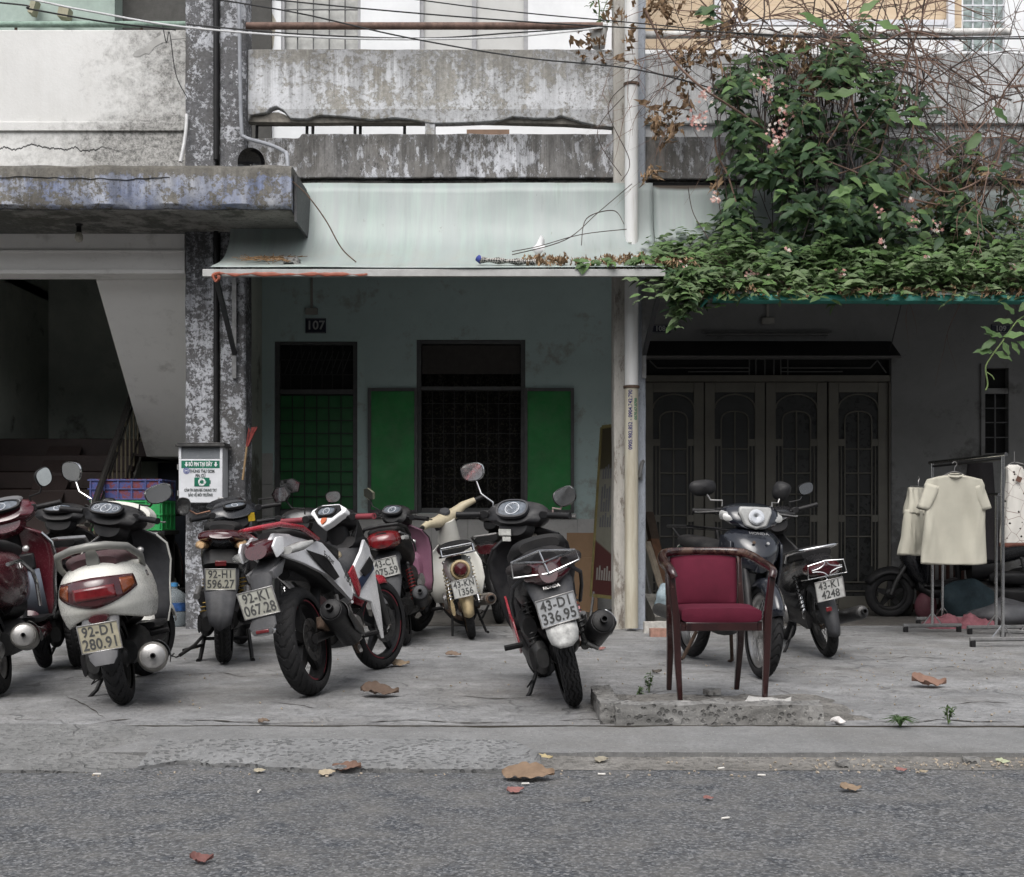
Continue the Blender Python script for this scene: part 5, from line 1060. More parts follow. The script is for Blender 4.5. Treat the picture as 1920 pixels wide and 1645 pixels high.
# ---------- underbone motorbikes
def under_base(b, R=.285, w=.08, rim=.215, style='wire', rmat=K_alu, tread='diag', Rf=None, wf=None, disc=0., stripe=None, chain=K_black, engine=K_eng, spring=K_chrome, fend=K_black, shocks=True, fa=(20, 175), forkm=None):
    L = b.L; Rf = Rf or R; wf = wf or w * .9
    wheel(b, 'rear_wheel', 0, R, w, rim, style, 5, rmat, tread, stripe=stripe, disc=disc); wheel(b, 'front_wheel', L, Rf, wf, rim, style, 5, rmat, tread, steer=True, stripe=stripe, disc=disc)
    fender(b, 'front_fender', L, Rf, wf + .045, fa[0], fa[1], fend, steer=True, lift=.025, drop=.05)
    for s_ in (1, -1):
        b.add('fork_leg', MB().tube([(L, s_ * .075, Rf), (L - .1, s_ * .075, Rf + .24), (L - .26, s_ * .07, .78)], [.022, .024, .017], 10), forkm or (K_alu if style == 'wire' else K_eng), steer=True)
        b.add('swing_arm', MB().tube([(-.04, s_ * .085, R), (.42, s_ * .075, R + .03)], .018, 8, flat_=1.5), K_black)
        if shocks: shock(b, (-.01, s_ * .11, R + .02), (.1, s_ * .1, .63), .022, spring, K_chrome)
    e = b.add('engine', MB().loft([(.36, 0, .31, .08, .07, .08), (.44, 0, .31, .12, .1, .1), (.6, 0, .3, .12, .1, .1), (.68, 0, .31, .08, .07, .07)], 20), engine)
    fin = MB()
    for k in range(7): fin.loft([(.68 + k * .022, 0, .325 + k * .004, .075, .062, .062, 0, 4), (.69 + k * .022, 0, .327 + k * .004, .075, .062, .062, 0, 4)], 12)
    b.add('cylinder_fins', fin, engine, e); b.add('crank_cover', MB().cyl((.5, -.12, .3), (.5, -.15, .3), .085, .07, 24).cyl((.5, .12, .3), (.5, .145, .3), .075, .065, 24), K_alu, e)
    if chain: b.add('chain_case', MB().loft([(-.06, .105, R, .015, .06, .06), (.02, .105, R + .005, .018, .07, .07), (.3, .1, R + .01, .018, .045, .05), (.42, .1, R + .02, .015, .05, .05)], 18), chain)
    b.add('frame_spine', MB().tube([(L - .3, 0, .8), (.85, 0, .52), (.55, 0, .5), (.35, 0, .62), (-.1, 0, .66)], .035, 8), K_black)
    pegs(b, .5, .25, .26); b.add('gear_pedal', MB().tube([(.5, .16, .25), (.62, .17, .22), (.64, .22, .22)], .008, 6).tube([(.5, -.16, .25), (.38, -.18, .3)], .008, 6), K_alu)
    return e
def wings(b, outer, inner, w=.2, z0=.3, z1=.8):
    """step-through leg shields: two swept wings joined at the head tube"""
    L = b.L; rows = [(L - .47, z0, w * .9, -.04, .0), (L - .42, z0 + .12, w, -.07, 0), (L - .36, (z0 + z1) / 2, w, -.1, 0), (L - .3, z1 - .12, w * .85, -.08, 0), (L - .29, z1, w * .55, -.03, -.02), (L - .31, z1 + .06, w * .3, 0, 0)]
    o, l, r = shell(b, 'leg_shield', [(x + .012, z, q * 1.02, sx, sz) for x, z, q, sx, sz in rows], outer, .008)
    shell(b, 'leg_shield_inner', rows, inner, .008, par=o); return o

# ---------- 7: white sports underbone, 92-K1
def exciter():
    D = GD(1308); b = Bike('parked_motorbike', 'white and red sports motorbike with fat rear tyre, number 92-K1 067.28', (X(583, D), D + .07), -12, 11, -18, 1.26)
    wh = paint('white_paint', (.8, .8, .81), .2, .06, .6); rd = paint('bright_red_paint', (.34, .015, .03), .25, .12, .6); rs = plain('rim_red', (.17, .02, .03), .6)
    under_base(b, .292, .118, .215, 'cast', K_black, 'diag', .285, .085, .115, rs, None, K_eng, fend=rd, shocks=False, fa=(75, 150))
    b.add('mono_shock', MB().cyl((.2, 0, .38), (.33, 0, .58), .03), K_black)
    yt = lambda x, z: .075 + .06 * max(0, min(1, (x + .3) / .5)) - .05 * max(0, z - .74)
    side_panel(b, 'tail_cowl', [(-.36, .84), (-.3, .87), (-.05, .855), (.2, .8), (.42, .68), (.55, .5), (.5, .46), (.36, .54), (.2, .62), (-.05, .7), (-.22, .74), (-.33, .77)], yt, .02, wh)
    side_panel(b, 'tail_insert', [(-.02, .77), (.2, .72), (.34, .6), (.26, .585), (.12, .66)], lambda x, z: yt(x, z) + .012, .006, K_black)
    b.add('under_tail', MB().loft([(-.32, 0, .78, .05, .03, .03), (-.1, 0, .74, .085, .06, .06), (.2, 0, .68, .1, .08, .08), (.4, 0, .6, .1, .1, .08)], 16), K_black)
    b.add('seat', MB().loft([(.62, 0, .72, .06, .03, .03), (.5, 0, .75, .11, .04, .04), (.25, 0, .79, .13, .045, .05), (.1, 0, .83, .125, .045, .05), (-.12, 0, .87, .1, .03, .04), (-.22, 0, .87, .06, .02, .02)], 20), K_bseat)
    b.add('grab_rail', MB().tube([(.12, .14, .82), (-.1, .145, .885), (-.3, .105, .91), (-.385, .04, .905), (-.385, -.04, .905), (-.3, -.105, .91), (-.1, -.145, .885), (.12, -.14, .82)], [.014, .018, .02, .02, .02, .02, .018, .014], 10, flat_=.7), rd)
    tl = b.add('tail_lamp', MB().loft([(-.28, 0, .81, .1, .045, .05, -10), (-.36, 0, .805, .09, .045, .055, -10), (-.41, 0, .79, .06, .03, .045, -15)], 20), K_dred)
    for s_ in (1, -1): b.add('turn_signal', MB().loft([(-.3, s_ * .12, .77, .03, .02, .02), (-.24, s_ * .16, .78, .05, .026, .024), (-.16, s_ * .2, .795, .02, .012, .012)], 14), K_clear, tl)
    side_panel(b, 'lamp_side', [(-.41, .8), (-.36, .845), (-.28, .85), (-.3, .77), (-.38, .74)], lambda x, z: .1 + .1 * (x + .38), .012, wh)
    b.add('plate_holder', MB().loft([(-.25, 0, .74, .06, .03, .02, 20), (-.4, 0, .66, .065, .02, .02, 45), (-.43, 0, .58, .05, .015, .015, 75), (-.45, 0, .47, .06, .012, .012, 80), (-.49, 0, .41, .075, .012, .012, 80), (-.5, 0, .37, .05, .01, .01, 80)], 16), K_grey)
    for s_ in (1, -1): side_panel(b, 'holder_fin', [(-.42, .68), (-.22, .735), (-.3, .66), (-.4, .635)], lambda x, z: .075, .02, K_lgrey, sides=(s_,))
    plate(b, (-.492, 0, .53), -14, ('92-K1', '067.28'), back=K_grey, roll=-3, yaw=4, tint=(.5, .5, .44))
    b.add('reflector', MB().loft([(-.5, 0, .385, .06, .02, .02, 10), (-.49, 0, .385, .066, .024, .024, 10)], 14), K_chrome); b.add('reflector_lens', MB().box((-.508, -.0, .386), (.008, .07, .018)), K_red, bevel=.004)
    yf = lambda x, z: .13 + .03 * math.sin(max(0, min(1, (x - .6) / .45)) * 3.1) - .04 * max(0, z - .7) * 4
    side_panel(b, 'front_cowl', [(.6, .62), (.78, .74), (.92, .81), (1.0, .76), (.98, .6), (.95, .4), (.88, .2), (.83, .33), (.78, .43), (.66, .46), (.56, .5)], yf, .02, wh)
    side_panel(b, 'cowl_vent', [(.68, .62), (.86, .7), (.92, .66), (.84, .61), (.72, .585)], lambda x, z: yf(x, z) + .012, .006, K_black)
    side_panel(b, 'red_panel', [(.5, .62), (.6, .66), (.66, .52), (.6, .47)], lambda x, z: .15, .012, rd)
    side_panel(b, 'cowl_line', [(.6, .56), (.62, .5), (.9, .62), (.9, .65)], lambda x, z: yf(x, z) + .0135, .004, plain('navy_line', (.02, .03, .06), .4))
    b.add('front_shell', MB().loft([(.86, 0, .82, .1, .03, .06, -30), (1.0, 0, .8, .13, .05, .12, 0), (1.08, 0, .72, .1, .06, .12, 10)], 18), K_black)
    side_panel(b, 'wind_wing', [(.86, .82), (.98, .94), (1.02, .88), (1.02, .76)], lambda x, z: .1, .012, K_black)
    b.add('centre_tunnel', MB().loft([(.55, 0, .6, .09, .1, .1), (.75, 0, .64, .1, .1, .1), (.95, 0, .76, .1, .08, .1)], 16), K_grey)
    b.add('fuel_cap', MB().lathe([(.001, .016), (.026, .016), (.03, .012), (.032, 0)], (.7, -.02, .735), (-.55, -.2, .85), 20), plain('brass_cap', (.4, .33, .22), .35, .7))
    m = muffler(b, (.36, -.15, .25), (-.08, -.215, .43), .068, K_black, K_black, .02, K_eng, [V((.7, -.05, .25)), V((.5, -.12, .17))])
    b.add('kick_lever', MB().tube([(.42, -.16, .3), (.3, -.18, .44), (.26, -.22, .45)], .009, 8).tube([(.38, -.17, .2), (.2, -.24, .18)], .01, 8), K_alu)
    b.add('rear_calliper', MB().box((.1, -.09, .36), (.09, .05, .07), (0, .3, 0)), K_rust, bevel=.01)
    b.add('rear_peg_bracket', MB().tube([(.4, -.11, .28), (.22, -.15, .42), (.3, -.12, .5)], .014, 6).tube([(.4, .11, .28), (.22, .15, .42), (.3, .12, .5)], .014, 6), K_eng)
    hs = b.add('handlebar_cover', MB().loft([(b.L - .47, 0, .98, .07, .045, .05, -20), (b.L - .4, 0, .98, .1, .06, .07, -15), (b.L - .3, 0, .96, .1, .06, .08, 0), (b.L - .24, 0, .92, .06, .04, .05, 10)], 22), K_black, steer=True)
    b.add('visor', MB().prism([(-.125, .05), (-.06, .085), (.06, .085), (.125, .05), (.13, .02), (.095, -.005), (.045, -.055), (0, -.085), (-.045, -.055), (-.095, -.005), (-.13, .02)], (b.L - .475, 0, .985), (0, -1, 0), (.6, 0, .8), (.045, 0, -.03)), wh, hs, steer=True, bevel=.008)
    b.add('dash_bezel', MB().prism([(-.075, .072), (.075, .072), (.1, .035), (.05, -.018), (-.05, -.018), (-.1, .035)], (b.L - .481, 0, .989), (0, -1, 0), (.6, 0, .8), (.012, 0, -.009)), K_black, hs, steer=True, bevel=.004)
    b.add('neck', MB().tube([(b.L - .33, 0, .78), (b.L - .39, 0, .93)], [.075, .06], 12), K_black, hs, steer=True)
    b.add('shield_badge', MB().prism([(-.018, .02), (.018, .02), (.02, -.005), (0, -.028), (-.02, -.005)], (b.L - .506, 0, .955), (0, -1, 0), (.6, 0, .8), (-.003, 0, .002)), plain('badge_orange', (.4, .1, .04), .4), hs, steer=True)
    gauge(b, (b.L - .472, 0, 1.012), .06, .03, 37); bars(b, b.L - .42, .97, .34, plain('red_grip', (.2, .035, .045), .6), K_black)
    mirror(b, 1, (b.L - .42, .2, 1.0), (b.L - .48, .33, 1.13), (.07, .045), 'hex', yaw=10, roll=-5)
    for s_ in (-1,): b.add('badge_lettering', text('Exciter', .05, .001, .0006).xf(basis((.2, s_ * .155, .71), (1, 0, -.42), (.42, 0, 1))), K_ink, smooth=0); b.add('badge_lettering', text('150', .075, .002, .0006).xf(basis((.41, s_ * .165, .585), (1, 0, -.75), (.75, 0, 1))), K_ink, smooth=0)
    b.add('side_stand', MB().tube([(.42, .12, .24), (.36, .2, .1), (.3, .26, .01)], .012, 8), K_black)
exciter()

# ---------- 8: old white cub, 43-KN
def cub():
    D = GD(1200); b = Bike('parked_motorbike', 'old cream cub-style motorbike with rust-stained forks, number 43-KN 1356', (X(885, D), D + .04), 6, 11, 34, 1.2)
    wh = paint('cub_white', (.62, .61, .56), .3, .2, .3); ye = plain('aged_cream', (.42, .33, .19), .5, 0, .35, 14, .2, .3, (.16, .1, .06))
    under_base(b, .27, .065, .215, 'wire', K_rust, 'diag', chain=ye, spring=ye, fend=wh)
    L = b.L; rows = [(L - .36, .26, .2, -.06, .02), (L - .33, .42, .25, -.09, 0), (L - .3, .56, .25, -.1, 0), (L - .28, .68, .21, -.09, -.01), (L - .28, .76, .12, -.05, -.03), (L - .29, .8, .05, -.01, -.01)]
    shell(b, 'leg_shield', rows, wh, .01)
    b.add('body_shell', MB().loft([(.78, 0, .5, .05, .06, .06), (.6, 0, .5, .08, .08, .08), (.35, 0, .54, .11, .11, .1), (.1, 0, .58, .115, .1, .12), (-.1, 0, .56, .1, .07, .12), (-.2, 0, .52, .07, .05, .1)], 22), wh)
    b.add('seat', MB().loft([(.45, 0, .7, .09, .03, .04), (.35, 0, .72, .125, .045, .05), (.1, 0, .74, .14, .045, .05), (-.12, 0, .75, .135, .045, .05), (-.2, 0, .74, .11, .03, .04)], 22), K_bseat)
    b.add('rear_carrier', MB().tube([(.0, .13, .68), (-.24, .135, .69), (-.26, .12, .69), (-.26, -.12, .69), (-.24, -.135, .69), (.0, -.13, .68)], .009, 8).tube([(-.25, .12, .75), (-.25, -.12, .75)], .011, 8).tube([(-.26, .125, .69), (-.25, .125, .75)], .009, 6).tube([(-.26, -.125, .69), (-.25, -.125, .75)], .009, 6), K_chrome)
    fender(b, 'rear_fender', 0, .27, .12, 60, 195, ye, lift=.03, drop=.06)
    tl = b.add('tail_lamp', MB().lathe([(.001, .05), (.045, .045), (.055, .02), (.06, 0), (.065, -.03)], (-.25, 0, .57), (-1, 0, .1), 24), K_dred); b.add('lamp_rim', MB().lathe([(.06, .01), (.075, 0), (.08, -.04)], (-.25, 0, .57), (-1, 0, .1), 24), ye, tl)
    plate(b, (-.335, 0, .43), -10, ('43-KN', '1356'), back=ye, roll=-2, tint=(.58, .58, .55))
    muffler(b, (.3, -.14, .27), (-.2, -.19, .3), .05, plain('old_chrome', (.3, .27, .24), .4, .8, .4, 20), K_rust, .026, None, [V((.7, -.05, .22)), V((.5, -.13, .2))])
    b.add('head_cone', MB().tube([(L - .3, 0, .78), (L - .36, 0, .87), (L - .4, 0, .96)], [.1, .085, .075], 18), wh, steer=True)
    hb = b.add('handlebar_shell', MB().tube([(L - .48, .3, 1.0), (L - .43, .2, 1.0), (L - .41, .1, .975), (L - .4, 0, .975), (L - .41, -.1, .975), (L - .43, -.2, 1.0), (L - .48, -.3, 1.0)], [.024, .036, .05, .06, .05, .036, .024], 14), plain('cub_handle', (.46, .4, .28), .4, 0, .15, 10, 0, .2), steer=True)
    b.add('speedometer', MB().lathe([(.001, .012), (.04, .012), (.046, .006), (.05, -.01)], (L - .43, 0, 1.03), (-.55, 0, .8), 20), K_grey, hb, steer=True)
    for s_ in (1, -1): b.add('grip', MB().tube([(L - .475, s_ * .28, 1.0), (L - .51, s_ * .38, .995)], .019, 10), K_black, hb, steer=True)
    for s_ in (1, -1): b.add('indicator', MB().box((L - .38, s_ * .1, .93), (.06, .03, .05)), K_grey, hb, steer=True, bevel=.008)
    b.add('centre_stand', MB().tube([(.35, .1, .2), (.28, .14, .01), (.22, .15, .005)], .011, 8).tube([(.35, -.1, .2), (.28, -.14, .01), (.22, -.15, .005)], .011, 8), K_black)
cub()

# ---------- 9: dark motorbike with the black wave face that looks at the street
def wave_front():
    D = GD(1275); b = Bike('parked_motorbike', 'dark blue-black motorbike facing the street behind the armchair, bright headlamp', (0, 0), 0, 0, 0, 1.24)
    fx, fy = X(1432, D), D - .03; hd = 191; r = R_(90 + hd); b.root.location = (fx - b.L * math.cos(r), fy - b.L * math.sin(r), .004)
    b.root.rotation_euler = (R_(-4), 0, r)
    A = V((b.L - .33, 0, .9)); a = R_(26); b.S = Matrix.Translation(A) @ Matrix.Rotation(R_(-4), 4, V((-math.sin(a), 0, math.cos(a)))) @ Matrix.Translation(-A)
    bb = paint('blue_black_paint', (.008, .01, .016), .15, .07, .6)
    under_base(b, .285, .08, .215, 'wire', K_alu, 'diag', fend=bb, forkm=K_black)
    wings(b, bb, K_black, .21, .32, .8); L = b.L
    fc = b.add('front_cover', MB().loft([(L - .3, 0, .78, .19, .12, .1, 0), (L - .24, 0, .77, .17, .11, .13, 0), (L - .17, 0, .75, .13, .085, .14, 0), (L - .12, 0, .72, .07, .05, .1, 0), (L - .1, 0, .7, .02, .02, .03, 0)], 26), bb)
    side_panel(b, 'side_cowl', [(L - .32, .84), (L - .2, .8), (L - .18, .68), (L - .26, .5), (L - .34, .36), (L - .42, .34), (L - .4, .6)], lambda x, z: .19 - .16 * max(0, x - (L - .32)), .015, bb)
    hs = b.add('handlebar_cover', MB().loft([(L - .5, 0, .96, .1, .04, .05, -25), (L - .42, 0, .985, .17, .06, .07, -15), (L - .34, 0, .98, .18, .065, .085, 0), (L - .27, 0, .96, .16, .06, .085, 10), (L - .235, 0, .94, .11, .04, .06, 15)], 28), bb, steer=True)
    hl = b.add('headlamp', MB().prism([(-.1, .065), (.1, .065), (.105, .03), (.07, -.055), (0, -.075), (-.07, -.055), (-.105, .03)], (L - .245, 0, .955), (0, 1, 0), (-.22, 0, 1), (.03, 0, 0)), K_clear, hs, steer=True, bevel=.012)
    b.add('lamp_bowl', MB().lathe([(.001, .002), (.03, .006), (.05, .004)], (L - .208, 0, .955), (1, 0, .2), 22), K_chrome, hl, steer=True)
    for s_ in (1, -1): b.add('turn_lens', MB().loft([(L - .34, s_ * .175, .965, .02, .03, .03), (L - .28, s_ * .14, .955, .05, .03, .032, 10), (L - .25, s_ * .11, .945, .02, .02, .02, 15)], 14), K_clear, hs, steer=True)
    for s_ in (1, -1): b.add('bolt', MB().lathe([(.001, .004), (.009, .004), (.011, 0)], (L - .13, s_ * .045, .8), (1, 0, .45), 12), K_rust if s_ < 0 else K_alu, fc)
    lettering(b, 'HONDA', .034, (L - .172, 0, .856), (0, 1, 0), (-.8, 0, .6), K_alu)
    bars(b, L - .42, .99, .33); pegs(b, .2, .3, .25)
    mirror(b, 1, (L - .4, .16, 1.02), (L - .45, .235, 1.13), (.055, .06), yaw=30, stem=K_alu, roll=-18); mirror(b, -1, (L - .4, -.16, 1.02), (L - .45, -.275, 1.13), (.085, .05), yaw=5, stem=K_alu, roll=8)
    b.add('seat', MB().loft([(.62, 0, .7, .07, .03, .03), (.5, 0, .74, .12, .045, .05), (.1, 0, .78, .13, .045, .05), (-.15, 0, .8, .11, .04, .05)], 20), K_bseat)
    b.add('rear_body', MB().loft([(.55, 0, .58, .1, .12, .1), (.2, 0, .66, .13, .1, .1), (-.1, 0, .72, .12, .07, .08), (-.3, 0, .74, .06, .04, .05)], 20), bb)
    cr = MB().tube([(-.42, -.19, .87), (.0, -.19, .87), (.0, .19, .87), (-.42, .19, .87), (-.42, -.19, .87)], .011, 8)
    for k in range(3): cr.tube([(-.42, -.095 + .095 * k, .87), (0, -.095 + .095 * k, .87)], .008, 6)
    for k in range(2): cr.tube([(-.28 + .14 * k, -.19, .872), (-.28 + .14 * k, .19, .872)], .008, 6)
    b.add('luggage_rack', cr.tube([(-.4, -.17, .87), (-.15, -.12, .72)], .008, 6).tube([(-.4, .17, .87), (-.15, .12, .72)], .008, 6).xf(Matrix.Translation((.1, .06, .02))), K_black)
    muffler(b, (.3, -.15, .27), (-.3, -.17, .3), .045, K_eng); b.add('centre_stand', MB().tube([(.4, .12, .2), (.32, .17, .02), (.27, .17, .006)], .012, 8).tube([(.4, -.12, .2), (.32, -.17, .02), (.27, -.17, .006)], .012, 8), K_rust)
wave_front()

# ---------- 10: dark motorbike with chrome lamp guard, 43-K1 4248
def wave_back():
    D = GD(1234); b = Bike('parked_motorbike', 'black motorbike with chrome guard over its tail lamp, number 43-K1 4248', (X(1556, D), D + .03), 2, 11, 10, 1.22)
    bb = paint('wave_black', (.009, .009, .011), .25, .1)
    under_base(b, .28, .075, .215, 'wire', K_eng, 'diag', fend=bb, spring=K_black)
    wings(b, bb, K_black, .2); L = b.L; b.dz = -.06
    b.add('rear_body', MB().loft([(.55, 0, .58, .1, .12, .1), (.25, 0, .66, .13, .1, .1), (.0, 0, .71, .125, .08, .09), (-.2, 0, .735, .1, .05, .07), (-.3, 0, .74, .06, .03, .04)], 22), bb)
    b.add('seat', MB().loft([(.62, 0, .7, .07, .03, .03), (.5, 0, .735, .12, .045, .05), (.2, 0, .765, .135, .05, .05), (-.05, 0, .79, .13, .045, .05), (-.2, 0, .79, .1, .03, .04)], 22), K_bseat)
    tl = b.add('tail_lamp', MB().loft([(-.22, 0, .69, .12, .05, .05), (-.32, 0, .685, .11, .05, .05), (-.36, 0, .68, .07, .03, .03)], 20), K_dred)
    b.add('grab_rail', MB().tube([(.15, .135, .74), (.0, .15, .8), (-.25, .13, .83), (-.28, .1, .83), (-.28, -.1, .83), (-.25, -.13, .83), (.0, -.15, .8), (.15, -.135, .74)], .011, 10), K_chrome)
    g = MB().tube([(-.22, .14, .63), (-.36, .13, .64), (-.375, .12, .73), (-.38, 0, .745), (-.375, -.12, .73), (-.36, -.13, .64), (-.22, -.14, .63)], .0045, 8).tube([(-.36, .13, .64), (-.36, -.13, .64)], .0045, 8)
    for s_ in (1, -1):
        for q in (1, -1): g.tube([(-.38, 0, .69 + q * .05)] + [(-.382, s_ * (.1 - .095 * math.cos(t)), .69 + q * (.05 - .045 * math.sin(t))) for t in [R_(k) for k in range(0, 91, 15)]], .004, 6)
    b.add('lamp_guard', g, K_chrome, tl)
    fender(b, 'rear_fender', 0, .28, .12, 70, 190, K_grey, lift=.03, drop=.05); b.add('reflector', MB().box((-.315, .02, .42), (.01, .04, .03)), K_red, bevel=.003)
    plate(b, (-.36, 0, .55), -14, ('43-K1', '4248'), back=K_black, roll=-2, tint=(.6, .6, .58))
    muffler(b, (.3, -.15, .27), (-.33, -.19, .36), .048, K_eng, K_eng, .018, None, [V((.7, -.05, .24)), V((.5, -.13, .2))])
    b.dz = 0.; headset(b, bb, None, .99, .16, .065, .13, K_black); bars(b, L - .42, .99, .33); stand(b)
    mirror(b, -1, (L - .4, -.15, 1.02), (L - .42, -.3, 1.12), (.065, .045))
wave_back()

# ---------- 11-14: dark motorbikes half hidden behind the others
def hidden(label, loc, head, lean, pl, tint, red=False, helm=False, tail=K_dred, steer=0):
    b = Bike('parked_motorbike', label, loc, head, lean, steer, 1.22)
    c = paint('hidden_red', (.09, .006, .01), .3, .25) if red else paint('hidden_black', (.009, .009, .01), .3, .1)
    under_base(b, .28, .075, .215, 'wire', K_eng, fend=c); wings(b, c, K_black, .2)
    b.add('rear_body', MB().loft([(.55, 0, .58, .1, .12, .1), (.2, 0, .66, .13, .1, .1), (-.1, 0, .71, .115, .07, .08), (-.3, 0, .73, .06, .03, .04)], 20), c)
    b.add('seat', MB().loft([(.62, 0, .7, .07, .03, .03), (.45, 0, .74, .125, .045, .05), (.0, 0, .78, .13, .045, .05), (-.2, 0, .785, .1, .03, .04)], 20), K_bseat)
    b.add('tail_lamp', MB().loft([(-.22, 0, .7, .12, .05, .05), (-.33, 0, .69, .08, .04, .04)], 18), tail)
    b.add('grab_rail', MB().tube([(.1, .13, .75), (-.2, .13, .81), (-.29, .1, .82), (-.29, -.1, .82), (-.2, -.13, .81), (.1, -.13, .75)], .01, 8), K_alu)
    fender(b, 'rear_fender', 0, .28, .12, 70, 190, K_black, lift=.03, drop=.05)
    if pl: plate(b, (-.36, 0, .54), -12, pl, back=K_black, tint=tint)
    muffler(b, (.3, -.15, .27), (-.33, -.19, .32), .05, K_eng, K_eng, .02)
    headset(b, c, None, .99, .15, .06, .12, K_black); bars(b, b.L - .42, .99, .34)
    mirror(b, -1, (b.L - .4, -.15, 1.0), (b.L - .42, -.28, 1.1), (.06, .045)); stand(b)
    return b
hidden('red and black motorbike half hidden behind the cream scooter, beside the water bottle', (X(292, 11.25), 11.35), 10, 6, ('-C1', '57'), (.5, .44, .3), red=True)
hidden('black motorbike almost hidden between the white sports motorbike and the mauve scooter', (X(573, 8.95), 9.0), 3, 8, None, None, tail=K_red)
hidden('black motorbike wedged behind the cub and the front black and red scooter', (X(938, 11.), 11.05), -4, 8, None, None, steer=-20)
def scooter_far():
    b = Bike('parked_scooter', 'black scooter lost in shadow behind the hanging beige clothes', (X(1985, 10.9), 11.7), 84, 6, 0, 1.24)
    scooter_base(b, rmat=K_black, drive=K_black, fmat=K_black); scooter_front(b, MATS['black_paint'], K_black)
    b.add('rear_body', MB().loft([(.58, 0, .6, .1, .15, .14), (.4, 0, .64, .15, .15, .15), (.1, 0, .7, .17, .12, .14), (-.15, 0, .75, .13, .08, .1), (-.32, 0, .78, .06, .03, .04)], 22), MATS['black_paint'])
    b.add('seat', MB().loft([(.6, 0, .76, .09, .03, .03), (.4, 0, .79, .14, .05, .05), (.0, 0, .83, .14, .05, .05), (-.2, 0, .84, .09, .03, .03)], 20), K_bseat)
    headset(b, MATS['black_paint'], None, 1.0, .18, .07, .14); bars(b, b.L - .41, 1.0, .34); stand(b)
    for s_ in (1, -1): b.add('headlamp', MB().loft([(b.L - .2, s_ * .09, .82, .05, .04, .03), (b.L - .17, s_ * .08, .81, .03, .02, .02)], 12), K_clear)
    mirror(b, 1, (b.L - .4, .15, 1.02), (b.L - .42, .28, 1.18), (.065, .05)); muffler(b, (.2, -.15, .26), (-.2, -.2, .3), .06, K_black)
scooter_far()
# ------------------------------------------------------------------ planter kerb and rubble
def rough_box(x0, x1, y0, y1, z0, z1, amp, o=0., step=.05):
    bm = bmesh.new(); bmesh.ops.create_cube(bm, size=1.)
    for e in bm.verts: e.co = V((lerp(x0, x1, e.co.x + .5), lerp(y0, y1, e.co.y + .5), lerp(z0, z1, e.co.z + .5)))
    n = max(2, min(26, int(max(x1 - x0, y1 - y0) / step)))
    bmesh.ops.subdivide_edges(bm, edges=[e for e in bm.edges if e.calc_length() > .06], cuts=n, use_grid_fill=True)
    mb = MB(); mb.v = [v.co + V((nz(v.co, 9, o), nz(v.co, 9, o + 4), nz(v.co, 9, o + 8))) * amp + V((nz(v.co, 31, o), nz(v.co, 31, o + 4), nz(v.co, 31, o + 8))) * amp * .8 for v in bm.verts]; mb.f = [tuple(v.index for v in f.verts) for f in bm.faces]; bm.free(); return mb
M_rub = mat_concrete('rubble_concrete', (.25, .245, .235), .5, .7, .7, 0)
pk = thing('planter_kerb', 'low broken concrete kerb round the bare planting patch under the armchair', 'kerb', (.95, 5.9, 0))
build('kerb_front', rough_box(.45, 1.36, 5.575, 5.7, -.02, .085, .009, 1, .03), M_rub, pk, smooth=60)
build('kerb_side', rough_box(.385, .475, 5.6, 6.22, -.02, .088, .008, 2, .03), M_rub, pk, smooth=60)
build('planting_bed', MB().grid([[V((lerp(.46, 1.62, i / 40) + .06 * nz((i, j, 0), .3), lerp(5.68, 6.5, j / 24) + .05 * nz((i, j, 4), .3), .026 + .012 * nz((i, j, 0), .35) - .04 * (max(abs(i - 20) / 20, abs(j - 12) / 12) ** 6))) for i in range(41)] for j in range(25)]), M_dirt, pk, smooth=60)
for k, (u, v, w, d, h, rz, lab) in enumerate(((1337, 1322, .16, .12, .025, .2, 'thin broken paving flake beside the chair leg on the planting patch'), (1441, 1320, .2, .16, .028, -.3, 'pale flat broken tile by the right front chair leg'), (1335, 1298, .07, .06, .03, .5, 'small grey stone under the armchair'))):
    D = GD(v, .045); mb = rough_box(-w / 2, w / 2, -d / 2, d / 2, 0, h, .012, k + 5, .03).xf(Matrix.Translation((X(u, D), D, .032)) @ Matrix.Rotation(rz, 4, 'Z') @ Matrix.Rotation(.06, 4, 'X'))
    tag(build('concrete_piece', mb, M_rub if k != 1 else M_tile, smooth=30), lab, 'rubble')

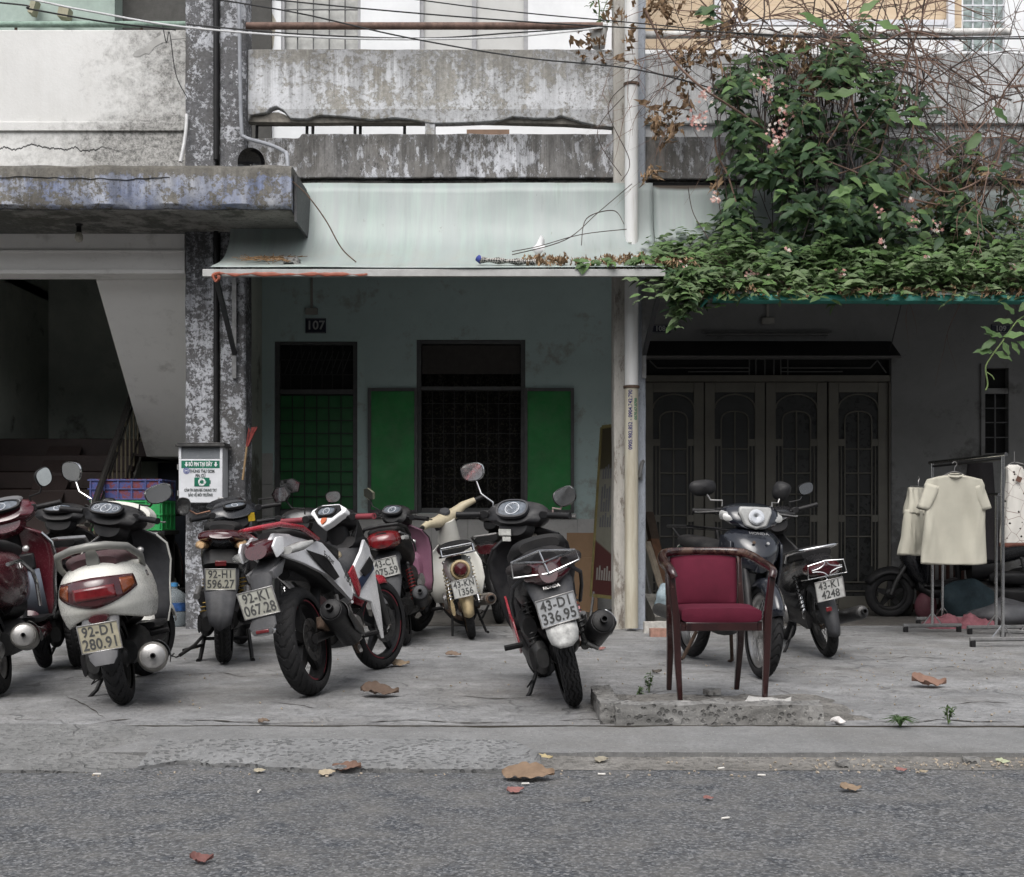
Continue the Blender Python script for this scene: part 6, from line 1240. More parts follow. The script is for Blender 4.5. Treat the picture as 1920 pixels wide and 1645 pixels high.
# ------------------------------------------------------------------ armchair
def armchair():
    D = 6.2; r = thing('armchair', 'dark wood armchair with wine red seat and back on the pavement', 'armchair', (X(1338, D), D, .035)); r.rotation_euler = (0, 0, R_(3)); r.scale = (.86, .92, .93)
    t = NT('mahogany'); gr = t.noise(3, 8, .7, .8, t.vec((6, 6, .8))); wear = t.step(t.ma('ADD', t.noise(9, 8, .75), t.mr(t.sep()[2], .5, .72, 0., .12)), .66, .05)
    wood = t.done(t.mix(t.ma('MULTIPLY', wear, .6), t.mix(t.mr(gr, .3, .7), (.014, .005, .005), (.034, .011, .01)), (.16, .1, .075)), .25, 0, .5, .4)
    t = NT('wine_fabric'); wv = t.noise(300, 2, .5); fab = (.085, .009, .022)
    t.bump(wv, .25, .002); cloth = t.done(t.mix(t.mr(t.noise(5, 6, .7), .3, .7), sc3(fab, .8), sc3(fab, 1.15)), .85, 0, .2)
    A = lambda n_, mb, m, **k: build(n_, mb, m, r, world=False, **k)
    A('seat', MB().loft([(-.205, 0, .44, .2, .02, .03), (-.2, 0, .44, .222, .035, .038, 0, 5), (0, 0, .447, .225, .04, .035, 0, 5), (.17, 0, .44, .2, .035, .03, 0, 5), (.19, 0, .44, .18, .02, .02)], 32).xf(Matrix.Rotation(R_(90), 4, 'Z')), cloth)
    A('seat_rail', MB().bx(-.2, .2, -.2, -.17, .36, .405), wood, bevel=.004); A('seat_rail', MB().bx(-.17, .17, .19, .215, .36, .405), wood, bevel=.004)
    for s_ in (1, -1):
        A('side_rail', MB().add([(s_ * .2, -.19, .36), (s_ * .225, -.19, .36), (s_ * .195, .2, .36), (s_ * .17, .2, .36), (s_ * .2, -.19, .405), (s_ * .225, -.19, .405), (s_ * .195, .2, .405), (s_ * .17, .2, .405)], [(0, 1, 2, 3), (4, 5, 6, 7), (0, 1, 5, 4), (1, 2, 6, 5), (2, 3, 7, 6), (3, 0, 4, 7)]), wood)
        def leg(pts):
            mb = MB(); vs = []; fs = []
            for (x, y, z, a, b_) in pts: vs += [(x - a, y - b_, z), (x + a, y - b_, z), (x + a, y + b_, z), (x - a, y + b_, z)]
            for i in range(len(pts) - 1):
                for j in range(4): fs.append((i * 4 + j, i * 4 + (j + 1) % 4, i * 4 + 4 + (j + 1) % 4, i * 4 + 4 + j))
            fs += [(3, 2, 1, 0), tuple(range(len(vs) - 4, len(vs)))]
            return mb.add(vs, fs)
        A('leg', leg([(s_ * .232, -.215, 0, .013, .013), (s_ * .245, -.205, .22, .018, .018), (s_ * .252, -.2, .42, .02, .022), (s_ * .268, -.195, .55, .017, .02), (s_ * .278, -.205, .645, .017, .02)]), wood, bevel=.005)
        A('leg', leg([(s_ * .2, .285, 0, .014, .014), (s_ * .205, .22, .25, .019, .019), (s_ * .208, .205, .42, .02, .02), (s_ * .212, .255, .6, .014, .018), (s_ * .212, .275, .73, .013, .016)]), wood, bevel=.005)
    top = [(-.268, -.235, .63), (-.281, -.215, .662), (-.283, -.12, .682), (-.278, .03, .702), (-.262, .17, .728), (-.222, .255, .745), (-.12, .288, .752), (0, .295, .754)]
    top += [(-x, y, z) for x, y, z in reversed(top[:-1])]
    k = len(top); A('arm_and_top_rail', MB().tube(bez_path(top, 60), [.018 + .006 * abs(math.sin(i / 60 * 6.28)) for i in range(61)], 12, flat_=1.2), wood)
    rows = []
    for j in range(15):
        z = lerp(.465, .715, j / 14); y = lerp(.225, .285, j / 14); w = lerp(.182, .194, j / 14)
        rows.append([V((w * q, y + .02 * (1 - q * q) - .028 * (1 - abs(q) ** 4) * math.sin(min(1, j / 14 * 1.0) * 3.14) ** .5, z + (.012 * (1 - q * q) if j == 14 else 0))) for q in [i / 8 - 1 for i in range(17)]])
    A('back_cushion', MB().grid(rows), cloth, solid=.03, smooth=60)
def bez_path(pts, n):
    """smooth curve through the points"""
    pts = [V(p) for p in pts]; out = []; k = len(pts) - 1
    for i in range(n + 1):
        f = i / n * k; j = min(int(f), k - 1); t = f - j; p0, p1, p2, p3 = pts[max(j - 1, 0)], pts[j], pts[j + 1], pts[min(j + 2, k)]
        out.append(.5 * ((2 * p1) + (-p0 + p2) * t + (2 * p0 - 5 * p1 + 4 * p2 - p3) * t * t + (-p0 + 3 * p1 - 3 * p2 + p3) * t ** 3))
    return out
armchair()

# ------------------------------------------------------------------ battery collecting box
def battery_box():
    D = 10.33; x0, x1, z0, z1 = X(335, D), X(417, D), Z(943, D), Z(838, D); cx = (x0 + x1) / 2
    r = thing('battery_box', 'white battery collecting box with green lettering hung on the peeling column', 'collection box', (cx, D, z0))
    wb = plain('box_white', (.6, .61, .63), .4, 0, .08, 8, 0, .2); gb = plain('box_green', (.006, .12, .07), .4); ik = plain('box_ink', (.07, .08, .08), .5)
    zs = Z(861, D) + .02
    build('door', MB().bx(x0, x1, D, D + .02, z0, zs - .02), wb, r, bevel=.004)
    build('case', MB().bx(x0, x0 + .012, D + .021, D + .22, z0, z1).bx(x1 - .012, x1, D + .021, D + .22, z0, z1).bx(x0, x1, D + .2, D + .22, z0, z1).bx(x0, x1, D + .021, D + .22, z0, z0 + .01), wb, r)
    build('slot_frame', MB().bx(x0, x0 + .02, D, D + .02, zs - .018, z1).bx(x1 - .02, x1, D, D + .02, zs - .018, z1), wb, r)
    build('slot_window', MB().bx(x0 + .021, x1 - .021, D + .012, D + .016, zs - .016, z1 - .004), plain('slot_plastic', (.16, .17, .18), .2, 0, .1, 6), r)
    build('lid', MB().bx(x0 - .02, x1 + .025, D - .03, D + .235, z1, z1 + .018).bx(x0 - .012, x1 + .015, D - .01, D + .22, z1 + .0185, z1 + .034), K_eng, r, bevel=.004)
    d = D - .0015; W = x1 - x0
    build('banner', MB().bx(x0 + .022, x1 - .022, D - .002, D, Z(878, D), Z(864, D)), gb, r)
    T = lambda s_, v, sz, m, b_=.0008, sx=1., du=0: build('lettering', text(s_, sz, b_, .0006, sx=sx).xf(FACE((cx + du, D - .003, Z(v, D)))), m, r, smooth=0)
    wt = plain('box_letter_white', (.65, .66, .66), .5)
    T('BỎ PIN TẠI ĐÂY', 871, .044, wt, .0016, .6, .0); T('THÙNG THU GOM', 884, .036, ik, .001, .66, .012); T('PIN CŨ', 892.5, .036, ik, .001, .7)
    T('CẢM ƠN BẠN ĐÃ CHUNG TAY', 919.5, .031, ik, .001, .6); T('BẢO VỆ MÔI TRƯỜNG', 928.5, .031, ik, .001, .62)
    for u in (349.5, 404.5):
        q = P(u, 871, D - .003); build('arrow', MB().prism([(-.007, .02), (.007, .02), (.007, 0), (.016, 0), (0, -.02), (-.016, 0), (-.007, 0)], q, (1, 0, 0), (0, 0, 1), (0, .001, 0)), wt, r)
    q = P(349.5, 883, D - .003); build('emblem', MB().lathe([(.026, 0), (.021, 0), (.021, .0008), (.026, .0008)], q, (0, 1, 0), 28).lathe([(.017, 0), (.0005, 0)], q, (0, 1, 0), 20), plain('emblem_blue', (.1, .12, .3), .5), r)
    build('emblem_mark', MB().box(q + V((-.006, -.001, 0)), (.004, .001, .018)).box(q + V((.006, -.001, 0)), (.004, .001, .018)).box(q + V((0, -.001, .002)), (.01, .001, .004)), wt, r)
    q = P(378.5, 904, D - .003); build('battery_symbol', MB().box(q, (.122, .001, .07)).box(q + V((.066, 0, 0)), (.008, .001, .03)), gb, r)
    rc = MB()
    for k in range(3):
        a0 = R_(90 + 120 * k)
        rc.lathe([(.03, 0), (.017, 0), (.017, .0008), (.03, .0008)], q + V((0, -.0015, 0)), (0, 1, 0), 8, a0 + .15, a0 + 1.45)
        a = a0 + 1.5; c = q + V((0, -.0015, 0)); x_, y_ = frame((0, 1, 0)); d_ = x_ * math.cos(a) + y_ * math.sin(a); e_ = -x_ * math.sin(a) + y_ * math.cos(a)
        rc.add([c + d_ * .036, c + d_ * .011, c + d_ * .0235 + e_ * .02], [(0, 1, 2)])
    build('recycle_symbol', rc, wt, r, smooth=0)
    for v in (876, 925): build('hinge', MB().cyl((x0 - .006, D - .001, Z(v + 5, D)), (x0 - .006, D - .001, Z(v - 5, D)), .007, n=10), K_alu, r)
    build('latch', MB().box((x1 - .01, D - .008, Z(936, D)), (.05, .014, .025)), K_alu, r, bevel=.003)
battery_box()

# ------------------------------------------------------------------ crates, bottle
def crate(label, x0, x1, y0, y1, z0, z1, col, fill=None, group='stacked plastic crates'):
    r = thing('plastic_crate', label, 'crate', ((x0 + x1) / 2, (y0 + y1) / 2, z0), group); m = plain('crate_' + label[:5], col, .45, 0, .2, 12, 0, .35); w = .008
    build('wall', MB().bx(x0, x1, y0, y0 + w, z0, z1).bx(x0, x1, y1 - w, y1, z0, z1).bx(x0, x0 + w, y0 + w, y1 - w, z0, z1).bx(x1 - w, x1, y0 + w, y1 - w, z0, z1).bx(x0 + w, x1 - w, y0 + w, y1 - w, z0, z0 + w), fill or m, r)
    for i in range(6):
        x = lerp(x0 + .012, x1 - .012, i / 5); build('rib', MB().bx(x - .007, x + .007, y0 - .012, y0 - .0005, z0, z1 - .001), m, r, bevel=.002)
    for i in range(4):
        y = lerp(y0 + .012, y1 - .012, i / 3); build('rib', MB().bx(x1 + .0005, x1 + .012, y - .007, y + .007, z0, z1 - .001), m, r, bevel=.002)
    for z in (z1 - .012, lerp(z0, z1, .52), z0 + .006): build('rim', MB().bx(x0 - .014, x1 + .014, y0 - .015, y0 - .001, z - .006, z + .006).bx(x1 + .001, x1 + .015, y0 - .0005, y1, z - .006, z + .006), m, r, bevel=.002)
t = NT('worn_blue_crate'); bm_ = t.done(t.mix(t.step(t.noise(14, 8, .75), .5, .03), (.07, .09, .26), (.2, .05, .06)), .6)
crate('blue plastic crate with worn red patches on top of the green crate', -3.73, -3.1, 11.3, 11.75, 1.08, 1.265, (.07, .09, .25), bm_)
crate('green plastic crate under the blue crate, behind the cream scooter', -3.71, -3.1, 11.3, 11.74, .81, 1.078, (.02, .36, .09))
cs = thing('crate_stand', 'dark low stand carrying the plastic crates at the foot of the stairs', 'stand', (-3.4, 11.5, 0))
build('top', MB().bx(-3.75, -3.06, 11.28, 11.76, .77, .808), K_black, cs, bevel=.004)
for x in (-3.72, -3.12):
    for y in (11.31, 11.7): build('leg', MB().bx(x, x + .03, y, y + .03, 0, .769), K_black, cs)
wb_ = thing('water_bottle', 'clear refill water bottle with blue label beside the peeling column', 'water bottle', (X(327, 10.85), 10.85, 0.004))
t = NT('bottle_plastic'); t.b.inputs['Transmission Weight'].default_value = .75; t.b.inputs['IOR'].default_value = 1.15; btl = t.done((.55, .62, .66), .12)
build('bottle', MB().lathe([(.001, 0), (.1, 0), (.105, .02), (.105, .12), (.1, .13), (.105, .14), (.105, .23), (.09, .27), (.05, .3), (.026, .315), (.026, .35)], (0, 0, 0), (0, 0, 1), 28), btl, wb_, world=False)
build('label_band', MB().lathe([(.1065, .13), (.1065, .2)], (0, 0, 0), (0, 0, 1), 28), plain('bottle_label', (.03, .08, .22), .4, 0, .5, 30), wb_, world=False)
build('cap', MB().lathe([(.03, .335), (.03, .365), (.001, .367)], (0, 0, 0), (0, 0, 1), 16), plain('bottle_cap', (.05, .2, .4), .4), wb_, world=False)

# ------------------------------------------------------------------ things fixed to the walls
ds = thing('satellite_dish', 'small black dish resting on the end of the concrete slab', 'satellite dish', (X(472, 10.05), 10.05, 3.622))
build('bowl', MB().lathe([(.001, .05), (.05, .042), (.09, .02), (.108, -.01), (.112, -.012), (.108, -.006), (.088, .028), (.05, .05), (.001, .058)], (0, 0, .085), (.15, 1, .25), 32), plain('dish_black', (.006, .006, .007), .18, 0, .2, 10, coat=.5), ds, world=False)
build('arm', MB().tube([(0, -.02, .0), (.005, -.06, .02), (.005, -.07, .05)], .005, 6), K_alu, ds, world=False)
build('foot', MB().box((0, .08, .02), (.08, .06, .04)), K_black, ds, world=False)
lb = thing('light_bulb', 'bare bulb hanging under the concrete slab at the left', 'light bulb', P(148, 466, 10.3))
build('socket', MB().lathe([(.001, .148), (.028, .148), (.03, .14), (.02, .13), (.02, .09), (.024, .08), (.001, .08)], (0, 0, 0), (0, 0, 1), 16), K_black, lb, world=False)
build('bulb', MB().lathe([(.018, .08), (.03, .06), (.033, .035), (.026, .01), (.001, 0)], (0, 0, 0), (0, 0, 1), 18), plain('bulb_glass', (.35, .33, .28), .2, 0, .2, 30), lb, world=False)
lb.location.z = 3.282 - .148
dp = thing('drain_pipe', 'white plastic drain pipe running down the right column', 'drain pipe', (X(1184, 10.44), 10.44, 0))
px_ = X(1184, 10.44)
t = NT('pipe_plastic'); z_ = t.sep()[2]; pc = t.mix(t.step(z_, 1.98, .01), t.mix(t.mr(t.noise(3, 8, .7, 0, t.vec((5, 5, .5))), .4, .75), (.5, .47, .38), (.3, .25, .18)), t.mix(t.mr(t.noise(2, 8, .7, 0, t.vec((6, 6, .4))), .5, .8), (.66, .66, .65), (.4, .37, .32)))
build('pipe', MB().lathe([(.056, .02), (.056, 7.2)], (px_, 10.44, 0), (0, 0, 1), 20), t.done(pc, .45), dp)
for z in (1.985, 4.45): build('collar', MB().lathe([(.06, -.012), (.066, -.01), (.066, .01), (.06, .012)], (px_, 10.44, z), (0, 0, 1), 20), K_rust, dp)
ink = plain('stencil_blue', (.03, .03, .13), .7, 0, .3, 60); ing = plain('stencil_green', (.03, .17, .09), .7, 0, .3, 60)
def stencil(s_, u, v, sz, m, R=.0575):
    mb = text(s_, sz, .0012, 0, sx=.9); x0 = X(u, 10.44) - px_; zc = Z(v, 10.44)
    mb.v = [V((px_ + R * math.sin((x0 - p.y) / R), 10.44 - R * math.cos((x0 - p.y) / R), zc + p.x)) for p in mb.v]
    build('stencilled_number', mb, m, dp, smooth=0)
stencil('0905.982.852 - 0904.742.790', 1181, 788, .046, ink); stencil('0570.67.0700', 1191.5, 768, .036, ing)
gc = thing('conduit', 'grey conduit bending from the peeling column round the slab end', 'conduit', (X(452, 10.5), 10.5, 3.3))
build('pipe', MB().tube(bez_path([P(448, -60, 10.52), P(450, 130, 10.52), P(453, 240, 10.52), P(460, 258, 10.5), P(500, 270, 10.3), P(530, 283, 10.1), P(539, 300, 9.95), P(540, 390, 9.9)], 50), .016, 10), plain('conduit_grey', (.26, .27, .29), .5), gc)
build('black_pipe', MB().tube([P(405, -60, DP - .02), P(405, 300, DP - .02)], .022, 10), K_black, gc)
build('lower_pipe', MB().tube([P(405, 425, DP - .01), P(405, 830, DP - .01)], .02, 10), K_black, gc)
tag(build('white_tube', MB().tube(bez_path([P(350, 215, 10.55), P(349, 240, 10.52), P(345, 270, 10.5), P(338, 304, 10.45)], 16), .014, 8), plain('white_tube', (.5, .5, .5), .5)), 'short white plastic tube against the left parapet above the slab', 'tube')
hk = thing('brush', 'red bristle brush with bamboo handle standing against the peeling column', 'brush', P(460, 855, 10.4))
build('handle', MB().tube([P(455, 900, 10.42), P(463, 836, 10.42)], .009, 8), plain('bamboo', (.25, .17, .09), .6), hk)
bm2 = MB()
for k in range(40):
    a = random.uniform(-1, 1); q = random.uniform(-1, 1); bm2.tube([P(463 + a * 2, 838, 10.42 + q * .012), P(474 + a * 8, 800 + random.uniform(0, 7), 10.42 + q * .03)], .003, 4)
build('bristles', bm2, plain('red_bristle', (.2, .035, .03), .7, 0, .4, 40), hk)
tp = thing('orange_tape', 'torn orange plastic tape tied along the front rail of the mint canopy', 'plastic tape', P(540, 512, 9.72))
rows = [[V((lerp(-2.27, -1.1, i / 50), DC - .008 + .006 * nz((i, 1, 1), .3), 2.77 + .012 * nz((i, 5, 0), .2) + q * (.01 + .014 * nz((i, 2, 0), .35)))) for i in range(51)] for q in (-1, -.3, .3, 1)]
build('strip', MB().grid(rows), plain('orange_plastic', (.26, .075, .045), .45, 0, .3, 12), tp, solid=.002, smooth=60)
build('knot', MB().tube(bez_path([P(402, 512, 9.72), P(410, 520, 9.7), P(404, 527, 9.71), P(400, 516, 9.7), P(412, 513, 9.7)], 30), .012, 6).jit(.01, 20), MATS['orange_plastic'], tp)

# cables
def cable(label, pts, r, m, n=40):
    tag(build('cable', MB().tube(bez_path([P(u, v, D) for u, v, D in pts], n), r, 6), m), label, 'cable', 'cables across the facade')
K_wire = plain('black_wire', (.012, .012, .012), .5); K_wh = plain('white_wire', (.6, .6, .6), .5)
cable('white cable sagging from the top left corner across the balcony', [(-900, -140, 9.2), (-60, -20, 9.3), (150, 18, 9.4), (355, 52, 9.6), (640, 72, 9.8), (900, 72, 10), (1060, 60, 10.2), (1140, 50, 10.3)], .008, K_wh)
cable('black cable hanging just under the white cable', [(350, 46, 9.9), (560, 64, 9.9), (790, 72, 10), (960, 62, 10.2), (1140, 50, 10.3)], .006, K_wire)
cable('black cable from the upper left down to the vine, lowest on the parapet', [(380, -5, 9.6), (560, 25, 9.7), (760, 70, 9.8), (980, 108, 9.9), (1200, 132, 10), (1420, 190, 10.1)], .006, K_wire)
cable('black cable crossing the top edge above the rusty rail', [(440, -8, 9.9), (700, 18, 9.9), (1000, 42, 10), (1300, 58, 10), (1620, 72, 10), (1980, 72, 10), (2700, 60, 10)], .006, K_wire)
cable('thin black cable along the top right behind the dry twigs', [(740, -6, 9.8), (960, 22, 9.9), (1200, 44, 10), (1500, 70, 10), (1980, 68, 10), (2700, 50, 10)], .005, K_wire)
cable('dark cable slack over the left parapet top', [(-900, -60, 10.2), (-40, 2, 10.2), (60, 18, 10.2), (200, 42, 10.3), (330, 56, 10.4)], .007, K_wire)
cable('loose black wire dangling down the left parapet', [(305, 48, 10.5), (312, 80, 10.5), (318, 62, 10.5), (330, 140, 10.5), (352, 185, 10.5)], .004, K_wire)
cable('brown wire slanting from the slab end to the mint canopy', [(545, 338, 9.85), (575, 365, 9.85), (610, 412, 9.85), (640, 465, 9.85), (668, 492, 9.85)], .005, K_rust)
cable('thin black wire hanging inside the dark porch', [(1690, 570, 10.5), (1668, 660, 12.4)], .004, K_wire, 8)

# ------------------------------------------------------------------ sign, box, timber and rubble by the right column
def a_sign():
    D = 11.45; x0 = X(1112, D); r = thing('advert_board', 'weathered yellow-framed advert board standing edge-on beside the right column', 'signboard', (x0 + .1, D, 0)); r.rotation_euler = (R_(-4), 0, R_(-68))
    A = lambda n_, mb, m, **k: build(n_, mb, m, r, world=False, **k)
    t = NT('advert_print'); z = t.sep()[2]; c = t.mix(t.mr(t.noise(4, 6, .7), .3, .7), (.16, .155, .125), (.24, .235, .19))
    c = t.mix(t.step(z, 1.37, .01), c, (.06, .05, .03)); c = t.mix(t.ma('SUBTRACT', 1., t.step(t.ma('ADD', z, t.ma('MULTIPLY', t.sep()[0], .35)), .62, .01)), c, (.08, .025, .024)); c = t.mix(t.step(t.noise(3, 8, .8), .66, .04), c, (.06, .055, .04))
    A('panel', MB().bx(-.3, .3, 0, .012, .22, 1.74), t.done(c, .5))
    for x in (-.3, .3): A('frame', MB().bx(x - .015, x + .015, -.01, .025, .2, 1.76), plain('yellow_frame', (.2, .17, .07), .5, 0, .3))
    for z in (.2, 1.745): A('frame', MB().bx(-.284, .284, -.01, .025, z, z + .03), MATS['yellow_frame'])
    for j, (z, n) in enumerate(((1.28, 9), (1.1, 9), (.98, 4), (.84, 9), (.36, 9))):
        for k in range(n): A('print_stroke', MB().bx(-.22 + k * .05, -.19 + k * .05, -.002, -.0005, z, z + .09 + .02 * ((k * 7 + j) % 3)), plain('print_grey', (.12, .12, .13), .6) if j < 4 else plain('print_white', (.25, .24, .22), .6))
    for x in (-.25, .25): A('leg', MB().tube([(x, .02, 1.2), (x, .4, .0)], .012, 6), M_steel); A('leg', MB().tube([(x, .0, .25), (x, -.02, 0)], .012, 6), M_steel)
a_sign()
bx_ = thing('cardboard_box', 'flattened brown cardboard box leaning on the porch wall beside the advert board', 'box', (X(1092, 12.4), 12.45, 0))
cb_ = plain('cardboard', (.3, .19, .11), .8, 0, .12, 6, .1)
build('panel', MB().box((0, 0, .27), (.3, .05, .54)), cb_, bx_, world=False, bevel=.004); build('flap', MB().box((0, -.01, .66), (.3, .012, .24), (.06, 0, 0)), cb_, bx_, world=False)
def timber(label, a, c, w, th, col, name='timber_plank', cat='plank'):
    a, c = V(a), V(c); d = (c - a); L_ = d.length; M = d.to_track_quat('Z', 'Y').to_matrix().to_4x4(); M.translation = a
    mb = MB(); n = 6
    for i in range(n): pass
    mb = rough_box(-w / 2, w / 2, -th / 2, th / 2, 0, L_, .006, hash(label) % 50, .1).xf(M)
    tag(build(name, mb, plain('wood_' + label[:9], col, .8, 0, .35, 12, .3), smooth=30), label, cat, 'old timber by the column')
timber('dark split timber leaning behind the right column, longest of the pile', P(1254, 1150, 11.6) * 1 + V((0, 0, 0)), P(1216, 962, 11.9), .09, .05, (.06, .042, .03))
timber('reddish brown timber leaning in the middle of the pile by the column', P(1262, 1150, 11.4), P(1224, 1012, 11.6), .1, .05, (.11, .055, .03))
timber('pale thin batten leaning nearest the column', P(1256, 1155, 11.2), P(1214, 1016, 11.35), .06, .03, (.25, .21, .16))
timber('grey round stump lying below the leaning timber', P(1222, 1125, 11.2), P(1243, 1168, 10.9), .16, .13, (.2, .19, .17), 'timber_stump', 'wood')
bag = MB().ell(P(1243, 1120, 11.0), (.07, .06, .13)).jit(.03, 14); tag(build('plastic_bag', bag, plain('bag_blue_white', (.4, .5, .55), .4, 0, .5, 12), smooth=60), 'crumpled pale blue plastic bag stuffed by the leaning timber', 'bag')
for k, (u, v, lab, c) in enumerate(((1232, 1188, 'whitewashed brick on the ground behind the armchair', (.42, .4, .37)), (1244, 1195, 'red brick in front of the whitewashed brick', (.3, .17, .13)))):
    D = GD(v); tag(build('brick', rough_box(X(u, D) - .1, X(u, D) + .1, D, D + .1, 0, .09 if k == 0 else .06, .004, 7 + k), plain('brick_%d' % k, c, .9, 0, .3, 20, .3), smooth=30), lab, 'brick', 'loose bricks')

# ------------------------------------------------------------------ clothes racks and clothes
def rack(label, n0, f0, h, base=True, name='clothes_rack'):
    n0, f0 = V(n0), V(f0); r = thing(name, label, 'clothes rack', n0, 'clothes racks'); d = (f0 - n0).normalized(); s_ = V((-d.y, d.x, 0))
    build('rail', MB().tube([n0 + V((0, 0, h)) - d * .05, f0 + V((0, 0, h)) + d * .05], .014, 10), K_chrome, r)
    if base: build('hanger_strip', MB().tube([n0 + V((0, 0, h - .03)) + d * .02, f0 + V((0, 0, h - .03)) - d * .02], .01, 8), K_black, r)
    for p in (n0, f0):
        build('post', MB().tube([p + V((0, 0, .06)), p + V((0, 0, h))], .013, 10), K_chrome, r)
        build('foot', MB().bx(-.22, .22, -.015, .015, .035, .06).xf(Matrix.Translation(p) @ basis((0, 0, 0), s_, d).to_3x3().to_4x4() @ Matrix.Identity(4)) if False else MB().tube([p - s_ * .24 + V((0, 0, .055)), p + s_ * .24 + V((0, 0, .055))], .016, 6), M_steel, r)
        for q in (-1, 1):
            build('brace', MB().tube([p + s_ * q * .08 + V((0, 0, .06)), p + V((0, 0, .16))], .006, 6), K_chrome, r)
            build('caster', MB().bx(-.018, .018, -.018, .018, 0, .05).xf(Matrix.Translation(p + s_ * q * .22)), K_black, r, bevel=.006)
    return r
RN, RF = V((X(1880, 9.06), 9.06, 0)), V((X(1748, 10.26), 10.26, 0))
rack('chrome clothes rack holding the beige shirt, nearest the camera', RN, RF, 1.36)
rack('second chrome clothes rack carrying the dotted white garment at the right edge', (X(1918, 9.5) + .1, 9.6, 0), (X(1918, 9.5) + .75, 10.2, 0), 1.33, False)
rack('leaning spare rack frame behind the beige shirt', V((X(1850, 10.3), 10.1, 0)), V((X(1822, 10.3), 11.0, 0)), 1.1, False)
def cloth_mat(name, col, dots=False):
    t = NT(name); w = t.noise(260, 2, .5); c = t.mix(t.mr(t.noise(4, 5, .6), .3, .7), sc3(col, .88), sc3(col, 1.06))
    if dots:
        vv = t.vec((1, .4, 1)); f = t.voro(20., 'F1', 'Distance', vv); c = t.mix(t.ma('SUBTRACT', 1., t.step(f, .17, .02)), c, (.015, .013, .012))
        e = t.voro(9., 'DISTANCE_TO_EDGE', 'Distance', vv); c = t.mix(t.ma('SUBTRACT', 1., t.step(e, .009, .004)), c, (.12, .06, .05)); c = t.mix(t.ma('SUBTRACT', 1., t.step(t.sep()[2], .03, .004)), c, (.14, .06, .045))
    t.bump(w, .2, .002); return t.done(c, .85, 0, .2)
beige = cloth_mat('beige_linen', (.44, .42, .35)); dotted = cloth_mat('dotted_cotton', (.55, .53, .49), True)
def tubecloth(secs, o=0., fold=.02, freq=3):
    """hanging cloth: rings (centre x, z, half width, half depth) from top to hem, with folds that deepen downward"""
    mb = MB(); n = 64; rows = []
    secs = [tuple(lerp(p, q, i / 7) for p, q in zip(a_, b_)) for a_, b_ in zip(secs, secs[1:]) for i in range(7)] + [secs[-1]]
    for k, (x, z, w, d) in enumerate(secs):
        t = k / (len(secs) - 1); row = []
        for j in range(n + 1):
            a = 2 * math.pi * j / n; c, s_ = math.cos(a), math.sin(a)
            f = fold * t * (math.sin(a * freq + o + t * .8) + .6 * math.sin(a * freq * 1.7 + 2 * o) + 1.4 * nz((c * 2, s_ * 2, t * 1.6), 1.2, o))
            row.append(V((x + (w + f * .6) * math.copysign(abs(c) ** .7, c), (d + f) * math.copysign(abs(s_) ** .8, s_), z + .006 * math.sin(a * 2 + o) * t)))
        rows.append(row)
    mb.grid(rows); mb.v = [p + V((0, .02 * nz((p.x * 12 + p.z * 3, o, p.z * 1.1), 1.) + .008 * nz((p.x * 30 - p.z * 7, o, p.z * 2), 1.), 0)) for p in mb.v]; return mb
def shirt():
    D = 9.5; c = P(1790, 1058, D); z1 = Z(892, D) - c.z
    r = thing('shirt', 'short-sleeved beige shirt on a hanger, largest garment on the rack', 'shirt', c); r.rotation_euler = (0, 0, R_(6))
    A = lambda n_, mb, m, **k: build(n_, mb, m, r, world=False, **k)
    H = z1; A('body', tubecloth([(-.005, H, .075, .022), (-.004, H - .01, .13, .034), (0, H - .03, .205, .034), (0, H - .07, .226, .036), (0, H - .14, .227, .036), (0, H - .2, .228, .036), (0, H - .3, .23, .037), (-.003, H - .38, .232, .038), (-.004, H - .46, .234, .038), (-.007, .09, .238, .039), (-.008, .0, .24, .04)], 1., .014, 2), beige, smooth=70, solid=.003)
    for s_ in (1, -1):
        rows = []
        for k in range(9):
            t = k / 8; q = V((s_ * lerp(.16, .238 if s_ > 0 else .25, t), 0, lerp(H - .075, H - .25, t))); u = V((s_ * .95, 0, .3)); w = lerp(.075, .055, t)
            rows.append([q + u * w * math.cos(a) * .8 + V((0, 1, 0)) * (.03 + .014 * t + .008 * math.sin(3 * a + 4 * t)) * math.sin(a) for a in [2 * math.pi * j / 24 for j in range(25)]])
        A('sleeve', MB().grid(rows), beige, smooth=70, solid=.003)
    A('collar', MB().tube([(-.06, -.02, H - .004), (-.03, -.035, H - .01), (0, -.038, H - .012), (.04, -.03, H - .006), (.065, 0, H + .004), (.03, .03, H + .012), (-.03, .03, H + .01), (-.06, -.02, H - .004)], .009, 8), beige)
    for k in range(0): A('button', MB().lathe([(.001, .003), (.006, .003), (.007, 0)], (.005 + .002 * k, -.068 - .004 * k, H - .09 - k * .1), (0, -1, 0), 10), plain('button', (.3, .29, .25), .4))
    A('hanger', MB().tube(bez_path([(-.13, 0, H - .03), (0, 0, H + .03), (.13, 0, H - .03)], 12), .005, 6).tube(bez_path([(0, 0, H + .03), (0, 0, H + .06), (.018, 0, H + .085), (0, 0, H + .105), (-.018, 0, H + .09)], 14), .0028, 6), K_alu)
shirt()
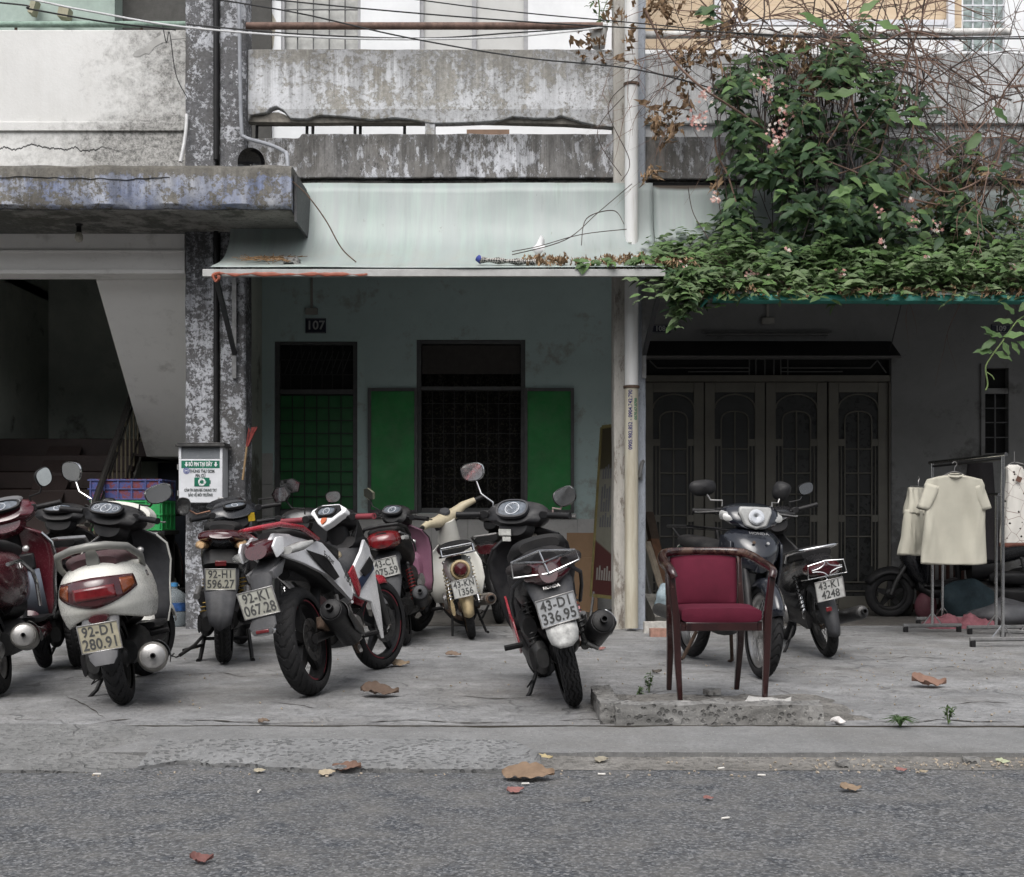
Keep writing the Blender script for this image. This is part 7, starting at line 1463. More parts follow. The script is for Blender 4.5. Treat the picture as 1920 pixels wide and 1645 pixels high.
def shorts():
    D = 9.95; c = P(1722, 1040, D); r = thing('shorts', 'beige wide-legged shorts clipped beside the beige shirt', 'shorts', c); r.rotation_euler = (0, 0, R_(50)); H = Z(915, D) - c.z
    A = lambda n_, mb, m, **k: build(n_, mb, m, r, world=False, **k)
    A('waist', tubecloth([(0, H, .17, .03), (0, H - .03, .175, .034), (0, H - .12, .19, .045), (0, H - .2, .205, .055)], 2.), beige, smooth=70, solid=.003)
    for s_ in (1, -1): A('trouser_leg', tubecloth([(s_ * .1, H - .17, .105, .05), (s_ * .11, H - .3, .115, .06), (s_ * .12, .1, .128, .07), (s_ * .125, 0, .135, .075)], 3. + s_, .014, 2), beige, smooth=70, solid=.003)
    A('hanger', MB().tube([(-.15, 0, H + .01), (.15, 0, H + .01)], .004, 6).tube(bez_path([(0, 0, H + .01), (0, 0, H + .05), (.015, 0, H + .07), (0, 0, H + .09)], 10), .0028, 6), K_alu)
shorts()
def dress():
    D = 9.65; c = P(1912, 1025, D); H = Z(872, D) - c.z; r = thing('dotted_garment', 'white garment with black dots and thin lines at the right edge', 'dress', c)
    build('body', tubecloth([(-.05, H, .035, .02), (-.045, H - .02, .06, .03), (-.02, H - .1, .08, .04), (0, H * .5, .12, .055), (.01, .12, .15, .07), (.015, 0, .16, .075)], 4., .016, 4), dotted, r, world=False, smooth=70, solid=.003)
    build('label_tag', MB().box((-.03, -.06, H - .11), (.04, .003, .04), (0, .4, 0)), plain('leather_tag', (.1, .05, .035), .6), r, world=False)
    build('hanger', MB().tube(bez_path([(-.12, 0, H - .03), (-.04, 0, H + .02), (.1, 0, H - .02)], 10), .004, 6).tube([(-.04, 0, H + .02), (-.04, 0, H + .1)], .003, 6), K_alu, r, world=False)
dress()
tag(build('dark_garment', tubecloth([(X(1838, 10.9), Z(868, 10.9), .1, .05), (X(1838, 10.9), Z(950, 10.9), .14, .06), (X(1840, 10.9), Z(1050, 10.9), .17, .08)], 5.).xf(Matrix.Translation((0, 10.9, 0))), plain('dark_cloth', (.012, .01, .011), .9), smooth=70), 'near-black clothes hanging in the shade behind the beige shirt', 'clothes')
# heap on the porch floor behind the racks
def lump(name, label, cat, u, v, D, r, col, amp=.35, rough=.8, seed=0):
    c = V((X(u, D), D, r[2] * .85)); mb = MB().ell((0, 0, 0), r, (0, 0, .3), 28, 18)
    mb.v = [V((p.x * (1 + amp * nz(p, 5, seed)), p.y * (1 + amp * nz(p, 5, seed + 3)), max(-r[2] * .8, p.z * (1 + amp * nz(p, 6, seed + 7)))) ) + c for p in mb.v]
    return tag(build(name, mb, plain('lump_' + label[:8], col, rough, 0, .3, 10, .2), smooth=70), label, cat)
rows = [[V((X(1800, 10.7) + lerp(-.3, .3, i / 30) + .03 * nz((i, j, 0), .3), 10.7 + lerp(-.16, .16, j / 16) + .03 * nz((i, j, 5), .3), max(.004, .05 + .09 * nz((i, j, 2), .21) + .03 * nz((i, j, 9), .6) + .03 * (j / 16)) * (1 - max(abs(i - 15) / 15, abs(j - 8) / 8) ** 4) + .004)) for i in range(31)] for j in range(17)]
tag(build('pink_cloth', MB().grid(rows), plain('pink_cotton', (.22, .085, .1), .85, 0, .3, 10, .2), smooth=70), 'pink cloth crumpled on the floor under the hanging clothes', 'cloth')
lump('bundle', 'dark blue-green bundle behind the pink cloth', 'bundle', 1815, 1120, 11.5, (.26, .2, .2), (.02, .035, .042), .3, .8, 5)
lump('grey_bag', 'grey plastic bag on the porch floor at the right edge', 'bag', 1890, 1150, 10.9, (.3, .2, .12), (.07, .07, .075), .7, .45, 9)
lump('pale_sack', 'pale grey sack slumped beside the last door leaf', 'sack', 1690, 1110, 12.0, (.1, .1, .17), (.15, .16, .15), .4, .7, 12)
lump('rose_sack', 'dull rose sack leaning on the slatted frame', 'sack', 1735, 1090, 11.7, (.09, .09, .15), (.1, .035, .045), .35, .7, 15)
lf = thing('slatted_frame', 'dark red slatted wooden frame standing at the back of the right porch', 'slatted frame', (X(1750, 12.2), 12.2, 0))
for k in range(13): build('slat', MB().bx(X(1706, 12.2) + k * .07, X(1706, 12.2) + k * .07 + .03, 12.2, 12.22, .03, .62), plain('slat_red', (.055, .02, .014), .6), lf)
for z in (.05, .58): build('cross_bar', MB().bx(X(1704, 12.2), X(1704, 12.2) + .9, 12.222, 12.24, z, z + .05), MATS['slat_red'], lf)

# ------------------------------------------------------------------ on the mint canopy
mt = thing('rolled_mat', 'frayed rolled black and white mat lying on the mint canopy', 'mat', P(950, 492, 9.9))
pts = bez_path([P(898, 487, 9.86), P(930, 489, 9.84), P(970, 491, 9.84), P(1003, 492, 9.86)], 30)
t = NT('woven_mat'); chk = t.node('ShaderNodeTexChecker', None, {'Vector': t.vec((1, 1, 1), (0, 0, 0), (.3, .6, .4)), 'Scale': 70., 'Color1': (.02, .02, .02, 1), 'Color2': (.4, .38, .35, 1)}).outputs[0]
build('roll', MB().tube(pts, [.03 + .008 * math.sin(i * .7) for i in range(31)], 14, flat_=.7), t.done(chk, .8), mt)
build('frayed_end', MB().tube([P(896, 484, 9.86), P(903, 489, 9.85)], [.034, .036], 12, flat_=.8), plain('mat_blue', (.03, .045, .2), .8), mt)
tag(build('plastic_bag', MB().ell(P(1012, 462, 10.15), (.05, .04, .075), (0, .4, 0), 18, 12).jit(.035, 16), plain('bag_white', (.65, .65, .65), .5, 0, .1)), 'crumpled white plastic bag caught on the mint canopy', 'bag')
tag(build('plaster_lump', rough_box(X(535, 9.95), X(562, 9.95), 9.9, 9.98, Z(497, 9.95), Z(486, 9.95), .02, 4, .03), M_rub, smooth=30), 'pale lump of fallen plaster at the left end of the mint canopy', 'rubble')
lit = MB(); random.seed(4)
for k in range(90):
    u = random.gauss(495, 30); D = random.uniform(9.85, 10.1); q = V((X(u, D), D, 2.885 + (D - 9.85) * .33 + .012)); d = V((random.uniform(-1, 1), random.uniform(-.5, .5), .1)).normalized() * random.uniform(.02, .06); lit.tube([q - d, q + d], .003, 3)
stuff(tag(build('dry_needles', lit, plain('needles', (.2, .12, .06), .9, 0, .3)), 'brown dry twigs and needles strewn at the left end of the mint canopy', 'litter'))
pt = thing('potted_plant', 'small green plant in a white pot on the balcony parapet', 'potted plant', P(1122, 92, 10.7))
build('pot', MB().lathe([(.001, 0), (.055, 0), (.075, .15), (.08, .15), (.08, .17), (.07, .17), (.066, .15), (.001, .15)], (0, 0, .01), (0, 0, 1), 20), plain('pot_white', (.55, .55, .53), .5, 0, .15), pt, world=False)
# ------------------------------------------------------------------ leaves and vines
def leaf_mesh(L=.11, w=.05, curl=.3, fold=.25, wav=0., n=5):
    """pointed oval leaf along +x, face up"""
    vs = []; fs = []
    for i in range(n + 1):
        t = i / n; q = w / 2 * (math.sin(math.pi * t ** .8) ** .85 if 0 < t < 1 else .02); x = L * t; z = -curl * L * t * t
        vs += [(x, -q, z + fold * q + wav * .01 * math.sin(i * 2.1)), (x, 0, z), (x, q, z + fold * q - wav * .01 * math.sin(i * 2.6))]
    for i in range(n):
        for j in range(2): fs.append((i * 3 + j, i * 3 + j + 1, i * 3 + 4 + j, i * 3 + 3 + j))
    return vs, fs
def mat_leaf(name, c1, c2, sub=.25, rough=.45):
    t = NT(name); oi = t.t.nodes.new('ShaderNodeObjectInfo').outputs['Random']
    n = t.noise(2.3, 3, .5); m = t.noise(31, 3, .6); c = t.mix(t.mr(t.ma('ADD', t.ma('MULTIPLY', oi, .4), t.ma('ADD', t.ma('MULTIPLY', n, .5), t.ma('MULTIPLY', m, .5))), .35, .95), c1, c2)
    t.put(t.b.inputs['Base Color'], c); t.put(t.b.inputs['Roughness'], rough); t.put(t.b.inputs['Specular IOR Level'], .22)
    tr = t.node('ShaderNodeBsdfTranslucent', None, {'Color': c}); mx = t.node('ShaderNodeMixShader', None, {0: sub}); t.t.links.new(t.b.outputs[0], mx.inputs[1]); t.t.links.new(tr.outputs[0], mx.inputs[2]); t.t.links.new(mx.outputs[0], t.out.inputs[0])
    return t.m
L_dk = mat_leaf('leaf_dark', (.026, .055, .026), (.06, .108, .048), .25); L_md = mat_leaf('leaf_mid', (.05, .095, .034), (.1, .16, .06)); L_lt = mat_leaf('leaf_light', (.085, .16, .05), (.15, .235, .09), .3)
L_mt = mat_leaf('leaf_mat', (.1, .15, .072), (.2, .26, .135), .3)
L_dry = mat_leaf('leaf_dry', (.17, .105, .06), (.34, .235, .145), .15, .8)
def place(p, d, up, s=1.):
    d = V(d).normalized(); up = V(up); up = up - d * up.dot(d)
    if up.length < 1e-4: up = frame(d)[0]
    up.normalize(); y = up.cross(d); M = Matrix((d, y, up)).transposed().to_4x4(); M = M @ Matrix.Scale(s, 4); M.translation = V(p); return M
random.seed(21); U = random.uniform
LV = [leaf_mesh(.135, .062, .25), leaf_mesh(.12, .058, .45, .35), leaf_mesh(.15, .06, .15, .2, 1.), leaf_mesh(.1, .05, .1, .3)]
DV = [leaf_mesh(.075, .04, .9, .9, 3.), leaf_mesh(.06, .035, -.6, 1.1, 3.), leaf_mesh(.07, .05, 1.3, .6, 4.)]
vine = thing('creeper', 'flowering creeper tumbling from the balcony over the right canopy', 'vine', (2.6, 10.2, 2.7))
def col_density(u, v):
    """how leafy the curtain is at a place on the facade, 0..1"""
    e = lambda cu, cv, ru, rv: max(0., 1 - ((u - cu) / ru) ** 2 - ((v - cv) / rv) ** 2)
    return min(1., 1.3 * e(1470, 280, 110, 190) + 1.1 * e(1540, 170, 150, 100) + .7 * e(1430, 150, 80, 60) + 1.3 * e(1480, 410, 130, 100) + .9 * e(1620, 380, 150, 120) + .6 * e(1390, 200, 60, 80) + .6 * e(1610, 70, 90, 80) + .5 * e(1400, 350, 55, 110) + .5 * e(1660, 240, 100, 140) + .4 * e(1840, 330, 130, 100) + .5 * e(1750, 410, 170, 60))
def canopy_z(D): # height of the right canopy sheet at a depth
    ps = [(p[0], p[1]) for p in pr8]
    for (a, za), (c, zc) in zip(ps, ps[1:]):
        if c <= D <= a: return lerp(zc, za, (D - c) / max(1e-6, a - c))
    return ps[-1][1] if D < ps[-1][0] else ps[0][1]
def wander(p, d, n, step, drift, curl):
    pts = [V(p)]; d = V(d).normalized(); s = U(0, 99)
    for i in range(n):
        d = (d + V((nz((s, i * .35, 0)), .6 * nz((s, i * .35, 7)), nz((s, i * .35, 13)))) * curl + V(drift)).normalized(); pts.append(pts[-1] + d * step)
    return pts
cand = []                                        # (size on screen, variant, matrix, material key)
k = 0
while k < 3300:                                  # the hanging curtain
    u, v = U(1290, 1920), U(10, 480)
    if random.random() > col_density(u, v) * max(0., .45 + 1.5 * nz((u / 70, v / 55, 0), 1., 3.)): continue
    D = 10.45 - abs(random.gauss(0, .28)) - .25 * col_density(u, v) * random.random(); p = P(u, v, D); k += 1
    side = random.choice((-1, 1)); d = V((side * U(.3, 1.), U(-.75, .05), U(-.75, .05))); up = V((U(-.25, .25), -.75, U(.35, 1.)))
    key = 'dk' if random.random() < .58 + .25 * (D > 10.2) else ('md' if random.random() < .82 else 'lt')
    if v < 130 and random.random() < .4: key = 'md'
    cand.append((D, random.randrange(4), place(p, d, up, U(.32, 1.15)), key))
k = 0
while k < 4300:                                  # the mat lying on the canopy
    x = U(.95, 5.2); D = U(9.5, 10.42); u = 960 + x * FOC / D
    if x < 1.15 and random.random() > .25: continue
    if random.random() > .45 + .75 * max(0, 1 - (D - 9.5) / 1.) : continue
    thick = .05 + (.2 + .13 * max(0, min(1, (x - 2.6)))) * max(0, min(1, (x - 1.1) / .5)) * (.45 + .55 * (.5 + nz((x, D, 0), 2.2)))
    zz = max(canopy_z(max(9.6, D)), 2.585) + U(0, thick) - (.06 * U(0, 1) if D < 9.62 else 0); k += 1
    a = U(0, 6.28); d = V((math.cos(a), math.sin(a) - .5, U(-.35, .35))); up = V((U(-.45, .45), U(-1.1, -.1), 1))
    r_ = random.random(); key = 'mt' if r_ < .6 else ('lt' if r_ < .86 else 'md')
    cand.append((D, random.randrange(4), place((x, D, zz), d, up, U(.5, 1.05)), key))
for k in range(420):                             # tuft drooping over the left end of the canopy
    x = 1.2 + abs(random.gauss(0, .16)); zz = 2.78 - .5 * U(0, 1) ** 1.3 * max(0, 1 - (x - 1.15) / .5); D = 9.62 + U(-.12, .15)
    cand.append((D, random.randrange(4), place((x, D, zz), (U(-1, 1), U(-.8, .1), U(-.6, .4)), (U(-.4, .4), -.6, 1), U(.45, .85)), random.choice(('md', 'mt', 'mt', 'dk'))))
shoots = MB()
for k in range(70):                              # young shoots standing out of the mat and over its edge
    x = U(1.15, 4.6); D = U(9.48, 10.2); z = canopy_z(max(9.6, D)) + .12; dn = D < 9.62 and random.random() < .5
    ps = wander((x, D, z), (U(-.8, .8), U(-.9, .1), -.5 if dn else U(.3, 1.)), random.randrange(4, 8), .04, (0, -.02, -.09), .25); shoots.tube(ps, [.004 * (1 - .7 * i / len(ps)) for i in range(len(ps))], 4)
    for q in ps[1:]:
        for s_ in (-1, 1): cand.append((q.y, random.randrange(4), place(q, (s_ * U(.5, 1.), U(-.7, .2), U(-.3, .4)), (U(-.3, .3), -.7, .8), U(.35, .8)), random.choice(('lt', 'mt', 'md'))))
for u, v, a, key in ((1545, 50, 2.6, 'lt'), (1610, 25, .6, 'lt'), (1590, 60, -.8, 'lt'), (1640, 42, -.3, 'lt'), (1575, 345, -1.2, 'lt'), (1598, 355, 3.4, 'lt'), (1628, 345, -.5, 'lt'), (1345, 30, 2.9, 'dk'), (1300, 30, .4, 'md'), (1310, 45, .1, 'md'), (1580, 185, 3., 'md'), (1660, 210, -.6, 'md'), (1560, 180, .2, 'md'), (1700, 222, -.4, 'lt'), (1860, 200, -.8, 'md'), (1840, 250, -2.3, 'md')):
    cand.append((9.4, 2, place(P(u, v, 9.5), (math.cos(a), -.2, math.sin(a)), (0, -.9, .5), U(1.1, 1.5)), key))
cand.sort(key=lambda c: c[0])
MK = {'mt': L_mt, 'dk': L_dk, 'md': L_md, 'lt': L_lt, 'dry': L_dry}
def leaf_data(j, key, src, nm):
    q = (j, key, nm)
    if q not in _LD:
        me = bpy.data.meshes.new(nm); me.from_pydata(src[j][0], [], src[j][1]); me.shade_smooth(); me.materials.append(MK[key]); _LD[q] = me
    return _LD[q]
_LD = {}
near = cand[::max(1, len(cand) // 2200)][:0]
big = [c for c in cand if c[2].to_scale()[0] > .62][:290]
ids = {id(c) for c in big}
W0 = Matrix.Translation(-vine.location)
for c in big:                                    # the leaves that show largest, one by one
    o = bpy.data.objects.new('leaf', leaf_data(c[1], c[3], LV, 'leaf')); COL.objects.link(o); o.parent = vine; o.matrix_local = W0 @ c[2]
acc = {k: ([], []) for k in ('dk', 'md', 'lt', 'dry', 'mt')}
def put(key, src, M):
    vs, fs = acc[key]; o = len(vs); vs += [tuple(M @ V(p)) for p in src[0]]; fs += [tuple(i + o for i in f) for f in src[1]]
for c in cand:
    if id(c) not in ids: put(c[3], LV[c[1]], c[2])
# dry leaves: hanging bunches at the upper left, litter on the canopy
def bunch(u, v, D, n, ru, rv):
    for k in range(n):
        p = P(u + random.gauss(0, ru), v + random.gauss(0, rv), D + random.gauss(0, .06)); put('dry', DV[random.randrange(3)], place(p, (U(-1, 1), U(-1, 1), U(-1, .4)), (U(-1, 1), -1, U(-1, 1)), U(.5, 1.1)))
for u, v, n, ru, rv in ((1235, 18, 46, 24, 16), (1150, 30, 10, 14, 14), (1180, 60, 12, 10, 30), (1330, 90, 34, 34, 22), (1275, 105, 12, 8, 10), (1318, 105, 10, 8, 8), (1285, 140, 12, 6, 22), (1240, 215, 26, 20, 12), (1265, 235, 16, 14, 12), (1236, 245, 12, 5, 16), (1220, 325, 14, 14, 8), (1290, 185, 8, 5, 8), (1380, 30, 20, 18, 18), (1430, 80, 26, 40, 14), (1500, 90, 30, 40, 16), (1515, 120, 20, 12, 22), (1510, 165, 12, 10, 10), (1348, 340, 10, 6, 26), (1700, 330, 26, 40, 22), (1820, 330, 40, 50, 26), (1760, 375, 40, 60, 20), (1100, 70, 6, 20, 10)):
    bunch(u, v, 10.2 if u < 1400 else 10.1, n, ru, rv)
for k in range(380):                             # brown litter on the canopies
    u = U(985, 1300) if k < 240 else U(1280, 1920); D = U(9.78, 10.05) if k < 240 else U(9.5, 9.66)
    z = lerp(2.83, 2.93, (D - 9.75) / .35) + .01 + U(0, .05) if k < 240 else canopy_z(max(9.61, D)) + U(-.02, .03)
    put('dry', DV[random.randrange(3)], place((X(u, D), D, z), (U(-1, 1), U(-1, 1), U(-.3, .5)), (U(-.6, .6), -.6, 1), U(.4, .8)))
for u, v, key in ((1090, 490, 'md'), (1110, 492, 'lt'), (1075, 493, 'lt'), (1130, 490, 'md'), (1140, 494, 'lt'), (1105, 494, 'md'), (1190, 485, 'md'), (1210, 480, 'lt'), (1230, 490, 'lt'), (1200, 492, 'md'), (1240, 474, 'md')):
    for q in range(3): put(key, LV[random.randrange(4)], place(P(u + U(-8, 8), v + U(-4, 4), 9.78), (U(-1, 1), U(-.7, 0), U(-.5, .3)), (U(-.3, .3), -.9, .6), U(.6, .9)))
for key in acc:
    me = bpy.data.meshes.new('foliage'); me.from_pydata(acc[key][0], [], acc[key][1]); me.shade_smooth()
    o = link('dry_foliage' if key == 'dry' else 'foliage', me, MK[key], vine); stuff(o)
# stems
brown = plain('vine_bark', (.17, .11, .085), .85, 0, .4, 20); dkb = plain('vine_dark', (.06, .045, .04), .85, 0, .4, 20); grn = plain('vine_green', (.12, .17, .06), .7)
st = {0: MB(), 1: MB(), 2: MB()}
def twig(mb, p, d, n, r, lvl=0):
    """tapering, forking, sagging shoot"""
    pts = wander(p, d, n, .055, (0, 0, -.05), .38); mb.tube(pts, [r * (1 - .75 * i / n) for i in range(n + 1)], 4)
    if lvl < 2:
        for q in range(random.randrange(1, 4)):
            i = random.randrange(2, n); e = (pts[i] - pts[i - 1]).normalized() + V((U(-1, 1), U(-.4, .4), U(-1, .8))); twig(mb, pts[i], e, max(4, int(n * U(.4, .75))), r * .6, lvl + 1)
for k in range(210):                              # tangle at the upper right, growing out of a few heads
    hu, hv = random.choice(((1600, 60), (1690, 40), (1640, 110), (1740, 150), (1850, 250), (1830, 330), (1900, 300), (1780, 360), (1690, 210), (1500, 40), (1880, 180), (1420, 70), (1560, 90), (1360, 60)))
    p = P(hu + random.gauss(0, 25), hv + random.gauss(0, 20), 10.35 - abs(random.gauss(0, .22))); a = U(0, 6.28)
    twig(st[0 if random.random() < .6 else 1], p, (math.cos(a), U(-.4, .2), math.sin(a) + .25), random.randrange(9, 20), U(.005, .009))
for k in range(26):                              # thin dark hooks at the upper left and middle
    p = P(random.gauss(1290, 50), random.gauss(90, 60), 10.25 - abs(random.gauss(0, .12))); a = U(0, 6.28)
    twig(st[1 if random.random() < .6 else 0], p, (math.cos(a), U(-.3, .2), math.sin(a)), random.randrange(6, 13), U(.003, .006))
for k in range(90):                              # stems down through the curtain
    u = random.gauss(1500, 80); p = P(u, U(60, 160), 10.4 - U(0, .3)); st[1].tube(wander(p, (U(-.3, .3), 0, -1), random.randrange(10, 22), .07, (0, 0, -.12), .25), U(.003, .006), 4)
for pts, r in (([(1210, 20), (1235, 70), (1260, 110), (1310, 160), (1370, 200), (1430, 240)], .01), ([(1340, 255), (1345, 290), (1365, 330), (1380, 380)], .007), ([(1595, 170), (1605, 215), (1640, 260)], .01), ([(1600, 170), (1575, 230), (1550, 270)], .008), ([(1560, 330), (1640, 300), (1660, 250), (1700, 120), (1740, 0)], .007), ([(1690, 30), (1720, 120), (1710, 260)], .009), ([(1500, 60), (1620, 90), (1700, 60), (1760, 70)], .008), ([(1880, 240), (1860, 320), (1770, 360), (1690, 300)], .008), ([(1545, 300), (1620, 330), (1700, 370), (1790, 390)], .007)):
    build('main_stem', MB().tube(bez_path([P(u, v, 10.0 + .1 * nz((u, v, 0), .01)) for u, v in pts], 30), r, 6), brown, vine)
for pts in ([(1185, 345), (1120, 400), (1060, 450), (960, 478)], [(1175, 430), (1090, 440), (1010, 462), (960, 472)], [(1290, 350), (1300, 400), (1330, 450)], [(1170, 180), (1120, 250), (1165, 330)], [(1200, 140), (1140, 200), (1180, 300), (1165, 340)], [(1090, 460), (1100, 410), (1150, 395), (1170, 420)], [(1560, 480), (1540, 420), (1560, 300)], [(1690, 520), (1720, 460), (1760, 440)]):
    st[1].tube(bez_path([P(u, v, 10.2 if v < 420 else 9.95) for u, v in pts], 24), .004, 4)
for u, v in ((1120, 395), (1080, 432), (1050, 452), (1075, 435), (1065, 430), (1092, 442), (1100, 390), (1130, 392), (1110, 445), (980, 470), (1000, 462)):
    put('dry', DV[0], place(P(u, v, 10.05), (U(-1, 1), -.3, -1), (0, -1, .3), U(.5, .9)))
sp_ = bez_path([P(1925, 590, 9.5), P(1905, 605, 9.48), P(1880, 640, 9.45), P(1858, 670, 9.45), P(1848, 690, 9.45), P(1852, 720, 9.45), P(1848, 732, 9.45)], 24)
build('hanging_shoot', MB().tube(sp_, .006, 6).tube(bez_path([P(1850, 698, 9.45), P(1860, 705, 9.44), P(1864, 712, 9.44)], 8), .004, 5), grn, vine)
for u, v, a in ((1880, 632, 2.9), (1880, 632, .2), (1880, 640, -1.2), (1895, 640, -1.0), (1862, 660, 3.1), (1862, 660, -.4), (1900, 605, 3.0), (1905, 600, -.6), (1910, 585, .8), (1868, 632, 2.5), (1868, 636, -2.6), (1905, 640, -.5), (1902, 590, 2.4)):
    o = bpy.data.objects.new('leaf', leaf_data(2, 'md' if U(0, 1) < .6 else 'lt', LV, 'leaf')); COL.objects.link(o); o.parent = vine; o.matrix_local = W0 @ place(P(u, v, 9.45), (math.cos(a), -.25, math.sin(a)), (0, -.8, .6), U(.8, 1.1))
stuff(build('young_shoots', shoots, grn, vine, smooth=0))
for k, m in ((0, brown), (1, dkb)): stuff(build('twigs', st[k], m, vine, smooth=0))
# flower clusters
pet = mat_leaf('petal_pink', (.5, .22, .19), (.66, .42, .37), .2, .6); pew = mat_leaf('petal_white', (.6, .5, .45), (.72, .66, .6), .2, .6)
PL = leaf_mesh(.016, .009, .3, .2, 0, 2)
for u, v, n, r in ((1440, 165, 26, 24), (1425, 150, 8, 14), (1472, 210, 16, 13), (1460, 245, 24, 22), (1455, 270, 16, 14), (1312, 225, 34, 18), (1318, 180, 16, 14), (1326, 170, 6, 8), (1340, 372, 16, 10), (1650, 398, 12, 12), (1710, 415, 14, 12), (1755, 425, 10, 14), (1705, 375, 6, 7), (1410, 515, 12, 12), (1445, 520, 10, 10), (1575, 515, 8, 9), (1815, 437, 6, 6), (1735, 485, 5, 6), (1900, 500, 8, 10), (1285, 500, 8, 9), (1475, 468, 5, 6), (1650, 455, 6, 8)):
    a_, b_ = MB(), MB()
    for k in range(n):
        c = P(u + random.gauss(0, r * .55), v + random.gauss(0, r * .5), 9.62 if v > 430 else 9.72 + U(-.05, .05)); N = V((U(-.8, .8), -1, U(-.5, .8))).normalized(); x, y = frame(N)
        for q in range(5):
            an = q * 1.2566 + k; d = x * math.cos(an) + y * math.sin(an) + N * .3; (a_ if k % 3 else b_).add([place(c, d, N, U(.8, 1.2)) @ V(p) for p in PL[0]], PL[1])
    fl_ = stuff(build('flower_cluster', a_, pet, vine, smooth=0))
    if b_.v: stuff(build('pale_flowers', b_, pew, fl_, smooth=0))
# pot plant foliage
pm_ = MB(); pd = MB()
for k in range(60):
    c = V((U(-.09, .09), U(-.06, .06), .2 + U(0, .34))); M = place(c, (U(-1, 1), U(-1, .4), U(-.4, .7)), (U(-.3, .3), -.5, 1), U(.3, .6)); s = LV[k % 4]; pm_.add([M @ V(p) for p in s[0]], s[1])
for k in range(26):
    c = V((U(-.22, .1), U(-.12, .0), U(-.15, .16))); M = place(c, (U(-1, 1), U(-1, .4), U(-1, .2)), (U(-.8, .8), -1, U(-1, 1)), U(.5, .9)); s = DV[k % 3]; pd.add([M @ V(p) for p in s[0]], s[1])
stuff(build('foliage', pm_, L_md, pt, world=False, smooth=0)); stuff(build('dry_foliage', pd, L_dry, pt, world=False, smooth=0))
build('stem', MB().tube([(0, 0, .15), (.01, 0, .35), (-.02, 0, .52)], .006, 5).tube([(0, 0, .2), (.08, -.02, .42)], .004, 5), grn, pt, world=False)

# ------------------------------------------------------------------ weeds and litter on the ground
def weed(label, u, v, h, n, spread, grass=False):
    D = GD(v); r = thing('weed', label, 'weed', (X(u, D), D, 0), 'weeds in the cracks'); a_ = MB(); s_ = MB()
    for k in range(n):
        an = U(0, 6.28); tip = V((math.cos(an) * spread * U(.3, 1), math.sin(an) * spread * U(.3, 1), h * U(.5, 1)))
        if grass:
            p = bez_path([(0, 0, 0), tip * .5 + V((0, 0, h * .25)), tip * V((1.5, 1.5, .6)) if False else V((tip.x * 1.5, tip.y * 1.5, tip.z * .6))], 6); a_.tube(p, [.0022, .002, .002, .0018, .0015, .001, .0005], 3)
        else:
            s_.tube([(0, 0, 0), tip * .5, tip], .0018, 4)
            for q in range(9):
                c = tip * U(.25, 1.); M = place(c, (U(-1, 1), U(-1, 1), U(-.2, .8)), (0, 0, 1), U(.14, .26)); s = LV[q % 4]; a_.add([M @ V(p) for p in s[0]], s[1])
    build('blades' if grass else 'leaves', a_, L_md, r, world=False, smooth=0)
    if s_.v: build('stalk', s_, grn, r, world=False)
weed('small upright weed at the back corner of the planting patch', 1217, 1300, .13, 4, .03); weed('tiny weed left of the upright one in the planting patch', 1200, 1303, .04, 3, .02)
weed('flat tuft of grass in the kerb crack to the right of the chair', 1688, 1363, .06, 60, .07, True); weed('lone upright weed in the kerb crack at the right', 1778, 1358, .09, 4, .025)
def lerp3(c, k): g = sum(c) / 3; return tuple(lerp(x, g, k) for x in c)
def dry_leaf(label, u, v, px_len, col, rz, curl=.5, z=0.):
    D = GD(v, z); L_ = px_len * D / FOC; mb = MB(); n, m = 26, 10; rows = []
    for i in range(n + 1):
        t = i / n; w = L_ * .3 * (math.sin(math.pi * t ** .75) ** .8 if 0 < t < 1 else .02) * (1 + .3 * nz((t * 9, rz, 2), 1.))
        rows.append([V((L_ * (t - .5), w * q * (1 + .2 * nz((t * 13, q, rz + 7), 1.)), .005 + L_ * max(0, curl * .2 * abs(q) ** 1.4 * (1 + .7 * nz((t * 5, q * 2, rz + 1), 1.)) + .1 * curl * math.sin(t * 5 + rz * 9) + .07 * nz((t * 4, q * 2, rz), 1.2) + .0 + .12 * curl * max(0, abs(t - .5) - .25) * 2))) for q in [j / (m / 2) - 1 for j in range(m + 1)]])
    rows = [[p + V((0, 0, L_ * .09 * (p.y / (L_ * .3) + 1))) for p in r] for r in rows]
    mb.grid(rows).xf(Matrix.Translation((X(u, D), D, z)) @ Matrix.Rotation(rz, 4, 'Z'))
    t = 'fallen_%02d' % int(col[0] * 100); m_ = MATS.get(t) or MATS.setdefault(t, mat_leaf(t, sc3(lerp3(col, .35), .6), sc3(lerp3(col, .35), 1.15), .12, .75))
    tag(build('fallen_leaf', mb, m_, smooth=70), label, 'leaf', 'fallen leaves')
rz_ = -.06
dry_leaf('large brown curled leaf lying in front of the white sports motorbike', 712, 1307, 72, (.17, .1, .06), .05, .5)
dry_leaf('tan leaf lying by the front wheel of the white sports motorbike', 745, 1250, 46, (.33, .22, .11), .1, .3)
dry_leaf('broad orange-brown leaf at the road edge, largest on the asphalt', 990, 1463, 100, (.34, .2, .1), -.15, .25, rz_)
dry_leaf('rust brown leaf at the edge of the rough concrete patch', 650, 1449, 58, (.25, .12, .07), -.25, .5, rz_)
dry_leaf('pale tan leaf touching the rust brown leaf', 613, 1455, 34, (.4, .31, .18), .5, .3, rz_)
dry_leaf('pale dry leaf alone at the broken concrete edge', 487, 1450, 24, (.45, .38, .24), .6, .3, rz_)
dry_leaf('reddish torn leaf near the bottom of the road', 378, 1620, 44, (.3, .1, .08), .2, .8, rz_)
dry_leaf('tan leaf on the asphalt to the right', 1595, 1485, 42, (.36, .23, .12), .1, .4, rz_)
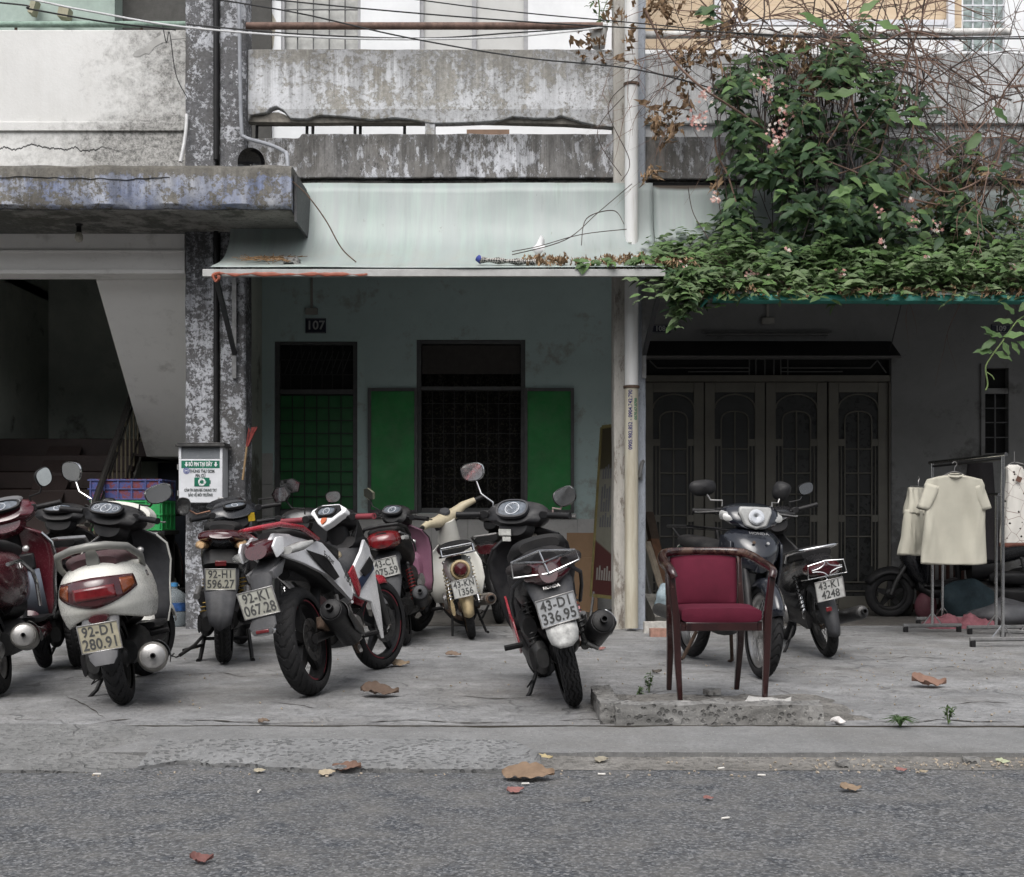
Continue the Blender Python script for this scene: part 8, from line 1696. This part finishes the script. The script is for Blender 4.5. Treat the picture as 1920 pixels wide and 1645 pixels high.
dry_leaf('brown folded leaf on the pavement at the far right', 1742, 1290, 68, (.25, .16, .09), .1, .6)
dry_leaf('greenish leaf on the road below the large orange-brown leaf', 966, 1488, 34, (.3, .28, .15), .3, .4, rz_)
dry_leaf('yellow leaf fallen into the gutter gap', 1022, 1426, 32, (.5, .38, .14), -.5, .4, -.055)
dry_leaf('pale curled leaf in the gutter gap', 1128, 1431, 30, (.42, .36, .24), .5, .5, -.055)
dry_leaf('small green-yellow leaf on the middle of the road', 1328, 1501, 20, (.3, .32, .14), 0, .3, rz_)
dry_leaf('pale green leaf in the gutter dust at the far right', 1880, 1432, 26, (.38, .42, .22), -.6, .3, -.055)
dry_leaf('olive leaf in the gutter dust, right of the stones', 1690, 1448, 22, (.3, .26, .13), .1, .3, -.055)
dry_leaf('pale green leaf beside the olive leaf in the gutter', 1732, 1451, 18, (.4, .42, .24), .2, .3, -.055)
dry_leaf('small brown leaf caught in the long kerb crack', 495, 1358, 24, (.2, .13, .08), .6, .7)
dry_leaf('brown leaf near the wheels under the mauve scooter', 850, 1232, 30, (.24, .15, .09), 0, .4)
dry_leaf('orange-brown leaf beside the muffler of the black and red scooter', 1128, 1220, 18, (.3, .17, .1), .4, .5)
dry_leaf('brown leaf shard on the kerb left of the rough patch', 643, 1402, 20, (.18, .12, .09), .1, .3, -.02)
dry_leaf('dark crumpled leaf on the pavement behind the armchair', 1232, 1264, 20, (.11, .09, .07), .3, .8)
lit = MB(); random.seed(9)
for k in range(900):                              # crumbs, grit and bits of leaf
    r_ = random.random()
    if r_ < .45: x, y, z = random.gauss(2.1, .55), U(4.85, 5.05), -.052
    elif r_ < .7: x, y, z = random.gauss(2.4, .9), U(5.8, 9.), .004
    elif r_ < .85: x, y, z = U(-2.2, 2.6), U(4.7, 4.86), -.06
    else: x, y, z = U(-2.5, 3.4), U(5.5, 9), .004
    s = U(.002, .007); lit.box((x, y, z + s * .4), (s * U(.6, 1.8), s * U(.6, 1.8), s), (U(0, 1), U(0, 1), U(0, 3)))
stuff(tag(build('grit', lit, plain('grit', (.33, .28, .22), .9, 0, .5, 200), smooth=0), 'crumbs, grit and leaf bits scattered over pavement and gutter', 'litter'))
BUTT = ['cigarette butt beside the pale tan leaf at the rough patch', 'cigarette butt on the gutter concrete, centre right', 'cigarette butt at the road edge right of the large orange-brown leaf', 'cigarette butt just below the large orange-brown leaf', 'upright-looking cigarette butt on the asphalt, left of centre', 'cigarette butt farthest out on the asphalt, centre right', 'cigarette butt at the broken edge on the far left', 'cigarette butt at the edge of the gutter dust']
for k, (u, v, a) in enumerate(((590, 1447, .1), (1352, 1443, .5), (1128, 1454, 0), (985, 1472, .2), (486, 1486, 1.5), (1360, 1537, .4), (182, 1454, .1), (1428, 1456, -.3))):
    D = GD(v, -.06); c = V((X(u, D), D, -.055)); d = V((math.cos(a), math.sin(a), 0)) * .014
    tag(build('cigarette_butt', MB().tube([c - d, c + d], .0038, 8), plain('butt_white', (.6, .58, .54), .8)), BUTT[k], 'cigarette butt', 'cigarette butts along the road edge')
for u, v, w, lab in ((1578, 1440, .05, 'grey stone in the gutter dust, left of the two'), (1822, 1434, .055, 'grey stone in the gutter dust near the right edge'), (1662, 1441, .022, 'small dark pebble between the gutter stones'), (1098, 1503, .03, 'small flat dark stone on the asphalt')):
    D = GD(v, -.06); tag(build('stone', rough_box(X(u, D) - w / 2, X(u, D) + w / 2, D - w * .4, D + w * .4, -.06, -.06 + w * .5, w * .25, u % 13, .02), M_rub, smooth=60), lab, 'stone')
tag(build('paper_scrap', MB().ell((X(1570, GD(1358)), GD(1358), .015), (.028, .02, .014), (0, .3, .2), 12, 8).jit(.012, 40), plain('scrap_white', (.6, .57, .55), .7), smooth=0), 'crumpled white paper scrap on the kerb crack right of the planter', 'paper')
